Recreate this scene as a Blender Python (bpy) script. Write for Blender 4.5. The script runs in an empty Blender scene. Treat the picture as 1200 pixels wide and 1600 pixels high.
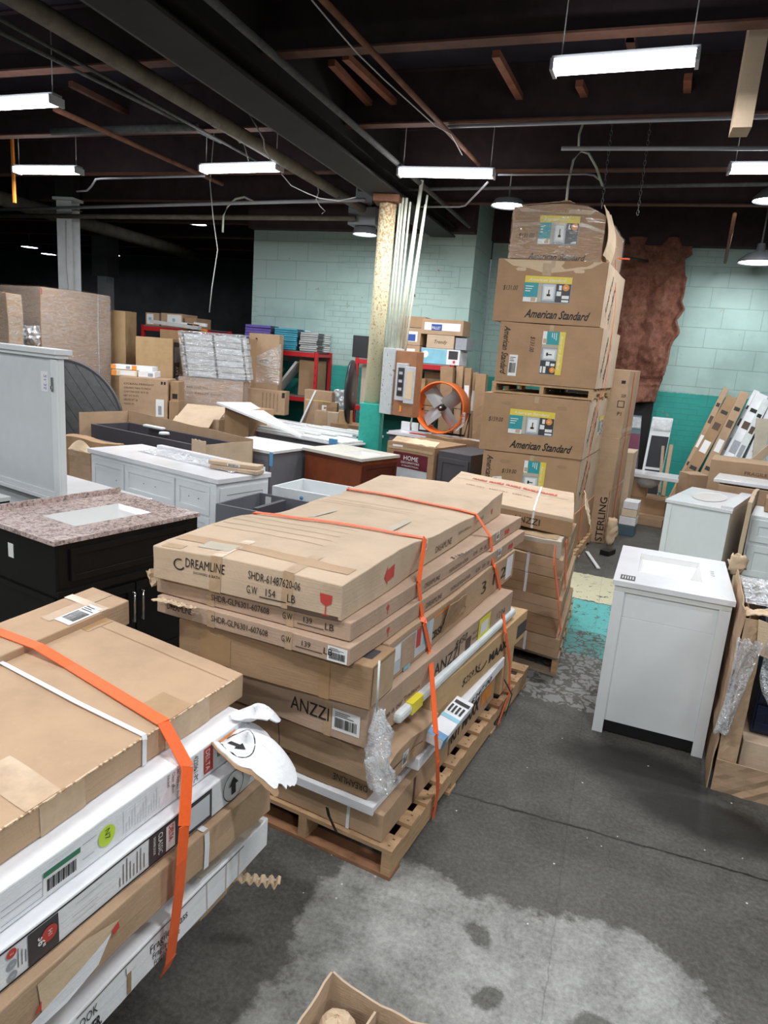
import bpy, bmesh, math, random
from mathutils import Vector, Matrix, noise
PI = math.pi
C = bpy.context.scene.collection
scn = bpy.context.scene

# ------------------------------------------------------------------ camera
F_PX, HOR, ROLL, YAW, EYE = 1075.0, -248.0, 4.5, 18.4, 1.95
_r = math.radians(ROLL); _p = math.atan2(-HOR, F_PX); _y = math.radians(YAW)
_up = Vector((math.sin(_r)*math.cos(_p), -math.cos(_r)*math.cos(_p), -math.sin(_p)))
_fw = (Vector((0, 0, 1)) - _up*_up.z).normalized()
_rt = Vector((math.cos(_r), math.sin(_r), 0))
_BY = math.sin(_y)*_rt + math.cos(_y)*_fw
_BX = math.cos(_y)*_rt - math.sin(_y)*_fw
def ray(u, v):
    d = Vector(((u-600)/F_PX, (v-800)/F_PX, 1))
    return Vector((_BX.dot(d), _BY.dot(d), _up.dot(d)))
def atz(u, v, z):
    d = ray(u, v); t = (z-EYE)/d.z
    return Vector((d.x*t, d.y*t, z))
def aty(u, v, y):
    d = ray(u, v); t = y/d.y
    return Vector((d.x*t, y, EYE+d.z*t))
cam_d = bpy.data.cameras.new('camera'); cam = bpy.data.objects.new('camera', cam_d); C.objects.link(cam)
cam_d.sensor_fit = 'HORIZONTAL'; cam_d.sensor_width = 36; cam_d.lens = 36*F_PX/1200
cam_d.clip_start = 0.05; cam_d.clip_end = 100
R3 = Matrix((( _BX.x, -_BX.y, -_BX.z), (_BY.x, -_BY.y, -_BY.z), (_up.x, -_up.y, -_up.z)))
cam.matrix_world = Matrix.Translation((0, 0, EYE)) @ R3.to_4x4()
scn.camera = cam
_Rt = Vector((R3[0][0], R3[1][0], R3[2][0])); _Dn = -Vector((R3[0][1], R3[1][1], R3[2][1])); _Fw = -Vector((R3[0][2], R3[1][2], R3[2][2]))
def px_of(p):
    d = Vector(p)-Vector((0, 0, EYE)); return (600+F_PX*d.dot(_Rt)/d.dot(_Fw), 800+F_PX*d.dot(_Dn)/d.dot(_Fw))
# ------------------------------------------------------------------ world, exposure
w = bpy.data.worlds.new('world'); scn.world = w; w.use_nodes = True
w.node_tree.nodes['Background'].inputs[0].default_value = (0.62, 0.7, 0.8, 1)
w.node_tree.nodes['Background'].inputs[1].default_value = 0.12
scn.view_settings.view_transform = 'Standard'; scn.view_settings.look = 'None'
scn.view_settings.gamma = 1; scn.view_settings.use_curve_mapping = False
scn.view_settings.exposure = 0.52
LAMP_W = 34.0        # watts of each strip light
scn.cycles.max_bounces = 6

# ------------------------------------------------------------------ materials
MATS = {}
class NT:
    def __init__(s, name):
        s.m = bpy.data.materials.new(name); s.m.use_nodes = True
        s.t = s.m.node_tree; s.b = s.t.nodes['Principled BSDF']; s.out = s.t.nodes['Material Output']
        MATS[name] = s.m
        s.tc = s.n('ShaderNodeTexCoord')
    def n(s, typ, **kw):
        nd = s.t.nodes.new(typ)
        for k, v in kw.items(): setattr(nd, k, v)
        return nd
    def l(s, a, b): s.t.links.new(a, b)
    def val(s, x):
        return x
    def math(s, op, a, b=None, clamp=False):
        nd = s.n('ShaderNodeMath', operation=op, use_clamp=clamp)
        for i, q in enumerate((a, b)):
            if q is None: continue
            if isinstance(q, (int, float)): nd.inputs[i].default_value = q
            else: s.l(q, nd.inputs[i])
        return nd.outputs[0]
    def noise(s, scale, detail=4, rough=.6, co=None, dist=0, out='Fac'):
        nd = s.n('ShaderNodeTexNoise'); nd.inputs['Scale'].default_value = scale
        nd.inputs['Detail'].default_value = detail; nd.inputs['Roughness'].default_value = rough
        nd.inputs['Distortion'].default_value = dist
        s.l(co or s.tc.outputs['Object'], nd.inputs['Vector']); return nd.outputs[out]
    def ramp(s, fac, stops):
        nd = s.n('ShaderNodeValToRGB'); cr = nd.color_ramp
        while len(cr.elements) < len(stops): cr.elements.new(.5)
        for e, (p, c) in zip(cr.elements, stops):
            e.position = p; e.color = (*c, 1) if len(c) == 3 else c
        s.l(fac, nd.inputs[0]); return nd.outputs[0]
    def mix(s, fac, a, b, mode='MIX'):
        nd = s.n('ShaderNodeMix', data_type='RGBA', blend_type=mode)
        for i, q in ((0, fac), (6, a), (7, b)):
            if isinstance(q, (int, float)): nd.inputs[i].default_value = q
            elif isinstance(q, tuple): nd.inputs[i].default_value = (*q, 1)
            else: s.l(q, nd.inputs[i])
        return nd.outputs[2]
    def color(s, c):
        if isinstance(c, tuple): s.b.inputs['Base Color'].default_value = (*c, 1)
        else: s.l(c, s.b.inputs['Base Color'])
    def rough(s, v):
        if isinstance(v, float): s.b.inputs['Roughness'].default_value = v
        else: s.l(v, s.b.inputs['Roughness'])
    def bump(s, h, strength=.3, dist=.01):
        nd = s.n('ShaderNodeBump'); nd.inputs['Strength'].default_value = strength
        nd.inputs['Distance'].default_value = dist; s.l(h, nd.inputs['Height'])
        s.l(nd.outputs[0], s.b.inputs['Normal'])
def sc(c, k): return tuple(min(1, x*k) for x in c)

def cardboard(name, c, flute=True):
    s = NT(name)
    n1 = s.noise(5, 5, .6); n2 = s.noise(42, 3, .7); n3 = s.noise(1.3, 3, .5)
    a = s.ramp(n1, [(.25, sc(c, .84)), (.5, c), (.8, sc(c, 1.12))])
    mp = s.n('ShaderNodeMapping'); mp.inputs['Scale'].default_value = (1.5, 1.5, 90)
    s.l(s.tc.outputs['Object'], mp.inputs[0])
    n4 = s.noise(2, 2, .5, mp.outputs[0])
    a = s.mix(.07, a, s.ramp(n4, [(.3, sc(c, .62)), (.7, sc(c, 1.25))]))
    a = s.mix(s.math('MULTIPLY', s.ramp(n2, [(.62, (0, 0, 0)), (.75, (1, 1, 1))]), .25), a, sc(c, 1.3))
    a = s.mix(s.math('MULTIPLY', s.ramp(n3, [(.55, (0, 0, 0)), (.7, (1, 1, 1))]), .22), a, sc(c, .7))
    s.color(a); s.rough(.78); s.b.inputs['Specular IOR Level'].default_value = .25
    if flute:
        h = s.math('ADD', s.math('MULTIPLY', n4, .18), s.math('ADD', n1, s.math('MULTIPLY', n2, .25)))
        s.bump(h, .35, .012)
cardboard('card', (.46, .312, .20))
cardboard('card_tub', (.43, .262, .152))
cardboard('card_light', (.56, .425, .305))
cardboard('card_dark', (.37, .235, .135))
cardboard('card_pink', (.47, .33, .24))
cardboard('card_yellow', (.58, .39, .21))
cardboard('card_torn', (.66, .50, .34))
cardboard('paper_grey', (.52, .46, .37))
cardboard('white_card', (.80, .81, .84))
cardboard('cream_card', (.74, .62, .46))

def plain(name, c, r=.5, metal=0., var=.12, bump=0., scale=8, spec=.5):
    s = NT(name)
    n = s.noise(scale, 4, .6)
    s.color(s.ramp(n, [(.3, sc(c, 1-var)), (.7, sc(c, 1+var*.6))]))
    s.b.inputs['Roughness'].default_value = r; s.b.inputs['Metallic'].default_value = metal
    s.b.inputs['Specular IOR Level'].default_value = spec
    if bump: s.bump(s.noise(scale*6, 4, .6), bump, .004)
plain('ink', (.015, .013, .013), .6, var=.1)
plain('ink_brown', (.10, .06, .04), .7)
plain('ink_red', (.55, .06, .05), .6)
plain('ink_white', (.85, .85, .82), .6)
plain('paper', (.82, .82, .82), .6, var=.03)
plain('label_yellow', (.78, .60, .07), .45, var=.05)
plain('label_teal', (.03, .32, .36), .45, var=.05)
plain('label_grey', (.34, .36, .40), .45, var=.15, scale=30)
plain('label_lightgrey', (.55, .58, .62), .45, var=.1)
plain('label_dark', (.05, .045, .05), .45)
plain('label_orange', (.85, .30, .05), .45)
plain('label_green', (.03, .20, .11), .45)
plain('cream_top', (.60, .57, .51), .4)
plain('blade_grey', (.36, .36, .37), .35, .15)
plain('label_lime', (.55, .75, .05), .45)
plain('label_blue', (.10, .30, .55), .45)
plain('label_navy', (.03, .08, .33), .45)
plain('label_sky', (.25, .55, .68), .45)
plain('label_maroon', (.13, .02, .03), .45)
plain('label_brightyellow', (.85, .75, .03), .45)
plain('tape_brown', (.40, .245, .125), .4, var=.12, scale=12)
plain('tape_clear', (.50, .35, .22), .30, var=.15, scale=25)
plain('tape_yellow', (.75, .62, .2), .4)
plain('strap_orange', (.92, .13, .02), .5, var=.06, scale=60, bump=.2)
plain('strap_white', (.75, .77, .80), .35, var=.08, scale=30)
plain('strap_black', (.012, .012, .012), .4)
plain('white_lacquer', (.76, .79, .81), .3, var=.025)
plain('white_marble', (.76, .76, .79), .18, var=.06, scale=5)
plain('basin_white', (.76, .76, .755), .15, var=.01)
plain('offwhite_board', (.68, .70, .68), .55, var=.06)
plain('mint_panel', (.63, .66, .68), .6, var=.04)
plain('grey_lacquer', (.15, .155, .175), .4, var=.06)
plain('dark_grey', (.075, .07, .08), .45, var=.1)
plain('navy', (.008, .014, .045), .35, var=.1)
plain('espresso', (.006, .006, .006), .28, var=.2)
plain('cherry', (.20, .045, .015), .35, var=.25, scale=5)
plain('cherry_dark', (.10, .02, .01), .35, var=.25, scale=5)
plain('chrome', (.8, .8, .8), .12, 1.0, var=.02)
plain('steel', (.55, .56, .58), .35, 1.0, var=.08)
plain('steel_dull', (.30, .30, .31), .5, .7, var=.15)
plain('black', (.006, .006, .006), .5)
plain('black_board', (.02, .02, .024), .4)
plain('purple', (.17, .12, .48), .45)
plain('cyan_card', (.06, .38, .52), .45)
plain('grey_card', (.45, .46, .46), .6)
plain('maroon_case', (.16, .02, .06), .4)
plain('teal_case', (.08, .14, .17), .4)
plain('black_mesh', (.012, .014, .02), .55, var=.4, scale=200)
plain('orange_paint', (.85, .16, .02), .4, var=.1)
plain('red_rack', (.50, .015, .02), .42, var=.12, scale=25)
plain('white_column', (.82, .84, .86), .5, var=.1, scale=6)
plain('charcoal_column', (.18, .17, .18), .6)
plain('conduit', (.42, .42, .46), .55, .2, var=.1)
plain('conduit_painted', (.62, .64, .53), .6, var=.1, scale=15)
plain('panel_grey', (.50, .52, .54), .6, var=.15, scale=12)
plain('box_wood', (.34, .15, .07), .6, var=.2)
plain('lightblue_sheet', (.33, .52, .60), .35, var=.15, scale=3)
plain('grey_slate', (.105, .108, .112), .6, var=.2, scale=14, bump=.1)
plain('red_strip', (.7, .03, .03), .4)
plain('wire', (.45, .43, .42), .5)
plain('foam', (.72, .76, .76), .7)
plain('pipe_rust', (.20, .085, .045), .8, var=.35, scale=9, bump=.3)
plain('pipe_olive', (.16, .14, .105), .75, var=.35, scale=7, bump=.3)
plain('pipe_grey', (.085, .085, .085), .75, var=.35, scale=20, bump=.3)
plain('beam_brown', (.040, .021, .025), .8, var=.35, scale=6)  # brown beams, with the purple lens haze tinted into the colour
plain('beam_black', (.016, .014, .014), .8, var=.3, scale=4)
plain('flange_rust', (.12, .05, .032), .8, var=.3, scale=9)
plain('brace_orange', (.30, .11, .06), .8, var=.25, scale=12)
plain('deck_dark', (.022, .016, .028), .9, var=.4, scale=3)  # purple of the lens haze is mixed into the dark ceiling colour
plain('lamp_shade', (.25, .26, .28), .5, .3)
plain('lamp_end', (.5, .5, .55), .4)

def emit(name, c, k):
    s = NT(name); s.t.nodes.remove(s.b)
    e = s.n('ShaderNodeEmission'); e.inputs[0].default_value = (*c, 1); e.inputs[1].default_value = k
    s.l(e.outputs[0], s.out.inputs[0])
emit('tube_glow', (.95, .98, 1), 14)
emit('round_glow', (.92, .98, 1), 10)

def wrap(name, lo, hi, tint=(.9, .92, .95), scale=9, stretch=(1, 1, 5), rough=.12):
    s = NT(name); s.t.nodes.remove(s.b)
    mp = s.n('ShaderNodeMapping'); mp.inputs['Scale'].default_value = stretch
    s.l(s.tc.outputs['Object'], mp.inputs[0])
    n = s.noise(scale, 5, .65, mp.outputs[0], 1.2)
    rid = s.ramp(n, [(.40, (lo,)*3), (.50, (hi,)*3), (.56, (lo,)*3), (.70, (lo*2,)*3)])
    g = s.n('ShaderNodeBsdfGlossy'); g.inputs['Roughness'].default_value = rough; g.inputs[0].default_value = (1, 1, 1, 1)
    d = s.n('ShaderNodeBsdfDiffuse'); d.inputs[0].default_value = (*tint, 1)
    m1 = s.n('ShaderNodeMixShader'); m1.inputs[0].default_value = .5; s.l(g.outputs[0], m1.inputs[1]); s.l(d.outputs[0], m1.inputs[2])
    b = s.n('ShaderNodeBump'); b.inputs['Strength'].default_value = .8; b.inputs['Distance'].default_value = .02
    s.l(n, b.inputs['Height']); s.l(b.outputs[0], g.inputs['Normal'])
    t = s.n('ShaderNodeBsdfTransparent')
    m2 = s.n('ShaderNodeMixShader'); s.l(rid, m2.inputs[0]); s.l(t.outputs[0], m2.inputs[1]); s.l(m1.outputs[0], m2.inputs[2])
    s.l(m2.outputs[0], s.out.inputs[0])
wrap('stretch_film', .045, .42, scale=4.5, stretch=(1, 1, 6))
wrap('thin_film', .02, .22, scale=5, stretch=(1, 1, 5))
wrap('crumpled_film', .14, .75, scale=22, stretch=(1, 1, 1.6))
wrap('milky_film', .35, .8, scale=8, stretch=(1, 1, 2))

def wood(name, c):
    s = NT(name)
    mp = s.n('ShaderNodeMapping'); mp.inputs['Scale'].default_value = (3, 3, 30)
    s.l(s.tc.outputs['Object'], mp.inputs[0])
    n = s.noise(4, 5, .65, mp.outputs[0], .6); n2 = s.noise(9, 4, .6); n3 = s.noise(2.2, 3, .6)
    a = s.ramp(n, [(.3, sc(c, .68)), (.5, c), (.75, sc(c, 1.2))])
    a = s.mix(s.math('MULTIPLY', s.ramp(n3, [(.5, (0, 0, 0)), (.72, (1, 1, 1))]), .5), a, sc(c, .5))
    a = s.mix(s.math('MULTIPLY', s.ramp(n2, [(.60, (0, 0, 0)), (.72, (1, 1, 1))]), .3), a, (.2, .14, .09))
    s.color(a); s.rough(.8); s.bump(n, .3, .006)
wood('pallet_wood', (.52, .33, .18))
wood('pallet_wood_grey', (.36, .28, .20))
wood('pallet_wood_red', (.33, .16, .08))

def granite():
    s = NT('granite')
    v = s.n('ShaderNodeTexVoronoi'); v.inputs['Scale'].default_value = 55; s.l(s.tc.outputs['Object'], v.inputs['Vector'])
    n = s.noise(38, 4, .7); n2 = s.noise(70, 3, .7)
    a = s.ramp(n, [(.36, (.03, .02, .025)), (.43, (.22, .12, .11)), (.5, (.50, .37, .34)), (.62, (.62, .50, .46)), (.75, (.35, .27, .27))])
    a = s.mix(.35, a, s.ramp(v.outputs['Distance'], [(.1, (.12, .08, .08)), (.5, (.7, .58, .54))]))
    a = s.mix(s.ramp(n2, [(.6, (0, 0, 0)), (.66, (1, 1, 1))]), a, (.02, .015, .02))
    s.color(a); s.rough(.22)
granite()

def rusty_pillar():
    s = NT('rusty_pillar')
    n = s.noise(40, 4, .7); n2 = s.noise(3, 4, .6)
    z = s.n('ShaderNodeSeparateXYZ'); s.l(s.tc.outputs['Object'], z.inputs[0])
    k = s.math('ADD', n, s.math('MULTIPLY', s.math('SUBTRACT', z.outputs['Z'], 2.6), .07))
    a = s.ramp(k, [(.53, (.62, .60, .42)), (.60, (.36, .17, .07))])
    a = s.mix(s.math('MULTIPLY', n2, .4), a, (.52, .42, .22))
    s.color(a); s.rough(.6)
rusty_pillar()
def chipped(name, c, chip=(.35, .16, .1), th=.68):
    s = NT(name)
    n = s.noise(14, 5, .7)
    s.color(s.ramp(n, [(.3, sc(c, .8)), (th-.04, c), (th, chip)])); s.rough(.55)
chipped('teal_paint', (.02, .38, .31), (.03, .12, .1))
chipped('speckled_grey', (.50, .53, .54), (.20, .13, .10), .64)

def block_wall():
    s = NT('painted_block_wall')
    geo = s.n('ShaderNodeNewGeometry')
    sp = s.n('ShaderNodeSeparateXYZ'); s.l(geo.outputs['Position'], sp.inputs[0])
    u = s.math('ADD', sp.outputs['X'], sp.outputs['Y'])
    cb = s.n('ShaderNodeCombineXYZ'); s.l(u, cb.inputs[0]); s.l(sp.outputs['Z'], cb.inputs[1])
    wob = s.noise(.9, 3, .6, geo.outputs['Position'])
    def brick(scale, wd, ht, mortar, off):
        b = s.n('ShaderNodeTexBrick'); b.offset = off
        b.inputs['Scale'].default_value = scale; b.inputs['Mortar Size'].default_value = mortar
        b.inputs['Mortar Smooth'].default_value = .3
        b.inputs['Brick Width'].default_value = wd; b.inputs['Row Height'].default_value = ht
        s.l(cb.outputs[0], b.inputs['Vector']); return b
    big = brick(1, .55, .30, .006, .37); small = brick(1, .24, .085, .004, .5)
    n = s.noise(1.1, 4, .6, geo.outputs['Position']); nf = s.noise(14, 5, .7, geo.outputs['Position'])
    selz = s.ramp(s.noise(.55, 2, .4, cb.outputs[0]), [(.52, (0, 0, 0)), (.54, (1, 1, 1))])
    mort = s.mix(selz, big.outputs['Fac'], small.outputs['Fac'])
    upper = s.ramp(n, [(.3, (.34, .48, .45)), (.5, (.43, .60, .56)), (.7, (.47, .63, .60))])
    lower = s.ramp(n, [(.3, (.02, .31, .27)), (.7, (.04, .42, .36))])
    zz = s.math('ADD', sp.outputs['Z'], s.math('MULTIPLY', s.noise(22, 2, .5, geo.outputs['Position']), .02))
    st = s.math('GREATER_THAN', zz, 1.70)
    a = s.mix(st, lower, upper)
    # mottled darker tone towards the top of the wall
    g = s.math('MULTIPLY', s.math('SUBTRACT', sp.outputs['Z'], 2.6, ), .35, True)
    a = s.mix(s.math('MULTIPLY', s.math('MULTIPLY', g, n), 1.1, True), a, (.16, .17, .14))
    a = s.mix(s.math('MULTIPLY', mort, .33), a, (.10, .15, .13))
    chipn = s.noise(5.5, 6, .75, geo.outputs['Position']); chipm = s.ramp(chipn, [(.655, (0, 0, 0)), (.665, (1, 1, 1))])
    bc = s.ramp(nf, [(.4, (.33, .13, .07)), (.55, (.48, .42, .37)), (.6, (.02, .02, .02))])
    a = s.mix(chipm, a, bc)
    s.color(a); s.rough(.55)
    s.bump(s.math('SUBTRACT', s.math('MULTIPLY', nf, .4), s.math('ADD', mort, s.math('MULTIPLY', chipm, .6))), .5, .012)
block_wall()
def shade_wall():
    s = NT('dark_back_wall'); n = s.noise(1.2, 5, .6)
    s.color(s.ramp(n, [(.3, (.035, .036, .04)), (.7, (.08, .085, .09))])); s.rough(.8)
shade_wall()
def insul():
    s = NT('insulation'); n = s.noise(3.2, 6, .7); n2 = s.noise(17, 6, .8)
    a = s.ramp(n, [(.3, (.13, .04, .025)), (.48, (.34, .13, .085)), (.7, (.52, .26, .19))])
    a = s.mix(.55, a, s.ramp(n2, [(.33, (.09, .03, .02)), (.55, (.38, .16, .10)), (.75, (.58, .33, .25))]))
    s.color(a); s.rough(.95); s.bump(s.math('ADD', n2, n), .9, .05)
insul()

def floor_mat():
    s = NT('concrete_floor')
    geo = s.n('ShaderNodeNewGeometry'); P = geo.outputs['Position']
    sp = s.n('ShaderNodeSeparateXYZ'); s.l(P, sp.inputs[0])
    def ell(cx, cy, rx, ry, ang=0):
        mp = s.n('ShaderNodeMapping', vector_type='TEXTURE')
        mp.inputs['Location'].default_value = (cx, cy, 0); mp.inputs['Rotation'].default_value = (0, 0, math.radians(ang))
        mp.inputs['Scale'].default_value = (rx, ry, 1e6); s.l(P, mp.inputs[0])
        ln = s.n('ShaderNodeVectorMath', operation='LENGTH'); s.l(mp.outputs[0], ln.inputs[0])
        return s.math('SUBTRACT', 1, ln.outputs['Value'])
    def union(ms):
        r = ms[0]
        for m in ms[1:]: r = s.math('MAXIMUM', r, m)
        return r
    n_big = s.noise(1.6, 5, .6, P); n_mid = s.noise(7, 6, .7, P); n_fine = s.noise(60, 4, .7, P); n_edge = s.noise(11, 6, .7, P)
    base = s.ramp(s.math('ADD', s.math('MULTIPLY', n_big, .5), s.math('MULTIPLY', n_mid, .5)),
                  [(.3, (.036, .034, .030)), (.48, (.080, .077, .068)), (.66, (.15, .145, .13))])
    base = s.mix(.38, base, s.ramp(n_fine, [(.35, (.025, .024, .021)), (.5, (.085, .083, .076)), (.7, (.19, .187, .175))]))
    # worn pale patch
    m = union([ell(-.47, 1.9, .36, .42, 20), ell(-.12, 1.85, .45, .40, 0), ell(.22, 1.98, .36, .33, 0), ell(-.3, 1.3, .55, .7), ell(.3, 1.4, .5, .8)])
    m = s.math('ADD', m, s.math('MULTIPLY', s.math('SUBTRACT', n_edge, .5), .55))
    cut = union([ell(-.21, 2.05, .065, .05, -35), ell(-.14, 1.83, .055, .05, 50), ell(.02, 1.60, .05, .05), ell(.18, 1.85, .09, .06)])
    cut = s.math('ADD', cut, s.math('MULTIPLY', s.math('SUBTRACT', n_edge, .5), 2.4))
    pm = s.ramp(m, [(.0, (0, 0, 0)), (.10, (.8,)*3), (.4, (1, 1, 1))])
    pm = s.math('MULTIPLY', pm, s.ramp(cut, [(-.0, (1, 1, 1)), (.35, (.15,)*3)]))
    pale = s.ramp(s.math('ADD', s.math('MULTIPLY', n_mid, .6), s.math('MULTIPLY', n_fine, .4)), [(.35, (.14, .14, .13)), (.5, (.29, .29, .275)), (.66, (.44, .44, .42))])
    a = s.mix(pm, base, pale)
    # dark floor stain, with the white vanity's shadow painted into it
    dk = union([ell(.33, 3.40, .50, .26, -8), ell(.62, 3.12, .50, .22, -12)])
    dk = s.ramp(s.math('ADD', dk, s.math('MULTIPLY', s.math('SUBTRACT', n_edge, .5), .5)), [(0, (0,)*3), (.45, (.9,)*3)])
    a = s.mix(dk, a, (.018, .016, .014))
    # worn painted bands across the aisle
    def band(y0, y1, x0, x1, wear):
        yy = s.math('ADD', sp.outputs['Y'], s.math('MULTIPLY', sp.outputs['X'], .06))
        yy = s.math('ADD', yy, s.math('MULTIPLY', s.math('SUBTRACT', n_edge, .5), .12))
        a1 = s.math('MULTIPLY', s.math('GREATER_THAN', yy, y0), s.math('LESS_THAN', yy, y1))
        a2 = s.math('MULTIPLY', s.math('GREATER_THAN', sp.outputs['X'], x0), s.math('LESS_THAN', sp.outputs['X'], x1))
        mm = s.math('MULTIPLY', a1, a2)
        v = s.n('ShaderNodeTexVoronoi', feature='DISTANCE_TO_EDGE'); v.inputs['Scale'].default_value = 13
        dn = s.noise(6, 3, .6, P, out='Color'); ad = s.n('ShaderNodeVectorMath', operation='ADD')
        mu = s.n('ShaderNodeVectorMath', operation='SCALE'); mu.inputs['Scale'].default_value = .25
        s.l(dn, mu.inputs[0]); s.l(P, ad.inputs[0]); s.l(mu.outputs[0], ad.inputs[1]); s.l(ad.outputs[0], v.inputs['Vector'])
        ck = s.ramp(s.math('SUBTRACT', v.outputs['Distance'], s.math('MULTIPLY', s.math('SUBTRACT', n_edge, wear), .7)), [(-.0, (0,)*3), (.05, (1,)*3)])
        return s.math('MULTIPLY', mm, ck)
    a = s.mix(band(5.95, 6.75, -1.6, 1.6, .58), a, (.56, .54, .38))
    a = s.mix(band(5.20, 5.93, -1.6, 1.6, .54), a, (.10, .42, .41))
    a = s.mix(s.math('MULTIPLY', band(4.72, 5.20, -1.6, 1.6, .43), .75), a, (.10, .38, .37))
    a = s.mix(s.math('MULTIPLY', band(3.9, 4.72, -1.6, 1.6, .37), .55), a, (.36, .37, .36))
    # joint crack
    ln = s.math('SUBTRACT', sp.outputs['Y'], 2.80)
    ln = s.math('ADD', ln, s.math('MULTIPLY', s.math('SUBTRACT', n_edge, .5), .035))
    cr = s.math('LESS_THAN', s.math('ABSOLUTE', ln), .0065)
    cr = s.math('MULTIPLY', cr, s.ramp(n_big, [(.3, (.35,)*3), (.55, (1,)*3)]))
    a = s.mix(cr, a, (.012, .012, .011))
    l2 = s.math('ABSOLUTE', s.math('SUBTRACT', sp.outputs['X'], s.math('ADD', .03, s.math('MULTIPLY', s.math('SUBTRACT', n_edge, .5), .03))))
    a = s.mix(s.math('MULTIPLY', s.math('LESS_THAN', l2, .0025), .25), a, (.02, .02, .018))
    # white paint specks
    v = s.n('ShaderNodeTexVoronoi'); v.inputs['Scale'].default_value = 16; s.l(P, v.inputs['Vector'])
    sk = s.math('MULTIPLY', s.math('LESS_THAN', v.outputs['Distance'], .07), s.math('GREATER_THAN', s.noise(3, 2, .5, P), .57))
    a = s.mix(sk, a, (.6, .6, .57))
    s.color(a); s.b.inputs['Specular IOR Level'].default_value = .35
    s.rough(s.ramp(n_mid, [(.3, (.42,)*3), (.7, (.72,)*3)]))
    s.bump(s.math('SUBTRACT', s.math('ADD', n_fine, n_mid), s.math('MULTIPLY', cr, 3)), .25, .008)
floor_mat()

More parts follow.
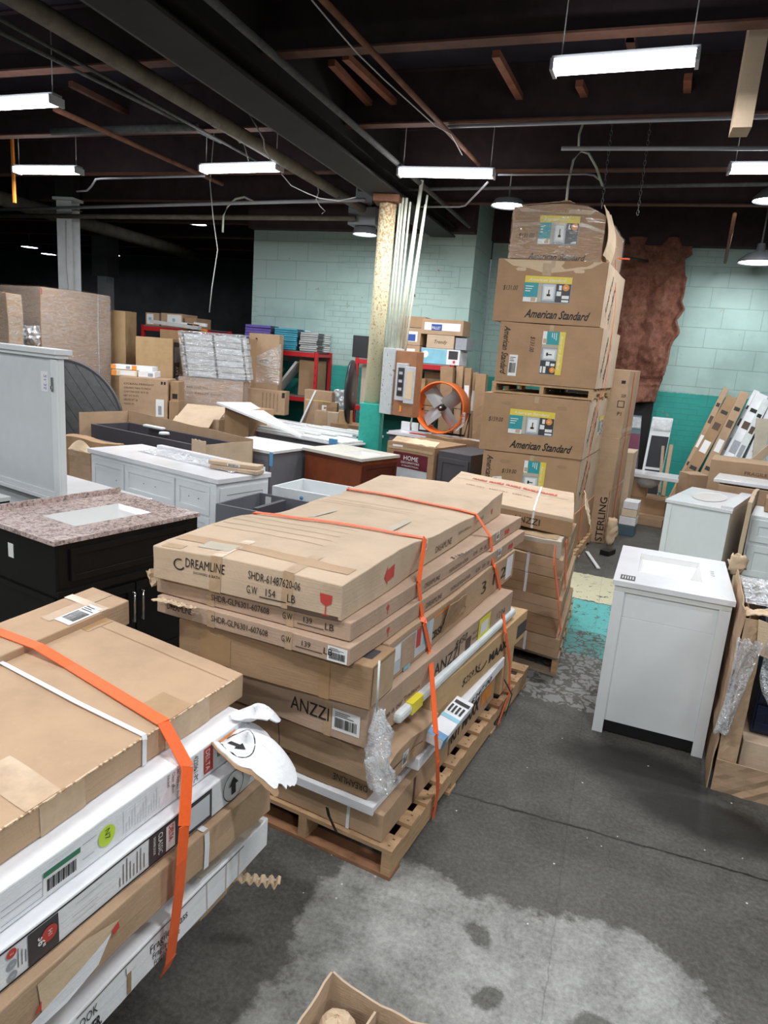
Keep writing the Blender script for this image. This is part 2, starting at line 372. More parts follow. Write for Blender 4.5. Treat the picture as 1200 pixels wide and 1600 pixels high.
# ------------------------------------------------------------------ mesh helpers
class MB:
    def __init__(s): s.v = []; s.f = []; s.mi = []; s.ms = []; s.sm = []
    def mat(s, m):
        if m not in s.ms: s.ms.append(m)
        return s.ms.index(m)
    def add(s, vs, fs, m, smooth=False):
        o = len(s.v); s.v += [tuple(v) for v in vs]; k = s.mat(m)
        for f in fs: s.f.append([i+o for i in f]); s.mi.append(k); s.sm.append(smooth)
        return s
    def box(s, x0, x1, y0, y1, z0, z1, m, M=None):
        vs = [Vector((x, y, z)) for z in (z0, z1) for y in (y0, y1) for x in (x0, x1)]
        if M: vs = [M @ v for v in vs]
        return s.add(vs, [(0, 2, 3, 1), (4, 5, 7, 6), (0, 1, 5, 4), (1, 3, 7, 5), (3, 2, 6, 7), (2, 0, 4, 6)], m)
    def tube(s, pts, r, m, n=8, cap=True):
        pts = [Vector(p) for p in pts]; rings = []
        up = Vector((0, 0, 1))
        for i, p in enumerate(pts):
            a = pts[max(0, i-1)]; b = pts[min(len(pts)-1, i+1)]; d = (b-a).normalized()
            if abs(d.dot(up)) > .95: ref = Vector((1, 0, 0))
            else: ref = up
            x = d.cross(ref).normalized(); y = x.cross(d).normalized()
            rr = r[i] if isinstance(r, (list, tuple)) else r
            rings.append([p + x*math.cos(2*PI*k/n)*rr + y*math.sin(2*PI*k/n)*rr for k in range(n)])
        vs = [v for R in rings for v in R]
        fs = [(i*n+k, i*n+(k+1) % n, (i+1)*n+(k+1) % n, (i+1)*n+k) for i in range(len(pts)-1) for k in range(n)]
        if cap: fs += [tuple(range(n))[::-1], tuple((len(pts)-1)*n+k for k in range(n))]
        return s.add(vs, fs, m, True)
    def bar(s, a, b, w, h, m, up=(0, 0, 1)):
        a = Vector(a); b = Vector(b); d = (b-a).normalized(); u = Vector(up)
        x = d.cross(u)
        if x.length < .01: x = d.cross(Vector((1, 0, 0)))
        x.normalize(); y = x.cross(d).normalized()
        vs = [p + x*i*w/2 + y*j*h/2 for p in (a, b) for i, j in ((-1, -1), (1, -1), (1, 1), (-1, 1))]
        return s.add(vs, [(0, 1, 2, 3), (7, 6, 5, 4), (0, 4, 5, 1), (1, 5, 6, 2), (2, 6, 7, 3), (3, 7, 4, 0)], m)
    def lathe(s, prof, m, n=24, M=None):
        vs = [Vector((r*math.cos(2*PI*k/n), r*math.sin(2*PI*k/n), z)) for r, z in prof for k in range(n)]
        if M: vs = [M @ v for v in vs]
        fs = [(i*n+k, i*n+(k+1) % n, (i+1)*n+(k+1) % n, (i+1)*n+k) for i in range(len(prof)-1) for k in range(n)]
        return s.add(vs, fs, m, True)
    def disc(s, r, z, m, n=24, M=None):
        vs = [Vector((r*math.cos(2*PI*k/n), r*math.sin(2*PI*k/n), z)) for k in range(n)]
        if M: vs = [M @ v for v in vs]
        return s.add(vs, [tuple(range(n))], m)
    def sheet(s, f, nu, nv, th, m, smooth=False):
        """f(a,b)->Vector over the unit square, given a real thickness"""
        g = [[Vector(f(i/nu, j/nv)) for i in range(nu+1)] for j in range(nv+1)]
        N = []
        for j in range(nv+1):
            for i in range(nu+1):
                du = g[j][min(nu, i+1)]-g[j][max(0, i-1)]; dv = g[min(nv, j+1)][i]-g[max(0, j-1)][i]
                nn = du.cross(dv); N.append(nn.normalized() if nn.length > 1e-9 else Vector((0, 0, 1)))
        top = [p for r in g for p in r]; k = len(top); W = nu+1
        vs = top + [p-n*th for p, n in zip(top, N)]
        fs = []
        for j in range(nv):
            for i in range(nu):
                a = j*W+i; fs.append((a, a+1, a+W+1, a+W)); fs.append((a+k, a+W+k, a+W+1+k, a+1+k))
        for i in range(nu):
            fs.append((i+1, i, i+k, i+1+k)); a = nv*W+i; fs.append((a, a+1, a+1+k, a+k))
        for j in range(nv):
            a = j*W; fs.append((a, a+W, a+W+k, a+k)); a = j*W+nu; fs.append((a+W, a, a+k, a+W+k))
        return s.add(vs, fs, m, smooth)
    def build(s, name, parent=None, loc=None, bevel=0):
        me = bpy.data.meshes.new(name); me.from_pydata(s.v, [], s.f)
        for m in s.ms: me.materials.append(MATS[m])
        me.polygons.foreach_set('material_index', s.mi); me.polygons.foreach_set('use_smooth', s.sm); me.update()
        o = bpy.data.objects.new(name, me); C.objects.link(o)
        if parent: o.parent = parent
        if loc: o.location = loc
        if bevel:
            b = o.modifiers.new('bevel', 'BEVEL'); b.width = bevel; b.segments = 2; b.limit_method = 'ANGLE'; b.angle_limit = .7
        return o
def tag(o, label, cat, group=None, kind=None):
    o['label'] = label; o['category'] = cat
    if group: o['group'] = group
    if kind: o['kind'] = kind
    return o
def thing(name, label, cat, loc=(0, 0, 0), deg=0, group=None):
    o = bpy.data.objects.new(name, None); C.objects.link(o); o.empty_display_size = .1
    o.location = loc; o.rotation_euler = (0, 0, math.radians(deg))
    return tag(o, label, cat, group)
def struct(o):
    o['kind'] = 'structure'; return o
def dup(root, loc, deg=None, label=None, group=None):
    r = root.copy(); C.objects.link(r); r.location = loc
    if deg is not None: r.rotation_euler = (0, 0, math.radians(deg))
    if label: r['label'] = label
    if group: r['group'] = group
    for ch in list(root.children):
        c = ch.copy(); C.objects.link(c); c.parent = r
        for g in list(ch.children):
            d = g.copy(); C.objects.link(d); d.parent = c
    return r

TXT = {}
def text_geo(txt, bold=0.0, shear=0.0):
    key = (txt, bold, shear)
    if key in TXT: return TXT[key]
    cu = bpy.data.curves.new('t', 'FONT'); cu.body = txt; cu.size = 1; cu.offset = bold; cu.shear = shear
    cu.resolution_u = 2; cu.align_x = 'LEFT'; cu.align_y = 'BOTTOM_BASELINE'
    o = bpy.data.objects.new('t', cu); C.objects.link(o)
    dg = bpy.context.evaluated_depsgraph_get(); me = bpy.data.meshes.new_from_object(o.evaluated_get(dg))
    vs = [v.co.copy() for v in me.vertices]; fs = [tuple(p.vertices) for p in me.polygons]
    bpy.data.objects.remove(o); bpy.data.curves.remove(cu); bpy.data.meshes.remove(me)
    x1 = max(v.x for v in vs); x0 = min(v.x for v in vs)
    TXT[key] = (vs, fs, x0, x1); return TXT[key]

class Carton:
    """a cardboard carton: lightly warped closed box, with tape, labels and printing that follow its surface"""
    def __init__(s, name, label, cat, z0, L, W, H, ax=0, ay=None, nr=None, nl=None, mat='card', group=None,
                 amp=.004, seed=None, top=None, tilt=None, seam=True):
        if ay is None: ay = ax+90
        s.L, s.W, s.H = L, W, H; s.seed = seed if seed is not None else random.random()*50; s.amp = amp; s.topf = top
        e = Vector((math.cos(math.radians(ax)), math.sin(math.radians(ax)), 0))
        o = Vector((nl[0], nl[1], 0)) if nl is not None else Vector((nr[0], nr[1], 0)) - e*L
        s.root = thing(name, label, cat, (o.x, o.y, z0), ay-90, group)
        if tilt: s.root.rotation_euler = (math.radians(tilt[0]), math.radians(tilt[1]), math.radians(ay-90))
        d = math.radians(ax-(ay-90)); s.c, s.s = math.cos(d), math.sin(d)
        nx, ny, nz = (max(2, min(26, int(q/.06))) for q in (L, W, H)); s.ns = (nx, ny, nz)
        bm = bmesh.new()
        for face, (a, b) in {'front': (nx, nz), 'right': (ny, nz), 'top': (nx, ny), 'left': (ny, nz), 'back': (nx, nz), 'bottom': (nx, ny)}.items():
            fu = {'front': L, 'back': L, 'top': L, 'bottom': L}.get(face, W); fv = W if face in ('top', 'bottom') else H
            g = [[bm.verts.new(s.surf(face, fu*i/a, fv*j/b, 0)) for i in range(a+1)] for j in range(b+1)]
            for j in range(b):
                for i in range(a): bm.faces.new((g[j][i], g[j][i+1], g[j+1][i+1], g[j+1][i]))
        bmesh.ops.remove_doubles(bm, verts=bm.verts, dist=.0005); bmesh.ops.recalc_face_normals(bm, faces=bm.faces)
        me = bpy.data.meshes.new('carton_body'); bm.to_mesh(me); bm.free(); me.materials.append(MATS[mat])
        s.body = bpy.data.objects.new('carton_body', me); C.objects.link(s.body); s.body.parent = s.root
        bv = s.body.modifiers.new('bevel', 'BEVEL'); bv.width = .004; bv.segments = 2; bv.limit_method = 'ANGLE'; bv.angle_limit = 1.0
        if seam and L > W*.4: s.patch('top', 0.003, W/2-.0015, L-.003, W/2+.0015, 'ink_brown', 'flap_seam', .0012)
    def raw(s, face, u, v):
        L, W, H = s.L, s.W, s.H
        return {'front': (u, 0, v), 'back': (L-u, W, v), 'right': (L, u, v), 'left': (0, W-u, v), 'top': (u, v, H), 'bottom': (u, W-v, 0)}[face]
    def surf(s, face, u, v, off):
        x, y, z = s.raw(face, u, v)
        q = Vector((x, y, z)); d = noise.noise_vector(q*2.3+Vector((s.seed, 0, 0)))*s.amp*1.3 + noise.noise_vector(q*9+Vector((0, s.seed, 0)))*s.amp*.5
        if s.H < .1: d = Vector((d.x, d.y, d.z*.6))
        d.z = abs(d.z)*.7*(0 if z < s.H*.5 else 1) if z < s.H*.5 else d.z
        if s.topf: d.z += s.topf(x/s.L, y/s.W)*(z/s.H)
        q += d
        nrm = {'front': (0, -1, 0), 'back': (0, 1, 0), 'right': (1, 0, 0), 'left': (-1, 0, 0), 'top': (0, 0, 1), 'bottom': (0, 0, -1)}[face]
        q += Vector(nrm)*off
        return Vector((q.x*s.c, q.y+q.x*s.s, q.z))
    def world(s, face, u, v, off=0):
        return s.root.location + s.root.rotation_euler.to_matrix() @ s.surf(face, u, v, off)
    def at_px(s, px, v=None, face='right'):
        """distance along a face at which it crosses a picture column"""
        lo, hi = 0, (s.W if face == 'right' else s.L)
        for _ in range(30):
            m = (lo+hi)/2
            if px_of(s.world(face, m, s.H/2 if v is None else v))[0] < px: lo = m
            else: hi = m
        return lo
    def patch(s, face, u0, v0, u1, v1, mat, name='tape', off=.0015, parent=None, slant=0):
        a = max(1, min(24, int(abs(u1-u0)/.03))); b = max(1, min(24, int(abs(v1-v0)/.03)))
        mb = MB(); vs = [s.surf(face, u0+(u1-u0)*i/a+slant*(j/b), v0+(v1-v0)*j/b, off) for j in range(b+1) for i in range(a+1)]
        mb.add(vs, [(j*(a+1)+i, j*(a+1)+i+1, (j+1)*(a+1)+i+1, (j+1)*(a+1)+i) for j in range(b) for i in range(a)], mat)
        return mb.build(name, parent or s.root)
    def poly(s, face, pts, mat, name, off=.002, parent=None):
        mb = MB(); mb.add([s.surf(face, u, v, off) for u, v in pts], [tuple(range(len(pts)))], mat)
        return mb.build(name, parent or s.root)
    def text(s, face, txt, u, v, size, mat='ink', rot=0, bold=0, shear=0, width=None, off=.0025, parent=None, name='printed_text', flip=False):
        vs, fs, x0, x1 = text_geo(txt, bold, shear)
        kx = size if width is None else width/(x1-x0)
        a = math.radians(rot); out = []
        for p in vs:
            x = (p.x-x0)*kx; y = p.y*size
            if flip: y = -y
            out.append(s.surf(face, u+x*math.cos(a)-y*math.sin(a), v+x*math.sin(a)+y*math.cos(a), off))
        mb = MB(); mb.add(out, fs, mat); return mb.build(name, parent or s.root)
    def label(s, face, u, v, w, h, rot=0, top=None, name='shipping_label'):
        """white paper label with a barcode"""
        a = math.radians(rot); R = lambda x, y: (u+x*math.cos(a)-y*math.sin(a), v+x*math.sin(a)+y*math.cos(a))
        o = s.poly(face, [R(0, 0), R(w, 0), R(w, h), R(0, h)], 'paper', name, .002)
        mb = MB(); rn = random.Random(int(u*999)+int(v*77)); x = w*.1
        def q(x0, x1, y0, y1): mb.add([s.surf(face, *R(xx, yy), .0030) for xx, yy in ((x0, y0), (x1, y0), (x1, y1), (x0, y1))], [(0, 1, 2, 3)], 'ink')
        while x < w*.88:
            d = rn.uniform(.008, .03)*w; q(x, x+d, h*.15, h*.62); x += d+rn.uniform(.008, .025)*w
        for k in range(3): q(w*.1, w*rn.uniform(.5, .85), h*(.70+.08*k), h*(.73+.08*k))
        mb.build('barcode', o)
        if top: s.poly(face, [R(0, h*.8), R(w, h*.8), R(w, h), R(0, h)], top, 'label_header', .0036, o)
        return o
    def band(s, u, w, mat='strap_white', faces=('front', 'top'), name='strapping_band', axis='u'):
        mb = MB()
        for f in faces:
            fv = s.W if f in ('top',) else s.H; b = max(2, int(fv/.05))
            vs = [s.surf(f, u+w*i, fv*j/b, .003) for j in range(b+1) for i in (0, 1)]
            mb.add(vs, [(2*j, 2*j+1, 2*j+3, 2*j+2) for j in range(b)], mat)
        return mb.build(name, s.root)
    def film(s, mat='stretch_film', pad=.01, name='stretch_wrap', zt=None):
        H = zt or s.H; mb = MB(); rn = s.seed
        def wob(face, u, v): return pad + abs(noise.noise(Vector((u*6, v*6, rn))))*.015
        for f in ('front', 'right', 'left', 'top'):
            fu = s.L if f in ('front', 'top') else s.W; fv = s.W if f == 'top' else H
            a = max(3, int(fu/.08)); b = max(3, int(fv/.08))
            vs = [s.surf(f, fu*i/a, fv*j/b, wob(f, fu*i/a, fv*j/b)) for j in range(b+1) for i in range(a+1)]
            mb.add(vs, [(j*(a+1)+i, j*(a+1)+i+1, (j+1)*(a+1)+i+1, (j+1)*(a+1)+i) for j in range(b) for i in range(a)], mat, True)
        return mb.build(name, s.root)

def ribbon(name, label, cat, pts, wdir, w, th, mat, group=None, parent=None):
    """flat webbing strap following a path"""
    mb = MB(); pts = [Vector(p) for p in pts]; wd = Vector(wdir).normalized()
    for a, b in zip(pts, pts[1:]):
        d = (b-a).normalized(); x = (wd - d*wd.dot(d)).normalized(); n = d.cross(x).normalized()
        vs = [p + x*i*w/2 + n*j*th/2 for p in (a-d*.001, b+d*.001) for i, j in ((-1, -1), (1, -1), (1, 1), (-1, 1))]
        mb.add(vs, [(0, 1, 2, 3), (7, 6, 5, 4), (0, 4, 5, 1), (1, 5, 6, 2), (2, 6, 7, 3), (3, 7, 4, 0)], mat)
    o = mb.build(name, parent)
    if label: tag(o, label, cat, group)
    return o

def pallet(label, nr, L, W, ax, ay=None, z0=0, H=.13, nb=7, seed=1, group=None, mats=('pallet_wood', 'pallet_wood', 'pallet_wood_grey')):
    """stringer pallet: L across the near end, W deep; the stringers run along the depth"""
    if ay is None: ay = ax+90
    e = Vector((math.cos(math.radians(ax)), math.sin(math.radians(ax)), 0)); o = Vector((nr[0], nr[1], 0))-e*L
    t = thing('wooden_pallet', label, 'pallet', (o.x, o.y, z0), ay-90, group); rn = random.Random(seed)
    d = math.radians(ax-(ay-90)); c, s_ = math.cos(d), math.sin(d)
    M = Matrix(((c, 0, 0, 0), (s_, 1, 0, 0), (0, 0, 1, 0), (0, 0, 0, 1)))
    for x in (0, L/2-.019, L-.038):
        mb = MB(); k = 'pallet_wood_red' if x > L*.6 and seed == 1 and False else mats[0]
        # notched stringer
        y = 0; n1, n2 = W*.22, W*.22+.22; n3, n4 = W*.66, W*.66+.22
        mb.box(x, x+.038, 0, n1, .018, H-.018, k, M); mb.box(x, x+.038, n1, n2, .055, H-.018, k, M)
        mb.box(x, x+.038, n2, n3, .018, H-.018, k, M); mb.box(x, x+.038, n3, n4, .055, H-.018, k, M); mb.box(x, x+.038, n4, W, .018, H-.018, k, M)
        mb.build('stringer', t)
    bw = .09
    for i in range(nb):
        y = (W-bw)*i/(nb-1) + (rn.uniform(-.012, .012) if 0 < i < nb-1 else 0); m = rn.choice(mats); q = bw*rn.uniform(.85, 1.1)
        mb = MB(); mb.box(-.004, L+.004, y, y+q, H-.018, H, m, M)
        for xx in (.012, L-.026, L/2):
            for yy in (.25, .7): mb.box(xx, xx+.010, y+q*yy, y+q*yy+.006, H-.0005, H+.0006, 'ink_brown', M)
        mb.build('top_board', t, bevel=.002)
    for i in range(4):
        y = (W-bw)*i/3; mb = MB(); mb.box(-.004, L+.004, y, y+bw, 0, .018, rn.choice(mats), M); mb.build('bottom_board', t, bevel=.002)
    return t
random.seed(7)
# ================================================================== the setting
def slab(name, x0, x1, y0, y1, z0, z1, m):
    return struct(MB().box(x0, x1, y0, y1, z0, z1, m).build(name))
DECK = 4.45
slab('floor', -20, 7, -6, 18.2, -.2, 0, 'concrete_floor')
slab('ceiling', -20, 7, -6, 18.2, DECK, DECK+.15, 'deck_dark')
slab('wall_back', -6.2, -2.45, 10.7, 11.9, 0, DECK, 'painted_block_wall')
slab('wall_recess', -2.45, 7, 12.0, 12.3, 0, DECK, 'painted_block_wall')
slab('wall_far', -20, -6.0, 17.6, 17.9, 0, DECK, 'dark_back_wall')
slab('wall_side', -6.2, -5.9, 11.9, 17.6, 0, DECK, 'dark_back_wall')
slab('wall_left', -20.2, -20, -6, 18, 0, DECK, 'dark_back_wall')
slab('wall_right', 7, 7.2, -6, 12.3, 0, DECK, 'painted_block_wall')
slab('wall_front', -20, 7, -6.2, -6, 0, DECK, 'painted_block_wall')
# steel beams across the room: web, two flanges
def beam(y, x0, x1, zb=4.0, zt=DECK, m='beam_brown'):
    mb = MB(); mb.box(x0, x1, y-.006, y+.006, zb+.01, zt, m)
    mb.box(x0, x1, y-.06, y+.06, zb, zb+.014, 'flange_rust'); mb.box(x0, x1, y-.06, y+.06, zt-.014, zt, m)
    struct(mb.build('ceiling_beam'))
for y in (-3.0, -1.4, .2, 1.8, 3.4, 5.03, 6.6, 8.2, 9.8): beam(y, -20, 7)
for y in (11.6, 13.2, 14.8, 16.4): beam(y, -20, -6.2)
mb = MB(); mb.box(-6.2, -2.45, 10.5, 10.7, 3.76, DECK, 'beam_brown'); struct(mb.build('ceiling_beam'))
mb = MB(); mb.box(-2.45, 7, 11.8, 12.0, 3.86, DECK, 'beam_brown'); struct(mb.build('ceiling_beam'))
# girders along the room
def girder(x, wd, y0, y1, zb):
    mb = MB(); mb.box(x-.02, x+.02, y0, y1, zb+.02, DECK, 'beam_black')
    mb.box(x-wd/2, x+wd/2, y0, y1, zb, zb+.025, 'beam_black'); mb.box(x-wd/2-.03, x-wd/2-.001, y0, y1, zb+.005, zb+.05, 'pipe_grey'); mb.box(x-wd/2+.02, x+wd/2-.02, y0, y1, zb+.14, zb+.155, 'beam_black')
    struct(mb.build('ceiling_girder'))
girder(-2.9, .36, -6, 10.49, 3.68)
girder(3.4, .34, -6, 11.79, 3.68)
# orange-brown bridging pieces between the beams
def brace(u0, v0, u1, v1, z=4.12, w=.075, m='brace_orange'):
    a = atz(u0, v0, z); b = atz(u1, v1, z); mb = MB(); mb.bar(a, b, w, .05, m)
    return mb
for k, q in enumerate([(775, 84, 830, 184), (518, 98, 604, 190), (540, 88, 648, 190), (905, 130, 928, 178), (1075, 120, 1074, 176), (110, 131, 230, 192), (1000, 0, 985, 60), (975, 0, 990, 85)]):
    struct(brace(*q, z=4.2, w=.06 if k != 5 else .05, m='brace_orange' if k < 5 else 'flange_rust').build('beam_brace'))
# ------------------------------------------------------------------ pipes (each its own thing)
def pipe(name, label, pts, r, m, cat='pipe', n=10, group=None):
    return tag(MB().tube(pts, r, m, n).build(name), label, cat, group)
def pp(u0, v0, u1, v1, z, e0=0, e1=0):
    a = atz(u0, v0, z); b = atz(u1, v1, z); d = (b-a)
    return [a-d*e0, b+d*e1]
pipe('sprinkler_pipe', 'thick dusty olive pipe running along the ceiling from top left corner', [(-3.70, 1.0, 3.80), (-3.68, 9.9, 3.80)], .062, 'pipe_olive')
pipe('sprinkler_pipe', 'thin grey pipe on the right side of the dark ceiling girder', [(-2.56, 2.0, 3.82), (-2.5, 10.4, 3.82)], .028, 'pipe_grey')
pipe('sprinkler_pipe', 'rusty brown pipe crossing to the ceiling above the middle strip light', pp(505, 0, 742, 250, 3.93, .1, .05), .022, 'pipe_rust')
pipe('sprinkler_pipe', 'brown pipe dropping away below the cut-off lamp at the left edge', pp(85, 170, 330, 280, 3.9, 0, .1), .025, 'pipe_rust')
pipe('sprinkler_pipe', 'very thick dusty pipe sloping behind the white column', [tuple(atz(-60, 292, 3.9)), tuple(atz(120, 345, 3.85)), tuple(atz(310, 400, 3.75))], .115, 'pipe_olive', n=14)
pipe('sprinkler_pipe', 'pair member of thin dark pipes left of the thick olive pipe, upper one', pp(0, 30, 420, 262, 3.93), .014, 'pipe_grey')
pipe('sprinkler_pipe', 'thin dark pipe left of the thick olive pipe, lower one', pp(0, 50, 345, 222, 4.0), .018, 'pipe_grey')
pipe('water_pipe', 'grey pipe across the ceiling behind the far left hanging lights, with rust coupling', pp(82, 206, 300, 199, 3.95, 0, .03), .04, 'pipe_grey')
pipe('conduit', 'grey horizontal conduit passing the white column at its top', pp(-20, 328, 570, 312, 3.72), .022, 'conduit')
pipe('conduit', 'lower olive pipe running level behind the white column to the round lamp', pp(-20, 337, 555, 341, 3.66), .034, 'pipe_olive')
pipe('conduit', 'thin pale conduit with an offset bend right of the white column', [tuple(atz(u, v, 3.75)) for u, v in ((120, 299), (136, 298), (143, 291), (150, 280), (158, 279), (320, 275))], .012, 'conduit')
pipe('conduit', 'pale grey conduit running above the tall box tower to the right edge', [tuple(atz(u, v, 3.8)) for u, v in ((877, 232), (1250, 232))], .017, 'conduit')
pipe('conduit', 'thin conduit along the beam flange behind the brightest strip light', pp(700, 198, 1260, 181, 3.98), .014, 'conduit')
pipe('conduit', 'thin conduit running right from the middle strip light', [tuple(atz(u, v, 3.8)) for u, v in ((778, 273), (800, 273), (915, 272), (928, 274), (938, 282), (942, 291))], .009, 'conduit')
pipe('conduit', 'pale thin conduit with a diagonal bend below the middle strip light', [tuple(atz(u, v, 3.72)) for u, v in ((645, 323), (718, 323), (727, 321), (762, 285))], .011, 'conduit')
pipe('conduit', 'long thin dark pipe spanning behind the middle strip light', pp(560, 297, 1200, 288, 3.83), .018, 'pipe_grey')
pipe('conduit', 'dark rusty pipe stub hanging by the right green wall', pp(1148, 335, 1133, 410, 3.6), .02, 'pipe_rust')
pipe('flexible_conduit', 'white flexible cable arching over the top box of the tower', [tuple(aty(u, v, 7.6)) for u, v in ((885, 318), (888, 285), (896, 250), (908, 236), (920, 240), (932, 262), (941, 290))], .012, 'conduit_painted', 'cable')
pipe('flexible_conduit', 'short bundled white cable hanging from the ceiling above the tower', [(*aty(917, 170, 7.3).xy, 4.44)]+[tuple(aty(u, v, 7.3)) for u, v in ((917, 170), (912, 190), (905, 210), (904, 232))], .011, 'conduit_painted', 'cable')
pipe('flexible_conduit', 'white bent cable end hanging in front of the dark ceiling, left of the round lamp', [tuple(aty(u, v, atz(402, 318, 3.72).y)) for u, v in ((402, 318), (382, 308), (368, 311), (356, 322), (349, 338), (348, 363))], .014, 'conduit_painted', 'cable')
pipe('ceiling_cable', 'thin pale cord hanging down over the wrapped grey box stack', [tuple(aty(u, v, 8.0)) for u, v in ((337, 150), (335, 200), (328, 285), (333, 340), (340, 390), (331, 450), (327, 488))], .006, 'wire', 'cord', 6)
pipe('ceiling_cable', 'tangled pale wire drooping from the second strip light to the olive pipe', [tuple(aty(u, v, 7.6)) for u, v in ((440, 272), (455, 290), (480, 302), (500, 310), (530, 314), (556, 308))], .006, 'wire', 'cord', 6)
pipe('ceiling_cable', 'knotted pale wires hanging below the olive pipe', [tuple(aty(u, v, 8.0)) for u, v in ((495, 285), (498, 300), (494, 312), (500, 322), (508, 330), (503, 334))], .006, 'wire', 'cord', 6)
pipe('ceiling_cable', 'looped pale cord under the olive pipe above the second strip light', [tuple(aty(u, v, 5.2)) for u, v in ((337, 200), (330, 196), (336, 188), (343, 196), (340, 203))], .005, 'wire', 'cord', 6)
pipe('ceiling_cable', 'pale wire drooping beside the olive pipe, ending in a loop', [tuple(aty(u, v, 5.6)) for u, v in ((388, 176), (400, 196), (412, 218), (413, 232), (424, 252))], .006, 'wire', 'cord', 6)
pipe('ceiling_cable', 'curly pale wire loop standing over the second strip light', [tuple(aty(u, v, 6.6)) for u, v in ((386, 220), (374, 223), (371, 219), (380, 222), (384, 235), (388, 252))], .006, 'wire', 'cord', 6)
pipe('ceiling_cable', 'long thin wire crossing the upper ceiling toward the middle strip light', [tuple(atz(u, v, 3.9)) for u, v in ((487, 0), (525, 45), (560, 85), (600, 124), (680, 196), (705, 210), (722, 242))], .005, 'wire', 'cord', 6)
def chain(label, pts, step=.045):
    t = thing('hanging_chain', label, 'chain', tuple(pts[0])); a = Vector(pts[0]); b = Vector(pts[1]); d = b-a; n = int(d.length/step)
    mb = MB()
    for i in range(n):
        c = d*((i+.5)/n); q = Vector((1, 0, 0)) if i % 2 else Vector((0, 1, 0)); u = d.normalized()
        mb.tube([c+q*math.cos(k*PI/4)*.011+u*math.sin(k*PI/4)*.028 for k in range(9)], .0035, 'steel_dull', 5, False)
    mb.build('chain_links', t); return t
chain('left of two steel chains hanging behind the tower top', [Vector((*aty(957, 190, 7.9).xy, 4.44)), aty(940, 325, 7.9)])
chain('right of two steel chains hanging behind the tower, in front of the insulation', [Vector((*aty(1016, 195, 7.9).xy, 4.44)), aty(996, 336, 7.9)])
tag(MB().bar(Vector((*aty(22, 290, 7.2).xy, 4.44)), aty(23, 317, 7.2), .03, .03, 'label_orange').build('hanging_bar'), 'short orange bar hanging under the leftmost far strip light', 'bar')
tag(MB().box(-.055, .055, -.1, .1, -.5, .35, 'card_light').build('ceiling_board', loc=tuple(atz(1180, 70, 4.0))), 'bare tan board fixed between beams at the top right corner', 'board')

# ------------------------------------------------------------------ columns
t = thing('steel_column', 'white painted steel column rising behind the wrapped pallet at left', 'column', (*atz(106, 310, 3.95).xy, 0), 8)
mb = MB(); mb.box(-.13, .13, -.11, -.095, 0, 3.90, 'white_column'); mb.box(-.13, .13, .095, .11, 0, 3.90, 'white_column'); mb.box(-.01, .01, -.095, .095, 0, 3.90, 'white_column'); mb.build('column_shaft', t)
MB().box(-.18, .18, -.14, .14, 3.905, 3.945, 'white_column').build('cap_plate', t); MB().box(-.16, .16, -.14, .14, 3.78, 3.795, 'steel_dull').build('clamp_band', t)
MB().tube([(.04, -.12, 3.6), (.035, -.13, 2.9), (.06, -.13, 2.6), (.03, -.13, 2.3)], .006, 'wire', 6).build('loose_wire', t)
MB().box(-.13, .13, -.13, .13, 3.95, DECK-.005, 'beam_black').build('column_head', t)
t = thing('steel_column', 'dark grey distant column in the unlit area behind the wrapped boxes', 'column', tuple(aty(165, 430, 14).xy)+(0,), 0)
MB().box(-.13, .13, -.13, .13, 0, 3.2, 'white_column').build('column_shaft', t); MB().box(-.22, .22, -.2, .2, 3.2, DECK-.01, 'charcoal_column').build('column_head', t)
PX, PY = -2.88, 7.9
t = thing('rusty_pillar', 'round cream and rust pillar with green square base in the middle of the room', 'pillar', (PX, PY, 0), 10)
mb = MB(); mb.tube([(-.01, 0, 1.352), (.012, 0, 3.597)], .098, 'rusty_pillar', 20); mb.build('pillar_shaft', t)
MB().box(-.13, .13, -.12, .12, 0, 1.35, 'teal_paint').build('pillar_base', t, bevel=.01)
MB().box(-.14, .15, -.14, .14, 3.6, 3.675, 'pipe_rust').build('cap_plate', t)
for i, (x0, x1, z0, z1, r) in enumerate([(.125, .155, 1.95, 3.60, .012), (.16, .185, 2.0, 3.66, .014), (.20, .225, 1.95, 3.66, .017), (.235, .27, 1.9, 3.62, .012), (.26, .38, 1.95, 3.85, .022), (.30, .38, 2.0, 3.85, .012), (.315, .44, 1.9, 3.6, .010), (.34, .455, 1.7, 3.7, .012)]):
    MB().tube([(x0, -.05-.01*(i % 3), z0), (x0+(x1-x0)*.35, -.05, z0+(z1-z0)*.4), (x1, -.04, z1)], r, 'conduit_painted', 8).build('conduit_run', t)
t = thing('electrical_board', 'speckled grey and brown wooden electrical board with open breaker panel on the pillar', 'electrical panel', (PX+.27, PY-.13, 1.35), -22)
MB().box(-.13, .05, -.05, .12, -.10, .66, 'speckled_grey').build('side_board', t, bevel=.006)
MB().box(.053, .36, -.03, .10, -.10, .64, 'box_wood').build('back_board', t, bevel=.006)
pb = MB().box(.11, .27, -.075, -.032, .08, .50, 'panel_grey').build('breaker_box', t, bevel=.006)
MB().box(.145, .235, -.079, -.0755, .13, .45, 'label_dark').build('breaker_slot', pb)
for i in range(6): MB().box(.165, .215, -.084, -.080, .15+.045*i, .18+.045*i, 'lamp_end' if i % 2 else 'ink').build('breaker_switch', pb)
dr = MB().box(.275, .42, -.11, -.095, .06, .47, 'panel_grey').build('panel_door', t, bevel=.005)
MB().box(.30, .395, -.113, -.1105, .11, .42, 'card_torn').build('circuit_chart', dr)
o = MB().box(.17, .20, -.036, -.031, -.05, .02, 'label_orange').build('orange_sticker', t)

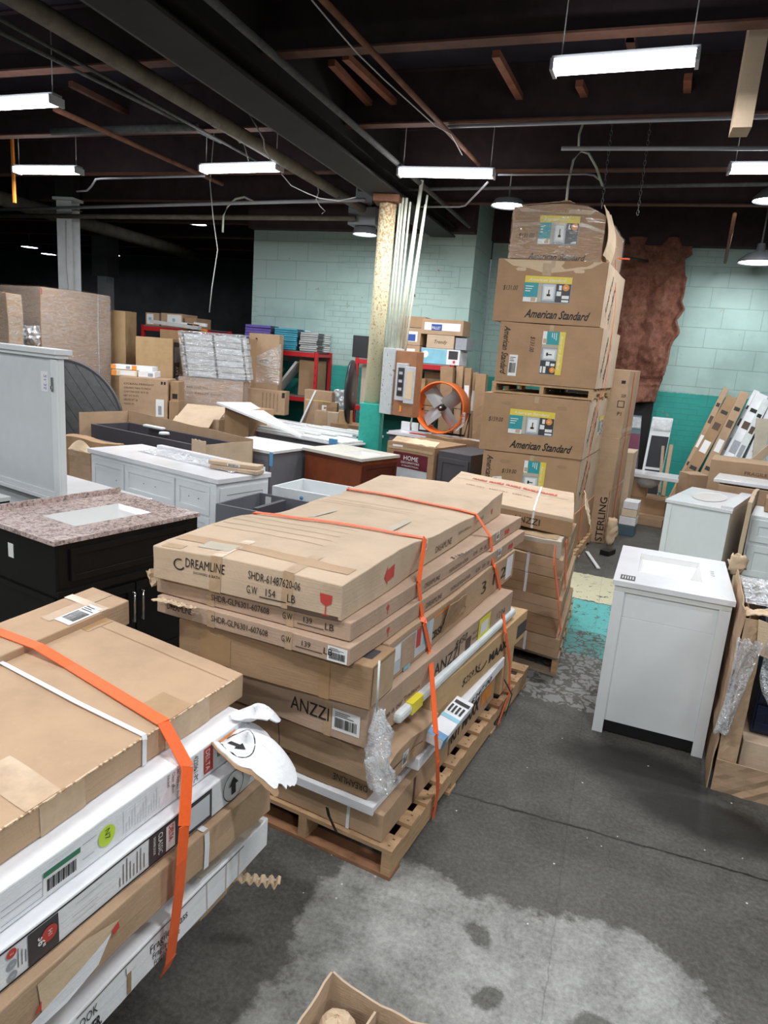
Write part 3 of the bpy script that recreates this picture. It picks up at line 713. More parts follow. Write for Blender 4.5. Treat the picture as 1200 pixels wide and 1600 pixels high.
# ------------------------------------------------------------------ strip lights
def strip(a, b, label, group=None, w=.14, chains=True, watts=None):
    a = Vector(a); b = Vector(b); c = (a+b)/2; d = b-a; L = d.length
    t = thing('strip_light', label, 'ceiling light', tuple(c), math.degrees(math.atan2(d.y, d.x)), group)
    MB().box(-L/2, L/2, -w/2+.02, w/2-.02, .03, .07, 'lamp_shade').build('lamp_housing', t)
    mb = MB(); prof = [(-w/2, .045), (-w/2, .01), (-w/2+.03, -.012), (w/2-.03, -.012), (w/2, .01), (w/2, .045)]
    vs = [(x, y, z) for x in (-L/2+.02, L/2-.02) for y, z in prof]; n = len(prof)
    mb.add(vs, [(i, i+1, n+i+1, n+i) for i in range(n-1)], 'tube_glow'); mb.build('diffuser', t)
    for s_ in (-1, 1):
        x = s_*(L/2-.009); MB().box(x-.011, x+.011, -w/2-.004, w/2+.004, -.016, .05, 'lamp_end').build('end_cap', t)
    if chains:
        for s_ in (-1, 1): MB().tube([(s_*(L/2-.05), 0, .07), (s_*(L/2-.05), 0, DECK-c.z-.01)], .004, 'wire', 5).build('suspension_wire', t)
    ld = bpy.data.lights.new('strip_light_glow', 'AREA'); ld.shape = 'RECTANGLE'; ld.size = L*.95; ld.size_y = w*.8
    ld.energy = watts or LAMP_W; ld.color = (.97, .985, 1)
    lo = bpy.data.objects.new('lamp_light', ld); C.objects.link(lo); lo.parent = t; lo.location = (0, 0, -.02)
    return t
ZL = 3.72
strip(atz(862, 112, ZL), atz(1092, 96, ZL), 'large bright strip light at upper right, nearest of the hanging lights')
strip(atz(622, 273, ZL), atz(773, 276, ZL), 'strip light hanging in the middle, just right of the rusty pillar top')
strip(atz(316, 268, ZL), atz(438, 265, ZL), 'strip light hanging left of the rusty pillar, above the far dark area')
strip(atz(25, 269, ZL), atz(125, 270, ZL), 'strip light hanging above the white column at the left')
q = atz(1137, 268, ZL); strip(q, q+Vector((.95, .02, 0)), 'strip light cut by the right edge of the picture')
q = atz(90, 162, ZL); strip(q-Vector((.95, -.02, 0)), q, 'strip light cut by the left edge of the picture, in the upper corner')
for x, y in ((-4.6, .4), (-2.0, .9), (.6, .9), (-.7, -2.1), (2.6, 2.6), (-6.6, 2.6), (2.4, -2.1), (-3.9, -2.1)):
    strip((x-.45, y, ZL), (x+.45, y, ZL), 'white strip light overhead, outside the picture', 'strip lights outside the picture')

def highbay(u, v, y, r, label, body='bell', watts=18, tilt=0):
    c = aty(u, v, y); t = thing('round_light', label, 'ceiling light', tuple(c))
    if tilt: t.rotation_euler = (math.radians(tilt), 0, 0)
    MB().disc(r*.93, 0, 'round_glow').build('glowing_disc', t)
    if body == 'bell':
        MB().lathe([(r, -.01), (r*.97, .03), (r*.6, .11), (.06, .14), (.05, .24), (.0, .25)], 'lamp_shade').build('lamp_shade', t)
        MB().tube([(0, 0, .24), (0, 0, max(.4, DECK-c.z-.02))], .012, 'steel_dull', 8).build('lamp_stem', t)
    elif body == 'box':
        MB().lathe([(r, -.01), (r*.9, .08), (.0, .09)], 'lamp_shade').build('lamp_shade', t)
        MB().box(-.2, .2, -.16, .16, .092, .32, 'lamp_shade').build('ballast_box', t, bevel=.01)
        MB().box(-.12, .12, -.12, .12, .322, max(.4, DECK-c.z-.02), 'lamp_shade').build('ballast_top', t)
    else:
        MB().lathe([(r, -.01), (r*.8, .06), (0, .07)], 'lamp_shade').build('lamp_shade', t); MB().tube([(0, 0, .068), (0, 0, DECK-c.z-.005)], .01, 'steel_dull', 6).build('lamp_stem', t)
    ld = bpy.data.lights.new('round_light_glow', 'AREA'); ld.shape = 'DISK'; ld.size = r*1.7; ld.energy = watts; ld.color = (.95, .98, 1)
    lo = bpy.data.objects.new('lamp_light', ld); C.objects.link(lo); lo.parent = t; lo.location = (0, 0, -.012)
highbay(570, 366, 9.3, .165, 'round lamp under a grey box, left of the rusty pillar', 'box', 22)
highbay(794, 321, 8.6, .20, 'round lamp beside the upper left corner of the tower', 'flat', 22)
highbay(1185, 410, 11.0, .26, 'bell-shaped round lamp in front of the right green wall', 'bell', 14)
highbay(1205, 313, 9.5, .2, 'round lamp cut by the right edge of the picture', 'bell', 20)
highbay(309, 350, 12.0, .17, 'small distant round lamp left of the green wall', 'flat', 8)
highbay(46, 386, 14.0, .20, 'leftmost of the two small distant lamps beside the white column', 'flat', 5)
highbay(76, 397, 15.5, .20, 'small distant lamp just left of the white column', 'flat', 5)
highbay(175, 398, 15.0, .20, 'small distant lamp right of the white column', 'flat', 5)

# ------------------------------------------------------------------ insulation and the dark opening
def insf(a, b):
    vtop, vbot = 372, 628
    v = vtop+(vbot-vtop)*(1-b)
    R = [(372, 1084), (398, 1080), (402, 1070), (440, 1071), (470, 1064), (485, 1067), (500, 1055), (520, 1060), (540, 1046), (575, 1040), (600, 1030), (628, 1022)]
    for (v0, u0), (v1, u1) in zip(R, R[1:]):
        if v0 <= v <= v1: ur = u0+(u1-u0)*(v-v0)/(v1-v0); break
    ul = 925
    p = aty(ul+(ur-ul)*a, v, 11.9)
    bul = .10*abs(math.sin(PI*(a*3+.15)))**.6 + .10*noise.noise(Vector((p.x*3, 0, p.z*2))) + .05*noise.noise(Vector((p.x*11, 3, p.z*9)))
    if abs(b-.80) < .03: bul -= .09
    if abs(b-.13) < .02: bul -= .07
    p.y -= .03+max(0, bul); return p
tag(MB().sheet(insf, 70, 110, .03, 'insulation', True).build('wall_insulation'), 'torn brown fibre insulation batts hanging over the wall behind the tower', 'insulation')
o = MB().box(-1.1, .42, 11.90, 11.995, 0, 1.75, 'beam_black').build('wall_opening_board'); tag(o, 'dark board closing the opening below the torn insulation', 'board')
a = aty(975, 402, 11.2); b = aty(1012, 408, 11.7); tag(MB().tube([tuple(a), tuple(b)], .02, 'label_dark', 8).build('pry_bar'), 'dark rod leaning out of the insulation near the tower top', 'rod')
# ================================================================== stack A: near left
random.seed(11)
AX, AY = -9, 84
def eA(deg): return Vector((math.cos(math.radians(deg)), math.sin(math.radians(deg)), 0))
def NRfrom(FR, W, ay): return (FR[0]-math.cos(math.radians(ay))*W, FR[1]-math.sin(math.radians(ay))*W)
pallet('wooden pallet under the near left strapped stack, mostly hidden', NRfrom((-1.27, 1.50), 1.5, AY), .9, 1.5, AX, AY, seed=3)
c = Carton('shipping_carton', 'plain brown carton lowest in the near left stack, hidden on its pallet', 'box', .132, .8, 1.45, .20, AX, AY, nr=NRfrom((-1.28, 1.48), 1.45, AY), mat='card')
# thin tan carton (A6)
c6 = Carton('shipping_carton', 'flat crushed brown carton under the white fragile box in the near left stack', 'box', .336, .85, 1.5, .066, AX, AY, nr=NRfrom((-.905, 1.64), 1.5, AY), mat='card', amp=.010)
c6.patch('right', 1.28, .0, 1.40, .065, 'tape_clear', 'tape'); c6.patch('front', .1, .0, .3, .05, 'tape_clear', 'tape')
# white fragile box (A5)
R = 'right'
c5 = Carton('shipping_carton', 'long white carton marked fragile glass near the bottom of the near left stack', 'box', .404, .80, 1.6, .100, AX, AY+1, nr=NRfrom((-.865, 1.70), 1.6, AY+1), mat='white_card', amp=.006, seam=False)
A = c5.at_px
c5.text(R, 'Fragile-Glass', A(234), .052, .034, width=A(292)-A(234)); c5.text(R, 'Fragile-Verre', A(238), .028, .026, width=A(280)-A(238)); c5.text(R, 'Fragil-Vidrio', A(240), .006, .024, width=A(275)-A(240))
c5.text(R, 'LOOK', A(118), .055, .035, width=A(152)-A(118)); c5.text(R, 'OVER.', A(128), .012, .042, bold=.03, width=A(158)-A(128))
c5.patch(R, A(120), .092, A(380), .095, 'ink_brown', 'flap_seam', .002); c5.patch(R, A(198), .01, A(204), .085, 'card_dark', 'torn_patch', .003); c5.patch(R, A(196), .07, A(212), .092, 'paper', 'torn_patch', .0045)
for px in (322, 352, 372): c5.patch(R, A(px), .0, A(px)+.003, .092, 'paper_grey', 'crease', .0025)
c5.band(.74, .012, 'strap_white', ('top',))
mb = MB()
def flapf(a, b): return Vector((.70+.095*b+.01*noise.noise(Vector((a*5, b, 1))), A(290)+(A(392)-A(290))*a+.01*b, .104+.022*(1-b)+.03*b*(1-a)*.6+.004*noise.noise(Vector((a*9, b*3, 4)))))
mb.sheet(flapf, 20, 5, .003, 'paper_grey'); mb.build('torn_flap', c5.root)
Carton('shipping_carton', 'carton set back between the white fragile box and the torn brown one, near left stack', 'box', .508, .60, 1.45, .072, AX, AY, nr=NRfrom((-1.02, 1.56), 1.45, AY), mat='card_dark', seam=False)
# tan carton (A4)
c4 = Carton('shipping_carton', 'brown carton with torn side and white band, fourth from bottom of near left stack', 'box', .584, .80, 1.62, .113, AX, AY-1, nr=NRfrom((-.835, 1.64), 1.62, AY-1), mat='card', amp=.009, seam=False)
A = c4.at_px
c4.patch(R, A(318), 0, A(318)+.018, .112, 'strap_white', 'strapping_band', .004); c4.patch('top', .70, A(318), .80, A(318)+.018, 'strap_white', 'strapping_band', .004)
c4.poly(R, [(A(60), .10), (A(130), .108), (A(185), .085), (A(150), .03), (A(105), .012), (A(62), .02)], 'card_torn', 'torn_patch', .004); c4.poly(R, [(A(42), .03), (A(70), .035), (A(140), .055), (A(172), .07), (A(150), .02), (A(100), .0), (A(45), .0)], 'white_card', 'exposed_liner', .0055)
c4.poly(R, [(A(50), .045), (A(62), .06), (A(60), .04)], 'ink_red', 'red_mark', .0065); c4.poly(R, [(A(172), .075), (A(182), .085), (A(184), .065), (A(174), .06)], 'ink_red', 'red_mark', .0065)
# lower white printed carton
c3 = Carton('shipping_carton', 'white printed shower door carton with black bands, lower of the two white ones', 'box', .700, .74, 1.68, .096, AX, AY-1, nr=NRfrom((-.86, 1.63), 1.68, AY-1), mat='white_card', amp=.004, seam=False)
A = c3.at_px
for v0, v1 in ((.006, .011), (.088, .092)): c3.patch(R, .0, v0, A(330), v1, 'ink', 'printed_band', .002)
c3.patch(R, A(290), .011, A(330), .088, 'label_dark', 'door_picture', .0022); c3.patch(R, A(294), .018, A(326), .082, 'label_lightgrey', 'door_picture', .0036)
c3.patch(R, A(232), .011, A(288), .088, 'label_dark', 'label_panel', .0022); c3.patch(R, A(258), .014, A(272), .084, 'paper', 'logo_panel', .0036)
c3.text(R, 'DELTA', A(262), .082, .022, 'ink_red', rot=-90, off=.0048, width=.045, bold=.02); c3.text(R, 'CLASSIC', A(246), .082, .020, 'ink_white', rot=-90, off=.0036, width=.06); c3.text(R, 'SHOWER DOOR', A(238), .082, .010, 'ink_white', rot=-90, off=.0036, width=.05)
for i in range(8): x_ = A(186)+(A(229)-A(186))*i/8; c3.patch(R, x_, .020, x_+.0022, .045+.038*abs(math.sin(i*2.3)), 'ink_brown', 'fine_print', .0022)
for v0, u0, u1 in ((.030, 112, 150), (.044, 112, 152), (.070, 118, 160)): c3.patch(R, A(u0), v0, A(u1), v0+.001, 'label_grey', 'line_drawing', .0022)
c3.patch(R, A(43), .012, A(91), .086, 'label_dark', 'label_panel', .0022)
def disc_on(c, face, u, v, r, m, name='round_mark', off=.0036, n=20, parent=None): return c.poly(face, [(u+r*math.cos(2*PI*k/n), v+r*math.sin(2*PI*k/n)) for k in range(n)], m, name, off, parent)
disc_on(c3, R, A(76), .054, .018, 'ink_red'); c3.text(R, 'H1', A(73), .063, .014, 'ink_white', rot=-90, off=.005); c3.text(R, '36"', A(58), .062, .022, 'ink_white', rot=-90, off=.0036, bold=.02)
for k, m in enumerate(('ink_red', 'label_grey', 'label_grey')): disc_on(c3, R, A(17), .076-.026*k, .0105, m); c3.text(R, 'H1', A(17)-.004, .074-.026*k, .007, 'ink_white', off=.005)
for k in range(3): c3.patch(R, A(27)+.008*k, .03, A(27)+.008*k+.0015, .075-.008*k, 'ink', 'fine_print', .0022)
def ring_arrow(c, face, u, v, r, rot=90):
    mb = MB(); n = 28
    for k in range(n):
        a0, a1 = 2*PI*k/n, 2*PI*(k+1)/n
        mb.add([c.surf(face, u+q*math.cos(a), v+q*math.sin(a), .003) for q, a in ((r, a0), (r*1.06, a0), (r*1.06, a1), (r, a1))], [(0, 1, 2, 3)], 'ink')
    s_ = r*.62; P = [(-.35, -1), (.35, -1), (.35, .1), (.8, .1), (0, 1), (-.8, .1), (-.35, .1)]
    a = math.radians(rot-90); mb.add([c.surf(face, u+s_*(x*math.cos(a)-y*math.sin(a)), v+s_*(x*math.sin(a)+y*math.cos(a)), .003) for x, y in P], [(0, 1, 2, 3, 4, 5, 6)], 'ink')
    return mb.build('round_arrow_mark', c.root)
ring_arrow(c3, R, A(364), .048, .043)
# upper white printed carton with the torn end
c2 = Carton('shipping_carton', 'white printed carton with N7 sticker and torn end flap, near left stack', 'box', .800, .72, 1.70, .092, AX, AY-1, nr=NRfrom((-.895, 1.62), 1.70, AY-1), mat='white_card', amp=.005, seam=False)
A = c2.at_px
c2.text(R, '422061-PC', A(302), .086, .024, rot=-90, width=.075)
c2.patch(R, A(318), .012, A(332), .086, 'ink_red', 'logo_panel', .0022); c2.text(R, 'DELTA', A(320), .080, .024, 'ink_white', rot=-90, off=.0036, width=.060)
c2.patch(R, A(339), .072, A(366), .082, 'label_orange', 'orange_bar', .0022)
for i in range(10): x_ = A(339)+(A(364)-A(339))*i/10; c2.patch(R, x_, .036, x_+.0035, .066, 'ink', 'barcode', .0022)
for i, tx in enumerate(('Frameless', '36" bypass door', 'Clear glass', 'Nickel')): c2.text(R, tx, A(283)-.017*i, .085, .013, 'ink_red' if i == 0 else 'ink', rot=-90)
for i in range(14): x_ = A(192)+(A(252)-A(192))*i/14; c2.patch(R, x_, .018, x_+.0014, .078-.012*((i*3) % 4), 'label_lightgrey', 'fine_print', .0022)
o = disc_on(c2, R, A(166), .046, .024, 'label_lime', 'price_sticker', .0024); c2.text(R, 'N7', A(166)-.006, .062, .020, 'ink', rot=-90, off=.0040, parent=o)
x0_, x1_ = A(66), A(124); lb = c2.patch(R, x0_, .010, x1_, .068, 'paper', 'shipping_label', .0024); c2.patch(R, x0_, .055, x1_, .068, 'label_green', 'label_header', .0036, lb)
for i in range(18): x_ = x0_+(x1_-x0_)*(.1+.8*i/18); c2.patch(R, x_, .018, x_+(.002 if i % 3 else .0035), .047, 'ink', 'barcode', .0036, lb)
for v0, u0, u1 in ((.034, 0, 64), (.050, 0, 64), (.014, 0, 80), (.066, 128, 150), (.03, 128, 146)): c2.patch(R, A(u0), v0, A(u1), v0+.0015, 'label_grey', 'line_drawing', .0022)
# torn end flap curling out of the white carton
def tornf(cx, cy, rx, ry, z0, seed, droop=.08, lift=.03, ang=0):
    ca, sa = math.cos(ang), math.sin(ang)
    def f(a, b):
        th = 2*PI*a; rr = b*(1+.16*noise.noise(Vector((math.cos(th)*3, math.sin(th)*3, seed)))+.05*noise.noise(Vector((math.cos(th)*15, math.sin(th)*15, seed))))
        x, y = rr*rx*math.cos(th), rr*ry*math.sin(th); X, Y = x*ca-y*sa, x*sa+y*ca
        return Vector((cx+X, cy+Y, z0 + lift*math.sin(rr*2.2+th) - droop*max(0, x/rx+.3)*rr + .012*noise.noise(Vector((X*16, Y*16, seed)))))
    return f
mb = MB(); f_ = tornf(.775, 1.58, .155, .085, .085, 2.0, .075, .02, -.05); mb.sheet(f_, 72, 12, .004, 'white_card'); o = mb.build('torn_flap', c2.root)
mb = MB(); mb.sheet(lambda a, b: f_(.5+.0*a+.42*a, .97+.09*b)-Vector((0, 0, .003+.004*b)), 40, 2, .004, 'card_dark'); mb.build('torn_edge', o)
mb = MB(); cx_, cy_ = .765, 1.55
grid_ = [f_(i/60, j/14) for i in range(60) for j in range(1, 15)]
def on_flap(x, y):
    b = min(grid_, key=lambda p: (p.x-x)**2+(p.y-y)**2); return Vector((x, y, b.z+.006))
mb.add([on_flap(cx_+q*.050*math.cos(a), cy_+q*.038*math.sin(a)) for k in range(24) for q, a in ((1, 2*PI*k/24), (1.06, 2*PI*k/24))], [(2*k, 2*k+1, (2*k+3) % 48, (2*k+2) % 48) for k in range(24)], 'ink')
mb.add([on_flap(cx_+.028*x, cy_+.024*y) for x, y in ((-1, -.35), (.1, -.35), (.1, -.8), (1, 0), (.1, .8), (.1, .35), (-1, .35))], [(0, 1, 2, 3, 4, 5, 6)], 'ink'); mb.build('round_arrow_mark', o)
mb = MB(); mb.sheet(tornf(.74, 1.66, .07, .05, .115, 5.0, .03, .02, .6), 36, 7, .004, 'white_card'); mb.build('torn_flap', c2.root)
mb = MB(); mb.sheet(tornf(.80, 1.64, .07, .035, .035, 8.0, .05, .01, -.2), 36, 7, .004, 'card_dark'); mb.build('torn_liner', c2.root)
# big flat tan carton on top (A2) and narrow one behind it (A1)
c1 = Carton('shipping_carton', 'wide flat tan carton on top of the near left stack under orange strap', 'box', .896, .70, 1.72, .078, AX-4, AY+1, nr=NRfrom((-.972, 1.695), 1.72, AY+1), mat='card', amp=.004, seam=False)
c1.patch('top', .58, 1.40, .698, 1.49, 'tape_brown', 'tape'); c1.patch('top', .50, .97, .698, 1.06, 'tape_clear', 'tape'); c1.patch('right', 1.38, .0, 1.56, .077, 'tape_clear', 'tape'); c1.patch('right', 1.0, .0, 1.12, .077, 'tape_clear', 'tape')
c1.patch('top', .02, 1.60, .10, 1.715, 'tape_brown', 'tape'); c1.patch('top', .52, .42, .698, .56, 'tape_brown', 'tape'); c1.patch('top', .02, 1.655, .69, 1.659, 'card_dark', 'crease', .001)
mb = MB()
rn_ = random.Random(4)
for i in range(230):
    v = .3+i*.006; p = c1.surf('right', v, .0775, .0012); q_ = rn_.uniform(.001, .004); mb.box(p.x-.004, p.x+rn_.uniform(.0, .0015), p.y-.0028, p.y+.0028, p.z-q_, p.z+.0006, 'card_dark' if rn_.random() < .35 else 'card_torn')
mb.build('corrugated_edge', c1.root)
c0 = Carton('shipping_carton', 'narrow tan carton with barcode label behind the wide flat one, near left stack', 'box', .908, .21, 1.30, .092, AX-3, AY+4, nr=NRfrom((-1.600, 1.955), 1.30, AY+4), mat='card', amp=.003, seam=False)
c0.patch('top', .075, 1.0, .125, 1.295, 'tape_brown', 'tape'); c0.patch('top', .0, 1.16, .21, 1.20, 'tape_clear', 'tape', .002)
c0.label('top', .125, 1.02, .08, .16, 0)
cc = Carton('shipping_carton', 'hidden carton carrying the narrow tan carton in the near left stack', 'box', .69, .2, 1.25, .21, AX-3, AY+4, nr=NRfrom((-1.635, 1.90), 1.25, AY+4), mat='card')
cc = Carton('shipping_carton', 'lower hidden carton beneath the narrow tan one, near left stack', 'box', .336, .2, 1.2, .35, AX-3, AY+4, nr=NRfrom((-1.73, 1.86), 1.2, AY+4), mat='card')
# shredded cardboard poking out of the bottom
mb = MB()
def shred(a, b): 
    return Vector((-.93+.13*a+.012*b, 1.575-.03*b+.09*a, .375-.05*a+.010*math.sin(a*40)*(.3+a)))
mb.sheet(shred, 40, 3, .004, 'card_torn'); mb.tube([(-.92, 1.57, .375), (-.86, 1.61, .35), (-.80, 1.655, .33)], .005, 'paper_grey', 6)
tag(mb.build('torn_cardboard'), 'shredded corrugated strip sticking out low on the near left stack', 'cardboard scrap')
# straps on stack A
def pt(c, face, u, v, off): return c.root.matrix_world @ c.surf(face, u, v, off)
bpy.context.view_layer.update()
def over(pixels, off=0): return [Vector(p) for p in pixels]
s0 = atz(-60, 968, .99); s1 = atz(100, 1037, .984); s2 = pt(c1, 'right', 1.12, .078, .004)
s1b = atz(258, 1131, .980)
s3 = atz(292, 1196, .90)
ribbon('ratchet_strap', 'wide orange ratchet strap running over the near left stack', 'strap',
       [atz(-140, 935, 1.005), atz(60, 1010, 1.004), atz(110, 1040, .980), atz(255, 1128, .979), atz(293, 1198, .892), atz(288, 1290, .79), atz(284, 1345, .705), atz(280, 1392, .62), atz(272, 1455, .50), atz(266, 1500, .40), atz(258, 1518, .34)], (.05, 1, 0), .038, .0025, 'strap_orange')
vs_ = c1.at_px(229, .078)
ribbon('poly_strap', 'narrow white plastic strap across the wide flat tan carton', 'strap',
       [atz(-30, 1018, .981), atz(120, 1097, .981), c1.world('top', .698, vs_-.006, .003), c1.world(R, vs_-.01, .074, .004), c1.world(R, vs_-.012, .002, .004)], (.05, 1, 0), .014, .002, 'strap_white')

# ================================================================== stack B: main pallet
P0 = (-.585, 2.16); BX, BY = -8.5, 82.5
pallet('long wooden pallet carrying the central strapped stack of shower door cartons', P0, .80, 1.92, BX, BY, nb=12, seed=1, mats=('pallet_wood', 'pallet_wood', 'pallet_wood_red'))
def sB(s_, t, ay=BY):   # along the stack from the near right pallet corner, t to the left
    e = eA(ay); l = Vector((-e.y, e.x, 0)); p = Vector((P0[0], P0[1], 0))+e*s_+l*t; return (p.x, p.y)
b1 = Carton('shipping_carton', 'brown carton lowest on the central pallet with a white sheet on it', 'box', .133, .76, .67, .120, BX, BY, nr=sB(.02, .05), mat='card', amp=.005, seam=False)
b1.patch('front', .60, 0, .615, .12, 'strap_white', 'strapping_band', .003); b1.patch('right', .28, .0, .30, .119, 'ink_brown', 'crease', .002)
mb = MB(); mb.box(0, .66, .0, .60, 0, .022, 'white_card'); mb.box(0, .66, -.012, -.0005, -.012, .022, 'white_card'); o = mb.build('foam_sheet', loc=(b1.root.location.x+.06, b1.root.location.y-.022, .262)); o.rotation_euler = (0, 0, math.radians(BX)); tag(o, 'white rigid sheet lying on the lowest carton of the central pallet', 'sheet')
mb = MB(); 
ribbon('black_band', 'black plastic band around the lowest carton of the central pallet', 'band', [atz(511, 1262, .292), atz(514, 1275, .25), atz(525, 1299, .14)], (1, -.18, 0), .012, .003, 'strap_black')
b2 = Carton('shipping_carton', 'flattened brown carton with upside-down printing, second lowest on central pallet', 'box', .288, .72, .66, .092, BX, BY, nr=sB(.02, .125), mat='card_dark', amp=.007, seam=False)
b2.text('front', '\u2022SHDR-GLP6301'.replace('\u2022', ''), .36, .068, .045, rot=180, width=.24); b2.text('front', 'DREAMLINE', .72, .062, .040, rot=180, width=.15)
def bulge(a, b): return -.02*math.sin(PI*a)*math.sin(PI*b)
b3 = Carton('crushed_carton', 'crushed bulging brown carton, third from bottom on the central pallet', 'box', .392, .80, .46, .125, BX, BY, nr=sB(-.02, .02), mat='card', amp=.020, seed=4, seam=False, top=lambda a, b: -.015*a+.02*math.sin(5*b))
b3.label('right', .13, .02, .045, .07); b3.patch('front', .3, .0, .303, .12, 'ink_brown', 'crease', .002); b3.patch('right', .01, .06, .30, .063, 'ink_brown', 'crease', .002)
# lower long printed carton, white long carton, wide wooden-coloured carton at the right side
b3b = Carton('shipping_carton', 'long brown carton with heavy black letters low on the right of the central pallet', 'box', .135, .22, 1.30, .19, BX, BY, nr=sB(1.14-.0, .055)if False else sB(.50, .0)if False else sB(1.13, .055), mat='card', amp=.003, seam=False) if False else None
lb3 = Carton('shipping_carton', 'long brown carton with heavy black letters low at the right side of central pallet', 'box', .135, .60, .66, .185, BX, BY, nr=sB(.72, .05), mat='card', amp=.003, seam=False)
A = lb3.at_px; lb3.text('right', 'KIT MAXX', A(702), .06, .10, bold=.03, width=A(748)-A(702)); lb3.patch('right', A(752), .05, A(768), .13, 'label_orange', 'orange_sticker')
wl = Carton('shipping_carton', 'long white carton with handwritten price low at the right side of central pallet', 'box', .323, .085, 1.16, .056, BX, BY, nr=sB(.25, .02), mat='white_card', amp=.003, seam=False)
A = wl.at_px; wl.text('right', '$347.00', A(735), .012, .038, bold=.01, shear=.3, width=A(768)-A(735))
wlf = Carton('shipping_carton', 'white carton corner below the blue parcel at the right of the central pallet', 'box', .262, .07, .36, .058, BX, BY, nr=sB(.34, .045)if False else sB(.36, .038), mat='white_card', amp=.002, seam=False) if False else None
mx = Carton('shipping_carton', 'long pale brown carton with oval logo and handwritten price, right of central pallet', 'box', .382, .17, 1.30, .165, BX, 79.5, nr=(-.600, 2.64), mat='card_yellow', amp=.003, seam=False)
A = mx.at_px; mx.text('right', 'MAAX', A(764), .05, .07, bold=.04, width=A(792)-A(764)); mx.text('right', '$259.55', A(722), .06, .055, shear=.3, width=A(750)-A(722)); mx.patch('right', A(808), .03, A(824), .11, 'label_dark', 'black_panel')
mb = MB()
for k in range(18):
    a0, a1 = PI*.95+PI*.9*k/18, PI*.95+PI*.9*(k+1)/18
    mb.add([mx.surf('right', A(752)+q*.085*math.cos(a), .10+q*.05*math.sin(a), .003) for q, a in ((.85, a0), (1, a0), (1, a1), (.85, a1))], [(0, 1, 2, 3)], 'ink')
mb.build('oval_logo', mx.root)
mx.text('top', 'MAAX', .12, .42, .05, rot=90); mx.patch('top', .06, .02, .063, 1.28, 'ink_brown', 'flap_seam', .0015); mx.patch('top', .10, .4, .102, 1.28, 'ink_brown', 'flap_seam', .0015)
# brown carton core under the long ones (keeps the stack solid)
core = Carton('shipping_carton', 'wide brown carton inside the central stack behind the crushed one', 'box', .392, .50, 1.25, .160, BX, BY, nr=sB(.46, .26), mat='card', amp=.002, seam=False)
core2 = Carton('shipping_carton', 'brown carton inside the central stack behind the flattened one', 'box', .135, .10, .66, .18, BX, BY, nr=sB(.72, .67), mat='card', amp=.002, seam=False)
core3 = Carton('shipping_carton', 'flat brown carton inside the central stack, above the lettered carton', 'box', .323, .60, .66, .062, BX, BY, nr=sB(.72, .13), mat='card', amp=.002, seam=False)
# wrapped tube
tb = Carton('wrapped_tube', 'long white foam-wrapped bar lying against the big side-printed carton', 'package', .553, .052, 1.62, .050, BX+0, BY-1, nr=sB(.30, .115, BY), mat='foam', amp=.004, seam=False) if False else None
# ANZZI long carton
an = Carton('shipping_carton', 'large carton printed with tradition slogan and $450 in the middle of the central stack', 'box', .556, .80, 1.60, .165, BX, 80.5, nr=(-.700, 2.11), mat='card_pink', amp=.004, seed=9, seam=False)
A = an.at_px; an.text(R, 'Perfection is our Tradition', A(577), .055, .036, width=A(655)-A(577), rot=2); an.text(R, 'ANZZI', A(678), .055, .085, width=A(717)-A(678)); an.text(R, '$450', A(709), .112, .05, shear=.3, width=A(728)-A(709))
an.patch(R, A(746), .04, A(764), .155, 'label_brightyellow', 'yellow_label', .003); an.patch(R, A(749), .07, A(761), .13, 'paper', 'yellow_label', .0042); an.patch(R, A(727), .05, A(735), .11, 'ink_brown', 'printed_block', .002)
for k in range(2): an.text(R, ('FRAGILE GLASS', 'HANDLE CARE')[k], A(737), .105-.03*k, .018, width=.07)
an.text('front', 'ANZZI', .47, .060, .075, width=.17); an.label('front', .655, .035, .115, .085); an.patch('front', .62, .0, .65, .16, 'tape_clear', 'tape')
an.text(R, '1 2 3 4', A(776), .07, .05, width=.12)
tbm = MB(); q0 = Vector((*sB(.14, .095, 81.5), .585)); q1 = Vector((*sB(1.59, .085, 81.5), .585))
# white wrapped bar
e = (q1-q0).normalized(); tbm.bar(q0, q1, .046, .044, 'foam'); o = tbm.build('wrapped_bar', bevel=.014)
tag(o, 'long white foam-wrapped bar along the right side of the central stack', 'package')
pl_ = MB().bar(q0+e*.10, q0+e*.20, .051, .049, 'label_brightyellow').build('yellow_label', o); pl_.location = (0, 0, .001)
# blue and white parcel strapped on the side
pr = Carton('parcel', 'silver and white parcel with blue end strapped to the right of the central stack', 'parcel', .430, .085, .36, .045, BX, BY, nl=sB(.31, .036), mat='white_card', amp=.006, seam=False, tilt=(0, 14))
pr.patch('top', .0, .0, .085, .05, 'label_blue', 'blue_end'); pr.patch('right', .0, .0, .05, .05, 'label_blue', 'blue_end'); pr.patch('top', .0, .16, .085, .19, 'label_sky', 'blue_tape')
pr.patch('top', .01, .30, .08, .325, 'ink', 'printed_block', .003)
for i in range(4): pr.patch('top', .010+.018*i, .215, .020+.018*i, .28, 'ink', 'printed_block', .003)
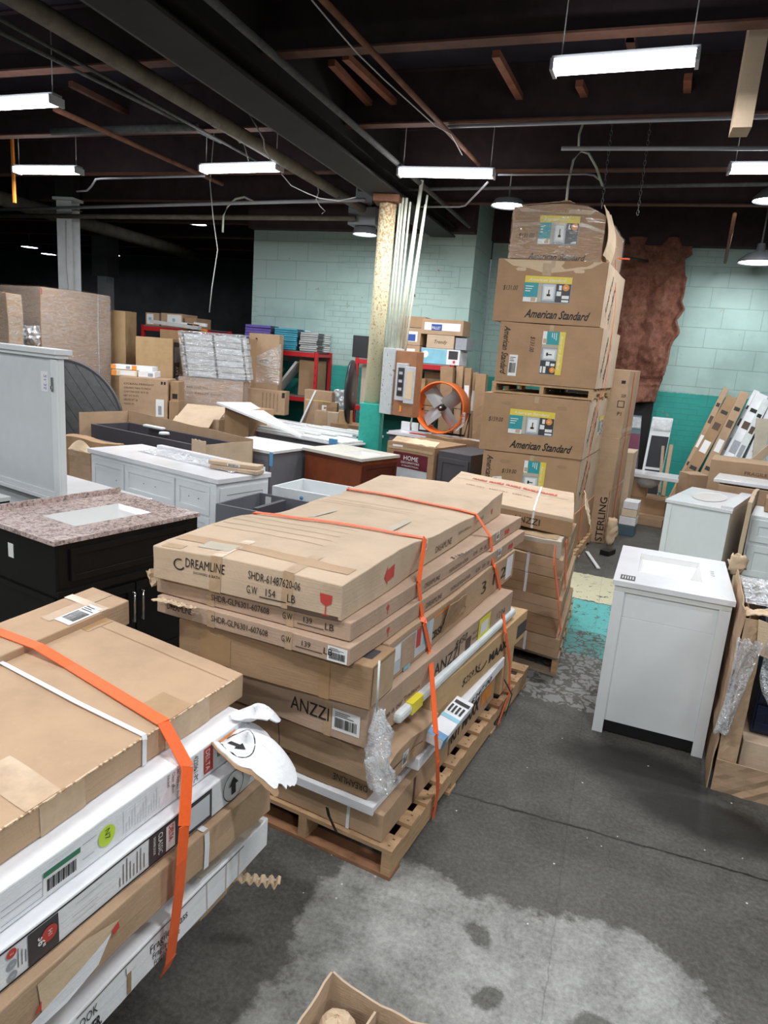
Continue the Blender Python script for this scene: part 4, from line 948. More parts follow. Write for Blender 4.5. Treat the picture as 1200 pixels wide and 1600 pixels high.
# upper middle layer
b5 = Carton('shipping_carton', 'deep plain brown carton in the near face of the central stack', 'box', .724, .82, .20, .165, -3, 84, nr=(-.690, 2.085), mat='card_dark', amp=.003, seam=False)
b5.patch('front', .62, .0, .66, .16, 'tape_brown', 'tape'); b5.patch('front', .10, .02, .24, .13, 'tape_brown', 'tape'); b5.patch('top', .70, .06, .79, .14, 'label_dark', 'black_mark'); b5.patch('right', .01, .01, .19, .155, 'tape_clear', 'plastic_pouch', .003)
b6 = Carton('shipping_carton', 'long carton with plastic label pouch below the two thin printed cartons', 'box', .724, .80, 1.66, .165, -5, 82.5, nr=(-.700, 2.295), mat='card', amp=.005, seam=False)
A = b6.at_px; b6.text(R, 'CBSHI2', A(672), .035, .05, bold=.03, width=A(700)-A(672)); b6.text(R, 'HV-500/60', A(704), .045, .03, width=A(728)-A(704))
lp = b6.patch(R, .02, .02, .42, .14, 'label_lightgrey', 'label_pouch', .003); b6.patch(R, .12, .03, .20, .13, 'label_orange', 'pouch_print', .0042, lp) if False else None
b6.patch(R, .03, .075, .10, .135, 'paper', 'shipping_label', .0042, lp); b6.patch(R, .11, .02, .24, .135, 'card_pink', 'pouch_print', .0042, lp); b6.patch(R, .25, .06, .29, .14, 'ink_red', 'pouch_print', .0042, lp); b6.patch(R, .32, .05, .37, .14, 'label_sky', 'pouch_print', .0042, lp)
b6.patch(R, .42, .135, .60, .145, 'label_orange', 'orange_bar', .004); b6.poly(R, [(.10, -.03), (.18, -.01), (.18, .045), (.10, .01)], 'label_sky', 'blue_label', .004) if False else b6.patch(R, .14, .0, .20, .018, 'label_sky', 'blue_label', .004)
b6.text(R, '3 1 2', A(752), .05, .09, width=A(790)-A(752)); b6.patch(R, 1.50, .02, 1.62, .15, 'white_card', 'printed_panel')
mb = MB()
def f2(a, b): return b6.surf(R, A(690)+.30*a, .03+.14*b*(1-.3*a), .004+.05*(1-a)*b*.6+.004*noise.noise(Vector((a*6, b*4, 0))))
mb.sheet(f2, 12, 6, .004, 'card_dark'); mb.build('torn_flap', b6.root)
b7 = Carton('shipping_carton', 'thin pinkish carton with 139 LB printing, lower of two below the top carton', 'box', .893, .86, 2.13, .068, -6, 82, nr=(-.762, 2.045), mat='card_pink', amp=.003, seam=False)
b8 = Carton('shipping_carton', 'thin pinkish carton with 139 LB printing directly under the top carton', 'box', .964, .86, 2.13, .068, -5, 82.5, nr=(-.780, 2.085), mat='card_pink', amp=.004, seed=3, seam=False)
for k, b in enumerate((b7, b8)):
    b.text('front', 'SHDR-GLP6301-607608', .27, .026, .034, width=.255); b.text('front', 'G.W', .585, .026, .034, width=.04); b.text('front', '139', .67, .030, .030, width=.035); b.text('front', 'LB', .76, .024, .034, width=.035)
    b.patch('front', .645, .020, .755, .023, 'ink', 'printed_line', .002); b.patch('front', .25, 0, .285, .067, 'tape_clear', 'tape'); b.patch('front', .60, 0, .63, .067, 'tape_clear', 'tape')
    b.text(R, 'DREAMLINE', .64, .018, .034, 'ink_brown', width=.17); b.text(R, 'SHDR-GLP6301-607608', .92, .016, .026, 'ink_brown', width=.26); b.text(R, 'G.W   139   LB', 1.26, .018, .03, 'ink_brown', width=.20)
    disc_on(b, R, .285, .042, .011, 'ink_red', 'glass_mark', .0022, 8); b.patch(R, .283, .014, .287, .034, 'ink_red', 'glass_mark', .0022); b.label(R, 1.60+.03*k, .02, .06, .05); b.poly(R, [(1.80, .02), (1.86, .02), (1.86, .01), (1.89, .032), (1.86, .054), (1.86, .044), (1.80, .044)], 'ink_red', 'arrow_mark')
b7.text('front', 'DREAMLINE', .055, .026, .040, width=.12); b7.label('front', .775, .005, .078, .055)
mb = MB()
def f3(a, b): return Vector((.04+.18*a, -.01-.06*b*(1-.4*a)+.01*noise.noise(Vector((a*9, b*5, 2))), .066+.012*b+.01*noise.noise(Vector((a*8, b*6, 6)))))
mb.sheet(f3, 16, 6, .004, 'card_torn'); mb.build('torn_flap', b7.root)
mb = MB(); mb.sheet(lambda a, b: Vector((-.035-.03*b+.012*noise.noise(Vector((a*9, b*3, 2))), .01+.10*a, .01+.06*b+.01*noise.noise(Vector((a*8, b*6, 1))))), 10, 6, .004, 'card_torn'); mb.build('torn_flap', b8.root)
b8.text('top', '139.00', .64, 1.05, .05, rot=84, shear=.2) if False else None
b8.text('top', '$189.00', .855, .98, .038, rot=80, shear=.3, width=.20)
def sag(a, b): return .018*math.sin(PI*a)*.5 - .030*math.exp(-((b-.42)/.12)**2)*(.4+.6*(1-a)) + .020*math.sin(b*7) - .012*math.exp(-((b-.72)/.05)**2)
b9 = Carton('shipping_carton', 'large creased tan carton topmost on the central pallet, printed 154 LB', 'box', 1.036, .812, 2.09, .128, -3.4, 84.8, nr=(-.816, 2.074), mat='card_light', amp=.006, seed=12, seam=False, top=sag)
b9.text('front', 'DREAMLINE', .155, .070, .050, width=.175); b9.text('front', 'SHOWERS & BATH', .19, .050, .014, width=.12)
b9.text('front', 'SHDR-61487620-06', .435, .074, .042, width=.215); b9.text('front', 'G.W', .43, .026, .040, width=.045); b9.text('front', '154', .51, .030, .038, width=.04); b9.text('front', 'LB', .60, .026, .042, width=.032); b9.patch('front', .485, .020, .595, .0235, 'ink', 'printed_line', .002)
b9.poly('front', [(.728, .085), (.776, .085), (.772, .055), (.755, .045), (.749, .045), (.732, .055)], 'ink_red', 'glass_mark'); b9.patch('front', .750, .014, .754, .05, 'ink_red', 'glass_mark', .0022); b9.patch('front', .738, .010, .767, .014, 'ink_red', 'glass_mark', .0022)
mb = MB()
for k in range(14):
    a0, a1 = PI*.35+PI*1.5*k/14, PI*.35+PI*1.5*(k+1)/14
    mb.add([b9.surf('front', .125+q*.028*math.cos(a), .075+q*.022*math.sin(a), .0026) for q, a in ((.78, a0), (1, a0), (1, a1), (.78, a1))], [(0, 1, 2, 3)], 'ink')
mb.build('logo_swirl', b9.root)
for u, w_ in ((.265, .05), (.575, .045)): b9.patch('front', u, .0, u+w_, .127, 'tape_clear', 'tape'); b9.patch('top', u, .0, u+w_, .22, 'tape_clear', 'tape')
b9.patch('top', .02, .10, .78, .17, 'card', 'tape', .0016); b9.patch('top', .16, .06, .30, .14, 'paper_grey', 'torn_paper', .002); b9.patch('top', .03, .01, .12, .05, 'tape_clear', 'tape')
b9.poly('top', [(.18, .86), (.20, .83), (.62, .80), (.64, .83)], 'paper_grey', 'clear_tape'); b9.poly('top', [(.60, .80), (.64, .80), (.62, 1.08), (.58, 1.08)], 'paper_grey', 'clear_tape'); b9.poly('top', [(.18, .86), (.21, .86), (.23, 1.06), (.20, 1.06)], 'paper_grey', 'clear_tape')
for v in (.33, .40, .47, .55, .64, 1.22, 1.26, 1.33): b9.patch('top', .02, v, .55, v+.003, 'card_dark', 'crease', .0012, slant=0)
b9.text(R, 'DREAMLINE', .93, .03, .050, 'ink_brown', width=.22); b9.text(R, 'SHDR-61487620-06', 1.25, .055, .026, 'ink_brown', width=.22); b9.text(R, 'G.W 154 LB', 1.56, .055, .028, 'ink_brown', width=.15)
b9.poly(R, [(.34, .06), (.37, .092), (.37, .078), (.43, .086), (.43, .044), (.37, .040), (.37, .028)], 'ink_red', 'arrow_mark'); b9.poly(R, [(1.86, .07), (1.885, .07), (1.883, .045), (1.862, .045)], 'ink_red', 'glass_mark'); b9.label(R, .735, .075, .075, .05)
b9.patch('front', .60, .0, .80, .014, 'ink_brown', 'crushed_edge', .0018)
# clump of stretch film hanging at the near right corner
bpy.context.view_layer.update()
def clump(name, label, cat, c0, c1, r0, r1, m, seed, parent=None, n=26, k=16):
    a = Vector(c0); b = Vector(c1); mb = MB()
    def f(u, v):
        th = 2*PI*u; p = a.lerp(b, v); r = (r0+(r1-r0)*math.sin(PI*min(1, v*.75+.05)))*(1+.7*noise.noise(Vector((math.cos(th)*2.4, math.sin(th)*2.4, v*6+seed))))
        return p+Vector((math.cos(th)*r, math.sin(th)*r*.6, .02*noise.noise(Vector((u*9, v*9, seed)))))
    mb.sheet(f, n, k, .001, m, True); o = mb.build(name, parent)
    if label: tag(o, label, cat)
    return o
clump('plastic_film', 'crumpled clear plastic film hanging at the near right corner of central stack', 'plastic film', (-.655, 2.10, .735), (-.622, 2.06, .44), .010, .044, 'crumpled_film', 1)
tag(MB().tube([(-.668, 2.085, .92), (-.664, 2.09, .73)], .004, 'foam', 6).build('film_strand'), 'twisted strand of film above the crumpled plastic on the central stack', 'plastic film')
# straps B
def spx(px, z, t):
    """point beside the central stack at height z that lies on a picture column"""
    lo, hi = -.3, 2.4
    for _ in range(30):
        m = (lo+hi)/2
        if px_of((*sB(m, t), z))[0] < px: lo = m
        else: hi = m
    return Vector((*sB(lo, t), z))
def strapB(name, label, pix): return ribbon(name, label, 'strap', pix, (.1, 1, 0), .030, .0025, 'strap_orange')
bpy.context.view_layer.update()
g9 = lambda f_, u, v, off=.006: pt(b9, f_, u, v, off)
ribbon('ratchet_strap', 'orange strap across the near half of the central stack, nearer of its two', 'strap',
       [g9('left', 2.09-.66, .02), g9('top', .01, .66, .010)]+[g9('top', .812*i/8, .66+.10*i/8, .010) for i in range(1, 8)]+[g9('top', .815, .765, .006), b8.world(R, b8.at_px(651, .06), .070, .008), b7.world(R, b7.at_px(656, .0), .0, .012), b6.world(R, b6.at_px(659, .15), .158, .010), b6.world(R, b6.at_px(668, .0), .0, .012), spx(681, .54, -.055), spx(684, .40, -.065), spx(684, .14, -.02), spx(677, .02, -.012)], (.1, 1, 0), .030, .0025, 'strap_orange')
ribbon('ratchet_strap', 'orange strap across the far half of the central stack, farther of its two', 'strap',
       [g9('left', .42, .02), g9('top', .01, 1.60, .010)]+[g9('top', .812*i/8, 1.60-.05*i/8, .010) for i in range(1, 8)]+[g9('top', .815, 1.54, .006), b8.world(R, b8.at_px(764, .06), .070, .008), b7.world(R, b7.at_px(768, .0), .0, .010), b6.world(R, b6.at_px(771, .15), .155, .010), b6.world(R, b6.at_px(778, .0), .0, .014), spx(790, .55, .012), spx(797, .33, .004), spx(796, .14, -.012), spx(778, .02, -.012)], (.1, 1, 0), .030, .0025, 'strap_orange')
for k, (q0_, q1_, q2_) in enumerate((((638, 1165, .385), (652, 1200, .20), (642, 1240, .06)), ((788, 1062, .37), (800, 1085, .22), (790, 1118, .10)))):
    ribbon('black_band', ('black cord looped around the nearer lower cartons of the central stack' if k == 0 else 'black cord looped round the far end of the white long carton'), 'band', [atz(*q0_), atz(*q1_), atz(*q2_)], (.1, 1, 0), .007, .004, 'strap_black')
# upright tan plank-like carton at the far end of the pallet
up = Carton('shipping_carton', 'small tan carton standing upright at the far end of the central pallet', 'box', .133, .10, .20, .24, BX, BY, nr=sB(1.44, .03), mat='card_yellow', amp=.004, seam=False); up.band(.04, .014, 'strap_white', ('front', 'top'))
# ================================================================== stack C: flat cartons behind the central stack
random.seed(21)
CX, CY = -13, 90
def offp(p, ax, dx, dy, ay=None):
    e = eA(ax); f = eA(ay if ay is not None else ax+90); return (p[0]+e.x*dx+f.x*dy, p[1]+e.y*dx+f.y*dy)
pallet('wooden pallet under the stack of six flat banded cartons', (-.17, 4.275), .90, 1.25, CX, CY, seed=5)
zc = .133
names = ['lowest', 'second from the bottom', 'third from the bottom', 'fourth from the bottom', 'fifth from the bottom']
for i in range(5):
    h = (.132, .124, .128, .126, .124)[i]; dx = (0.0, -.03, -.02, -.045, -.05)[i]
    c = Carton('shipping_carton', 'flat brown carton, %s in the banded stack behind the central one' % names[i], 'box', zc, .84, 1.15, h, CX+(-1, 1, 0, 1, 0)[i], CY, nr=offp((-.175, 4.25), CX, dx, .0), mat='card_dark' if i % 2 else 'card', amp=.004, group='flat banded cartons', seam=False)
    if i != 2: c.band(.84-.235, .018, 'strap_white', ('front', 'top'))
    c.patch('front', .02, h*.48, .82, h*.49, 'ink_brown', 'flap_seam', .0015); zc += h+.003
c = Carton('shipping_carton', 'brown carton behind the crumpled grey parcel, near top of the flat carton stack', 'box', zc, .50, .90, .115, CX, CY, nr=offp((-.30, 4.40), CX, -.26, .02), mat='card')
c = Carton('crumpled_parcel', 'crumpled grey-brown parcel squeezed under the pale top carton of the banded stack', 'parcel', zc, .33, .42, .105, CX-4, CY, nr=offp((-.255, 4.27), CX, 0, .0), mat='paper_grey', amp=.022, seed=7, seam=False)
c.patch('front', .03, .005, .28, .075, 'card', 'cardboard_panel', .004); c.patch('top', .01, .02, .30, .2, 'tape_clear', 'tape', .003)
tc = Carton('shipping_carton', 'torn pale carton marked ANZZI on top of the banded flat carton stack', 'box', zc+.122, 1.02, .98, .115, CX-6, 94, nr=(-.205, 4.40), mat='card_light', amp=.006, seed=31, seam=False)
tc.patch('front', .0, .0, 1.02, .09, 'card_dark', 'carton_side', .002); tc.text('front', 'ANZZI', .60, .025, .060, width=.20, off=.004)
tc.band(.74, .016, 'strap_white', ('front', 'top')); tc.patch('top', .02, .64, .98, .645, 'ink_brown', 'flap_seam'); tc.patch('top', .02, .30, 1.0, .303, 'card', 'crease')
for k in range(5): tc.text('top', 'FRAGILE', .16+.15*k, .70, .09, 'ink_red', bold=.04, width=.13, off=.004)
for k in range(3): tc.text('top', 'KEEP DRY', .15+.2*k, .42, .05, 'ink_brown', width=.16, off=.004)
mb = MB(); mb.sheet(lambda a, b: Vector((1.02+.05*b+.01*noise.noise(Vector((a*7, b*3, 1))), .0+.80*a, .11-.13*b+.02*noise.noise(Vector((a*9, b*5, 3))))), 20, 6, .004, 'card_torn'); mb.build('torn_flap', tc.root)
ribbon('ratchet_strap', 'orange strap hanging down the aisle side of the banded carton stack, nearer one', 'strap', [atz(868, 852, .99), atz(866, 880, .90), atz(872, 930, .62), atz(876, 985, .35), atz(872, 997, .14)], (.1, 1, 0), .028, .003, 'strap_orange')
ribbon('ratchet_strap', 'orange strap hanging down the aisle side of the banded carton stack, farther one', 'strap', [atz(885, 845, .99), atz(884, 880, .80), atz(883, 930, .45), atz(882, 945, .20)], (.1, 1, 0), .028, .003, 'strap_orange')

# ================================================================== tower D
DX, DY = 5, 84; DNL = (-1.285, 6.80); DL, DW = .95, 1.22
pallet('wooden pallet at the foot of the tall tower of boxed tubs', offp(DNL, DX, DL+.06, 0), DL+.10, DW+.10, DX, DY, seed=8)
def amlabel(c, face, u, v, w, h, rot=0, s=1):
    a = math.radians(rot); T = lambda x, y: (u+x*math.cos(a)-y*math.sin(a), v+x*math.sin(a)+y*math.cos(a))
    def r(x0, y0, x1, y1, m, off=.0042, par=None, nm='label_print'): return c.poly(face, [T(x0*w, y0*h), T(x1*w, y0*h), T(x1*w, y1*h), T(x0*w, y1*h)], m, nm, off, par)
    base = r(0, 0, 1, 1, 'label_grey', .0028, None, 'product_label'); r(0, .74, 1, 1, 'label_yellow', .0042, base)
    c.text(face, 'American Standard', *T(.08*w, .80*h), h*.17, 'ink_white', rot, 0, .35, w*.80, .0055, base)
    r(0, .18, .30, .74, 'label_teal', .0042, base); r(0, 0, .30, .18, 'paper', .0042, base); r(.17, .03, .27, .20, 'card_light', .0052, base)
    for k in range(3): r(.03, .58-.09*k, .03+.17-.03*k, .61-.09*k, 'ink_white', .0052, base)
    r(.30, .02, .38, .72, 'paper_grey', .0042, base); r(.40, .08, .66, .70, 'label_lightgrey', .0042, base); r(.43, .14, .63, .62, 'paper', .005, base); r(.52, .25, .545, .50, 'ink', .0058, base); r(.49, .25, .57, .33, 'ink', .0058, base)
    r(.68, .03, .99, .73, 'label_dark', .0042, base); r(.70, .28, .80, .45, 'paper', .005, base); r(.82, .18, .97, .30, 'paper', .005, base); r(.82, .05, .97, .13, 'paper', .005, base); r(.74, .5, .80, .68, 'paper', .005, base)
    cx, cy = T(.89*w, .60*h); disc_on(c, face, cx, cy, h*.13, 'label_orange', 'round_badge', .0055, 16, base)
    c.text(face, '34', *T(.86*w, .56*h), h*.10, 'ink_white', rot, .01, 0, None, .007, base)
tub = []
spec = [  # z0, h, dx, dy, rot, label
    (.134, .412, .03, .02, 0, 'boxed tub lowest in the tower, hidden by the banded cartons'),
    (.550, .535, .02, .0, 0, 'boxed tub second from the bottom of the tower, printed sideways, price $159'),
    (1.090, .565, -.035, .0, -1, 'boxed tub third from the bottom of the tower, just under the raised pallet, price $159'),
    (1.768, .560, .045, .01, -1, 'boxed tub just above the raised pallet in the tower, printed sideways, price $131'),
    (2.333, .570, -.04, .02, -1, 'boxed tub second from the top of the tower, upright logo, price $131'),
    (2.908, .455, .05, .05, 0, 'torn open boxed tub at the very top of the tower, price $131')]
for i, (z, h, dx, dy, rot, lab) in enumerate(spec):
    topf = (lambda a, b: .03*math.sin(PI*a)-.06*max(0, a-.8)/.2) if i == 5 else None
    L_ = (.95, .94, 1.0, .95, 1.0, .84)[i]
    c = Carton('tub_carton', lab, 'box', z, L_, DW, h, DX+rot, DY, nl=offp(DNL, DX, dx, dy), mat='card_tub', amp=(.004 if i < 5 else .012), group='boxed tubs in the tower', seed=40+i, seam=False, top=topf)
    tub.append(c)
    up = i in (2, 4, 5)
    price = '$131.00' if i > 2 else '$159.00'
    if i == 0: continue
    if up:
        if i < 5: c.text('front', 'American Standard', .30, .050, .105, 'ink', 0, .022, .45, .60)
        else: c.text('front', 'American Standard', .18, -.0+.004, .07, 'ink', 0, .012, .35, .52)
        amlabel(c, 'front', .27 if i < 5 else .25, .19 if i < 5 else .13, .43 if i < 5 else .36, .235)
        c.text('front', price, .07, .29 if i < 5 else .18, .06, 'ink', 0, 0, .2, .14)
        if i < 5:
            for u in (.17, .70): c.poly('front', [(u, h-.09), (u+.02, h-.105), (u+.09, h-.105), (u+.10, h-.09), (u+.09, h-.075), (u+.02, h-.075)], 'card_dark' if i == 2 else 'card_torn', 'hand_hole', .002)
    else:
        c.text('front', 'American Standard', .045, h-.04, .085, 'ink', -90, .012, .35, .45)
        amlabel(c, 'front', .41, h-.06, .40, .21, -90)
        c.text('front', price, .30 if i == 3 else .20, .33 if i == 1 else h-.12, .06, 'ink', -90 if i == 3 else 0, 0, .2, .14)
        if i == 3: c.label('front', .12, .06, .08, .20)
        else: c.label('front', .13, .16, .09, .12, 8)
    if i == 1:
        for u in (.17, .72): c.poly('front', [(u, h-.09), (u+.02, h-.105), (u+.09, h-.105), (u+.10, h-.09), (u+.09, h-.075), (u+.02, h-.075)], 'card_dark', 'hand_hole', .002)
    if i < 5: 
        c.text('right', 'American', .22, .10, .13, 'ink', 62, .01, .3, .42); c.text('right', 'Standard', .46, .05, .13, 'ink', 62, .01, .3, .42)
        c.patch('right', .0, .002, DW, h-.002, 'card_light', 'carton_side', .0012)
        if i in (2,): amlabel(c, 'right', .80, .18, .30, .20)
        c.patch('front', L_*.49, h-.07, L_*.53, h-.002, 'tape_clear', 'tape')
    if i == 4: 
        c.poly('front', [(.05, h-.003), (.95, h-.003), (.85, h-.06), (.60, h-.10), (.45, h-.12), (.30, h-.08), (.14, h-.06)], 'card_torn', 'torn_top_edge', .002)
        c.patch('front', .42, h-.14, .50, h-.03, 'tape_clear', 'tape', .004)
    if i == 5:
        c.poly('front', [(.02, h-.004), (.75, h+.0), (.70, h-.06), (.45, h-.085), (.25, h-.06), (.08, h-.05)], 'card_torn', 'torn_top_edge', .003)
        c.patch('front', .0, .28, .84, .31, 'tape_clear', 'tape', .004)
        mb = MB(); mb.sheet(lambda a, b: Vector((.05+.45*a, .02+.25*b, h+.02+.03*a+.03*b+.01*noise.noise(Vector((a*6, b*4, 1))))), 10, 5, .005, 'card'); mb.build('open_flap', c.root)
        mb = MB(); mb.sheet(lambda a, b: Vector((.80+.09*math.sin(b*PI*.7)-.02*b, .03+.5*a, h*1.02-.42*b+.02*noise.noise(Vector((a*6, b*6, 3))))), 10, 10, .005, 'card_torn'); mb.build('bent_flap', c.root)
        c.film('thin_film', .008)
t = pallet('bare wooden pallet between the third and fourth boxed tubs of the tower', offp(DNL, DX, DL+.03, .0), DL, DW, DX, DY, z0=1.660, H=.104, seed=9)
bpy.context.view_layer.update()
ribbon('ratchet_strap', 'thin orange strap down the aisle side of the upper half of the tower', 'strap', [pt(tub[5], 'right', .55, .1, .05), pt(tub[4], 'right', .60, .25, .03), pt(tub[3], 'right', .45, .0, .03), pt(tub[2], 'right', .42, .5, .012), pt(tub[1], 'right', .35, .2, .012), pt(tub[0], 'right', .35, .05, .02)], (.1, 1, 0), .018, .003, 'strap_orange')
tag(MB().bar(aty(966, 404, 7.7), aty(984, 405, 7.7), .035, .012, 'strap_orange').build('strap_tail'), 'loose orange strap end sticking out near the top of the tower', 'strap')

# ================================================================== tall cartons behind the tower
e1 = Carton('shipping_carton', 'tall narrow carton printed STERLING standing on the floor right of the tower', 'box', .0, .32, .85, 1.215, 6, 82, nr=(-.005, 8.14), mat='card', amp=.006, seam=False)
e1.text('front', 'STERLING', .29, .02, .11, 'ink', 90, .01, 0, .52); e1.patch('front', .302, .02, .306, .62, 'ink', 'printed_line'); e1.patch('right', .0, .62, .85, .66, 'tape_clear', 'tape')
e2 = Carton('shipping_carton', 'tall carton with handling icons standing on top of the STERLING carton', 'box', 1.22, .30, .80, .75, 6, 82, nr=(.0, 8.16), mat='card', amp=.006, seam=False)
e2.text('front', '2039', .24, .45, .05, 'ink', 0, 0, 0, .05); e2.patch('front', .21, .34, .285, .41, 'ink', 'icon'); e2.patch('front', .218, .348, .277, .402, 'card', 'icon', .003); e2.patch('front', .225, .60, .27, .635, 'ink', 'icon'); e2.text('front', 'P1', .22, .25, .06)
e2.patch('right', .0, .05, .80, .10, 'tape_clear', 'tape')
bpy.context.view_layer.update()
ribbon('ratchet_strap', 'orange strap running down the two tall cartons right of the tower', 'strap', [pt(e2, 'right', .35, .74, .01), pt(e2, 'right', .36, .0, .012), pt(e1, 'right', .35, 1.0, .012), pt(e1, 'right', .38, .02, .012)], (.1, 1, 0), .03, .003, 'strap_orange')
clump('torn_cardboard', 'torn crumpled cardboard at the foot of the STERLING carton', 'cardboard scrap', (.06, 8.05, .02), (.05, 8.05, .33), .03, .06, 'card_torn', 4, n=18, k=10)
Carton('shipping_carton', 'plain tan tall carton half hidden behind the STERLING carton', 'box', 0, .12, .5, .98, 4, 84, nr=(.19, 9.05), mat='card_light', amp=.006, seam=False)
tag(MB().bar(atz(917, 862, .012), atz(935, 888, .012), .035, .012, 'white_lacquer').build('trim_strip'), 'short white strip lying on the floor beside the tower pallet', 'strip')
tag(MB().bar(atz(944, 864, .03), atz(955, 860, .03), .10, .05, 'black').build('rubber_scrap'), 'small black scrap lying on the floor by the tower', 'scrap')

# ================================================================== vanities
def FM(t, face, L, W):
    """local matrix of a cabinet face: u to the right, v up, w outward"""
    if face == 'front': return Matrix(((1, 0, 0, 0), (0, 0, -1, 0), (0, 1, 0, 0), (0, 0, 0, 1)))
    if face == 'right': return Matrix(((0, 0, 1, L), (1, 0, 0, 0), (0, 1, 0, 0), (0, 0, 0, 1)))
    if face == 'left': return Matrix(((0, 0, -1, 0), (-1, 0, 0, W), (0, 1, 0, 0), (0, 0, 0, 1)))
def shaker(t, M, u0, v0, u1, v1, m, name='door', fr=.05, th=.016, knob=None, knobs=()):
    mb = MB(); mb.box(u0, u1, v0, v1, .0008, th*.45, m, M)
    if fr:
        for a in ((u0, u1, v0, v0+fr), (u0, u1, v1-fr, v1), (u0, u0+fr, v0+fr, v1-fr), (u1-fr, u1, v0+fr, v1-fr)): mb.box(*a, th*.45, th, m, M)
    o = mb.build(name, t, bevel=.0015)
    for ku, kv in knobs:
        k = MB()
        if knob == 'bar':
            k.tube([M @ Vector((ku, kv-.09, th)), M @ Vector((ku, kv-.09, th+.028)), M @ Vector((ku, kv+.09, th+.028)), M @ Vector((ku, kv+.09, th))], .006, 'chrome', 8); k.build('handle', o)
        else:
            k.tube([M @ Vector((ku, kv, th*.5)), M @ Vector((ku, kv, th*.5+.004))], .004, 'ink', 8); k.build('screw_hole', o)
    return o
def vanity(label, nl, L, W, H, ax, body, top, name='vanity_cabinet', topth=.03, basin=None, over=.02, legs=.0, back=None, backh=.08, z0=0, group=None, recess=0):
    t = thing(name, label, 'vanity', (nl[0], nl[1], z0), ax, group)
    zt = H-topth if top else H
    mb = MB()
    if legs:
        for x in (0, L-.05):
            for y in (0, W-.05): mb.box(x, x+.05, y, y+.05, 0, zt, body)
        q_ = zt-.17 if basin else zt-.001; mb.box(.004, L-.004, .006, W-.006, legs, q_, body)
        if basin:
            for r in ((.004, L-.004, .006, .024), (.004, L-.004, W-.024, W-.006), (.004, .022, .024, W-.024), (L-.022, L-.004, .024, W-.024)): mb.box(*r, q_, zt-.001, body)
    elif basin:
        for r in ((0, L, 0, .018), (0, L, W-.018, W), (0, .018, .018, W-.018), (L-.018, L, .018, W-.018)): mb.box(*r, 0, zt, body)
        mb.box(.018, L-.018, .018, W-.018, .05, .07, body)
    else: mb.box(0, L, 0, W, 0, zt, body)
    mb.build('cabinet_body', t, bevel=.002)
    if recess: MB().box(.05, L-.05, .012, .02, .01, legs-.002, 'black').build('toe_kick', t)
    if top:
        mb = MB(); x0, x1, y0, y1 = -over, L+over, -over, W+over*.3
        if basin:
            a, b, c_, d = basin
            for r in ((x0, a, y0, y1), (b, x1, y0, y1), (a, b, y0, c_), (a, b, d, y1)): mb.box(r[0], r[1], r[2], r[3], zt+.0005, H, top)
        else: mb.box(x0, x1, y0, y1, zt+.0005, H, top)
        mb.build('countertop', t, bevel=.003 if not basin else 0)
        if basin:
            a, b, c_, d = basin; q = .06; mb = MB(); zb = H-.14; ix, iy = (b-a)*.16, (d-c_)*.18
            top_ = [(a, c_, H-.002), (b, c_, H-.002), (b, d, H-.002), (a, d, H-.002)]; mid = [(a+ix*.25, c_+iy*.25, H-.03), (b-ix*.25, c_+iy*.25, H-.03), (b-ix*.25, d-iy*.25, H-.03), (a+ix*.25, d-iy*.25, H-.03)]
            bot = [(a+ix, c_+iy, zb), (b-ix, c_+iy, zb), (b-ix, d-iy, zb), (a+ix, d-iy, zb)]
            mb.add(top_+mid+bot, [(i, (i+1) % 4, (i+1) % 4+4, i+4) for i in range(4)]+[(i+4, (i+1) % 4+4, (i+1) % 4+8, i+8) for i in range(4)]+[(8, 9, 10, 11)], 'basin_white'); bo = mb.build('basin', t)
            MB().lathe([(.0, zb+.004), (.022, zb+.004), (.024, zb+.001)], 'chrome', 16, Matrix.Translation(((a+b)/2, (c_+d)/2, 0))).build('drain', bo)
        if back == 'back': MB().box(x0, x1, y1-.02, y1, H+.0005, H+backh, top).build('backsplash', t)
        if back == 'left': MB().box(x0, x0+.02, y0, y1, H+.0005, H+backh, top).build('backsplash', t)
        if back == 'right': MB().box(x1-.10, x1, y0+.02, y1, H+.0005, H+.022, top).build('backsplash', t)
    return t
# nearest white vanity on the right
v1 = vanity('white vanity with rectangular sink standing in the aisle, nearest on the right', (.085, 3.70), .565, .80, .88, -3, 'white_lacquer', 'white_marble', legs=.075, over=.012, basin=(.10, .43, .24, .66), recess=1, topth=.028)
M = FM(v1, 'front', .565, .8)
for a in ((0, .055), (.51, .565)): MB().box(a[0], a[1], 0, .82, .0006, .006, 'white_lacquer', M).build('side_stile', v1, bevel=.001)
MB().box(.0, .565, .822, .851, -.0, .004, 'offwhite_board', M).build('top_rail', v1)
for k in range(3):
    MB().tube([(.49, .42+.045*k, .8805), (.49, .42+.045*k, .8815)], .011, 'label_lightgrey', 12).build('faucet_hole', v1)
st = MB().box(.02, .095, .03, .12, .8805, .8812, 'label_dark').build('barcode_sticker', v1)
for k in range(5): MB().box(.03+.013*k, .034+.013*k, .05, .10, .8813, .8816, 'paper').build('barcode', st)
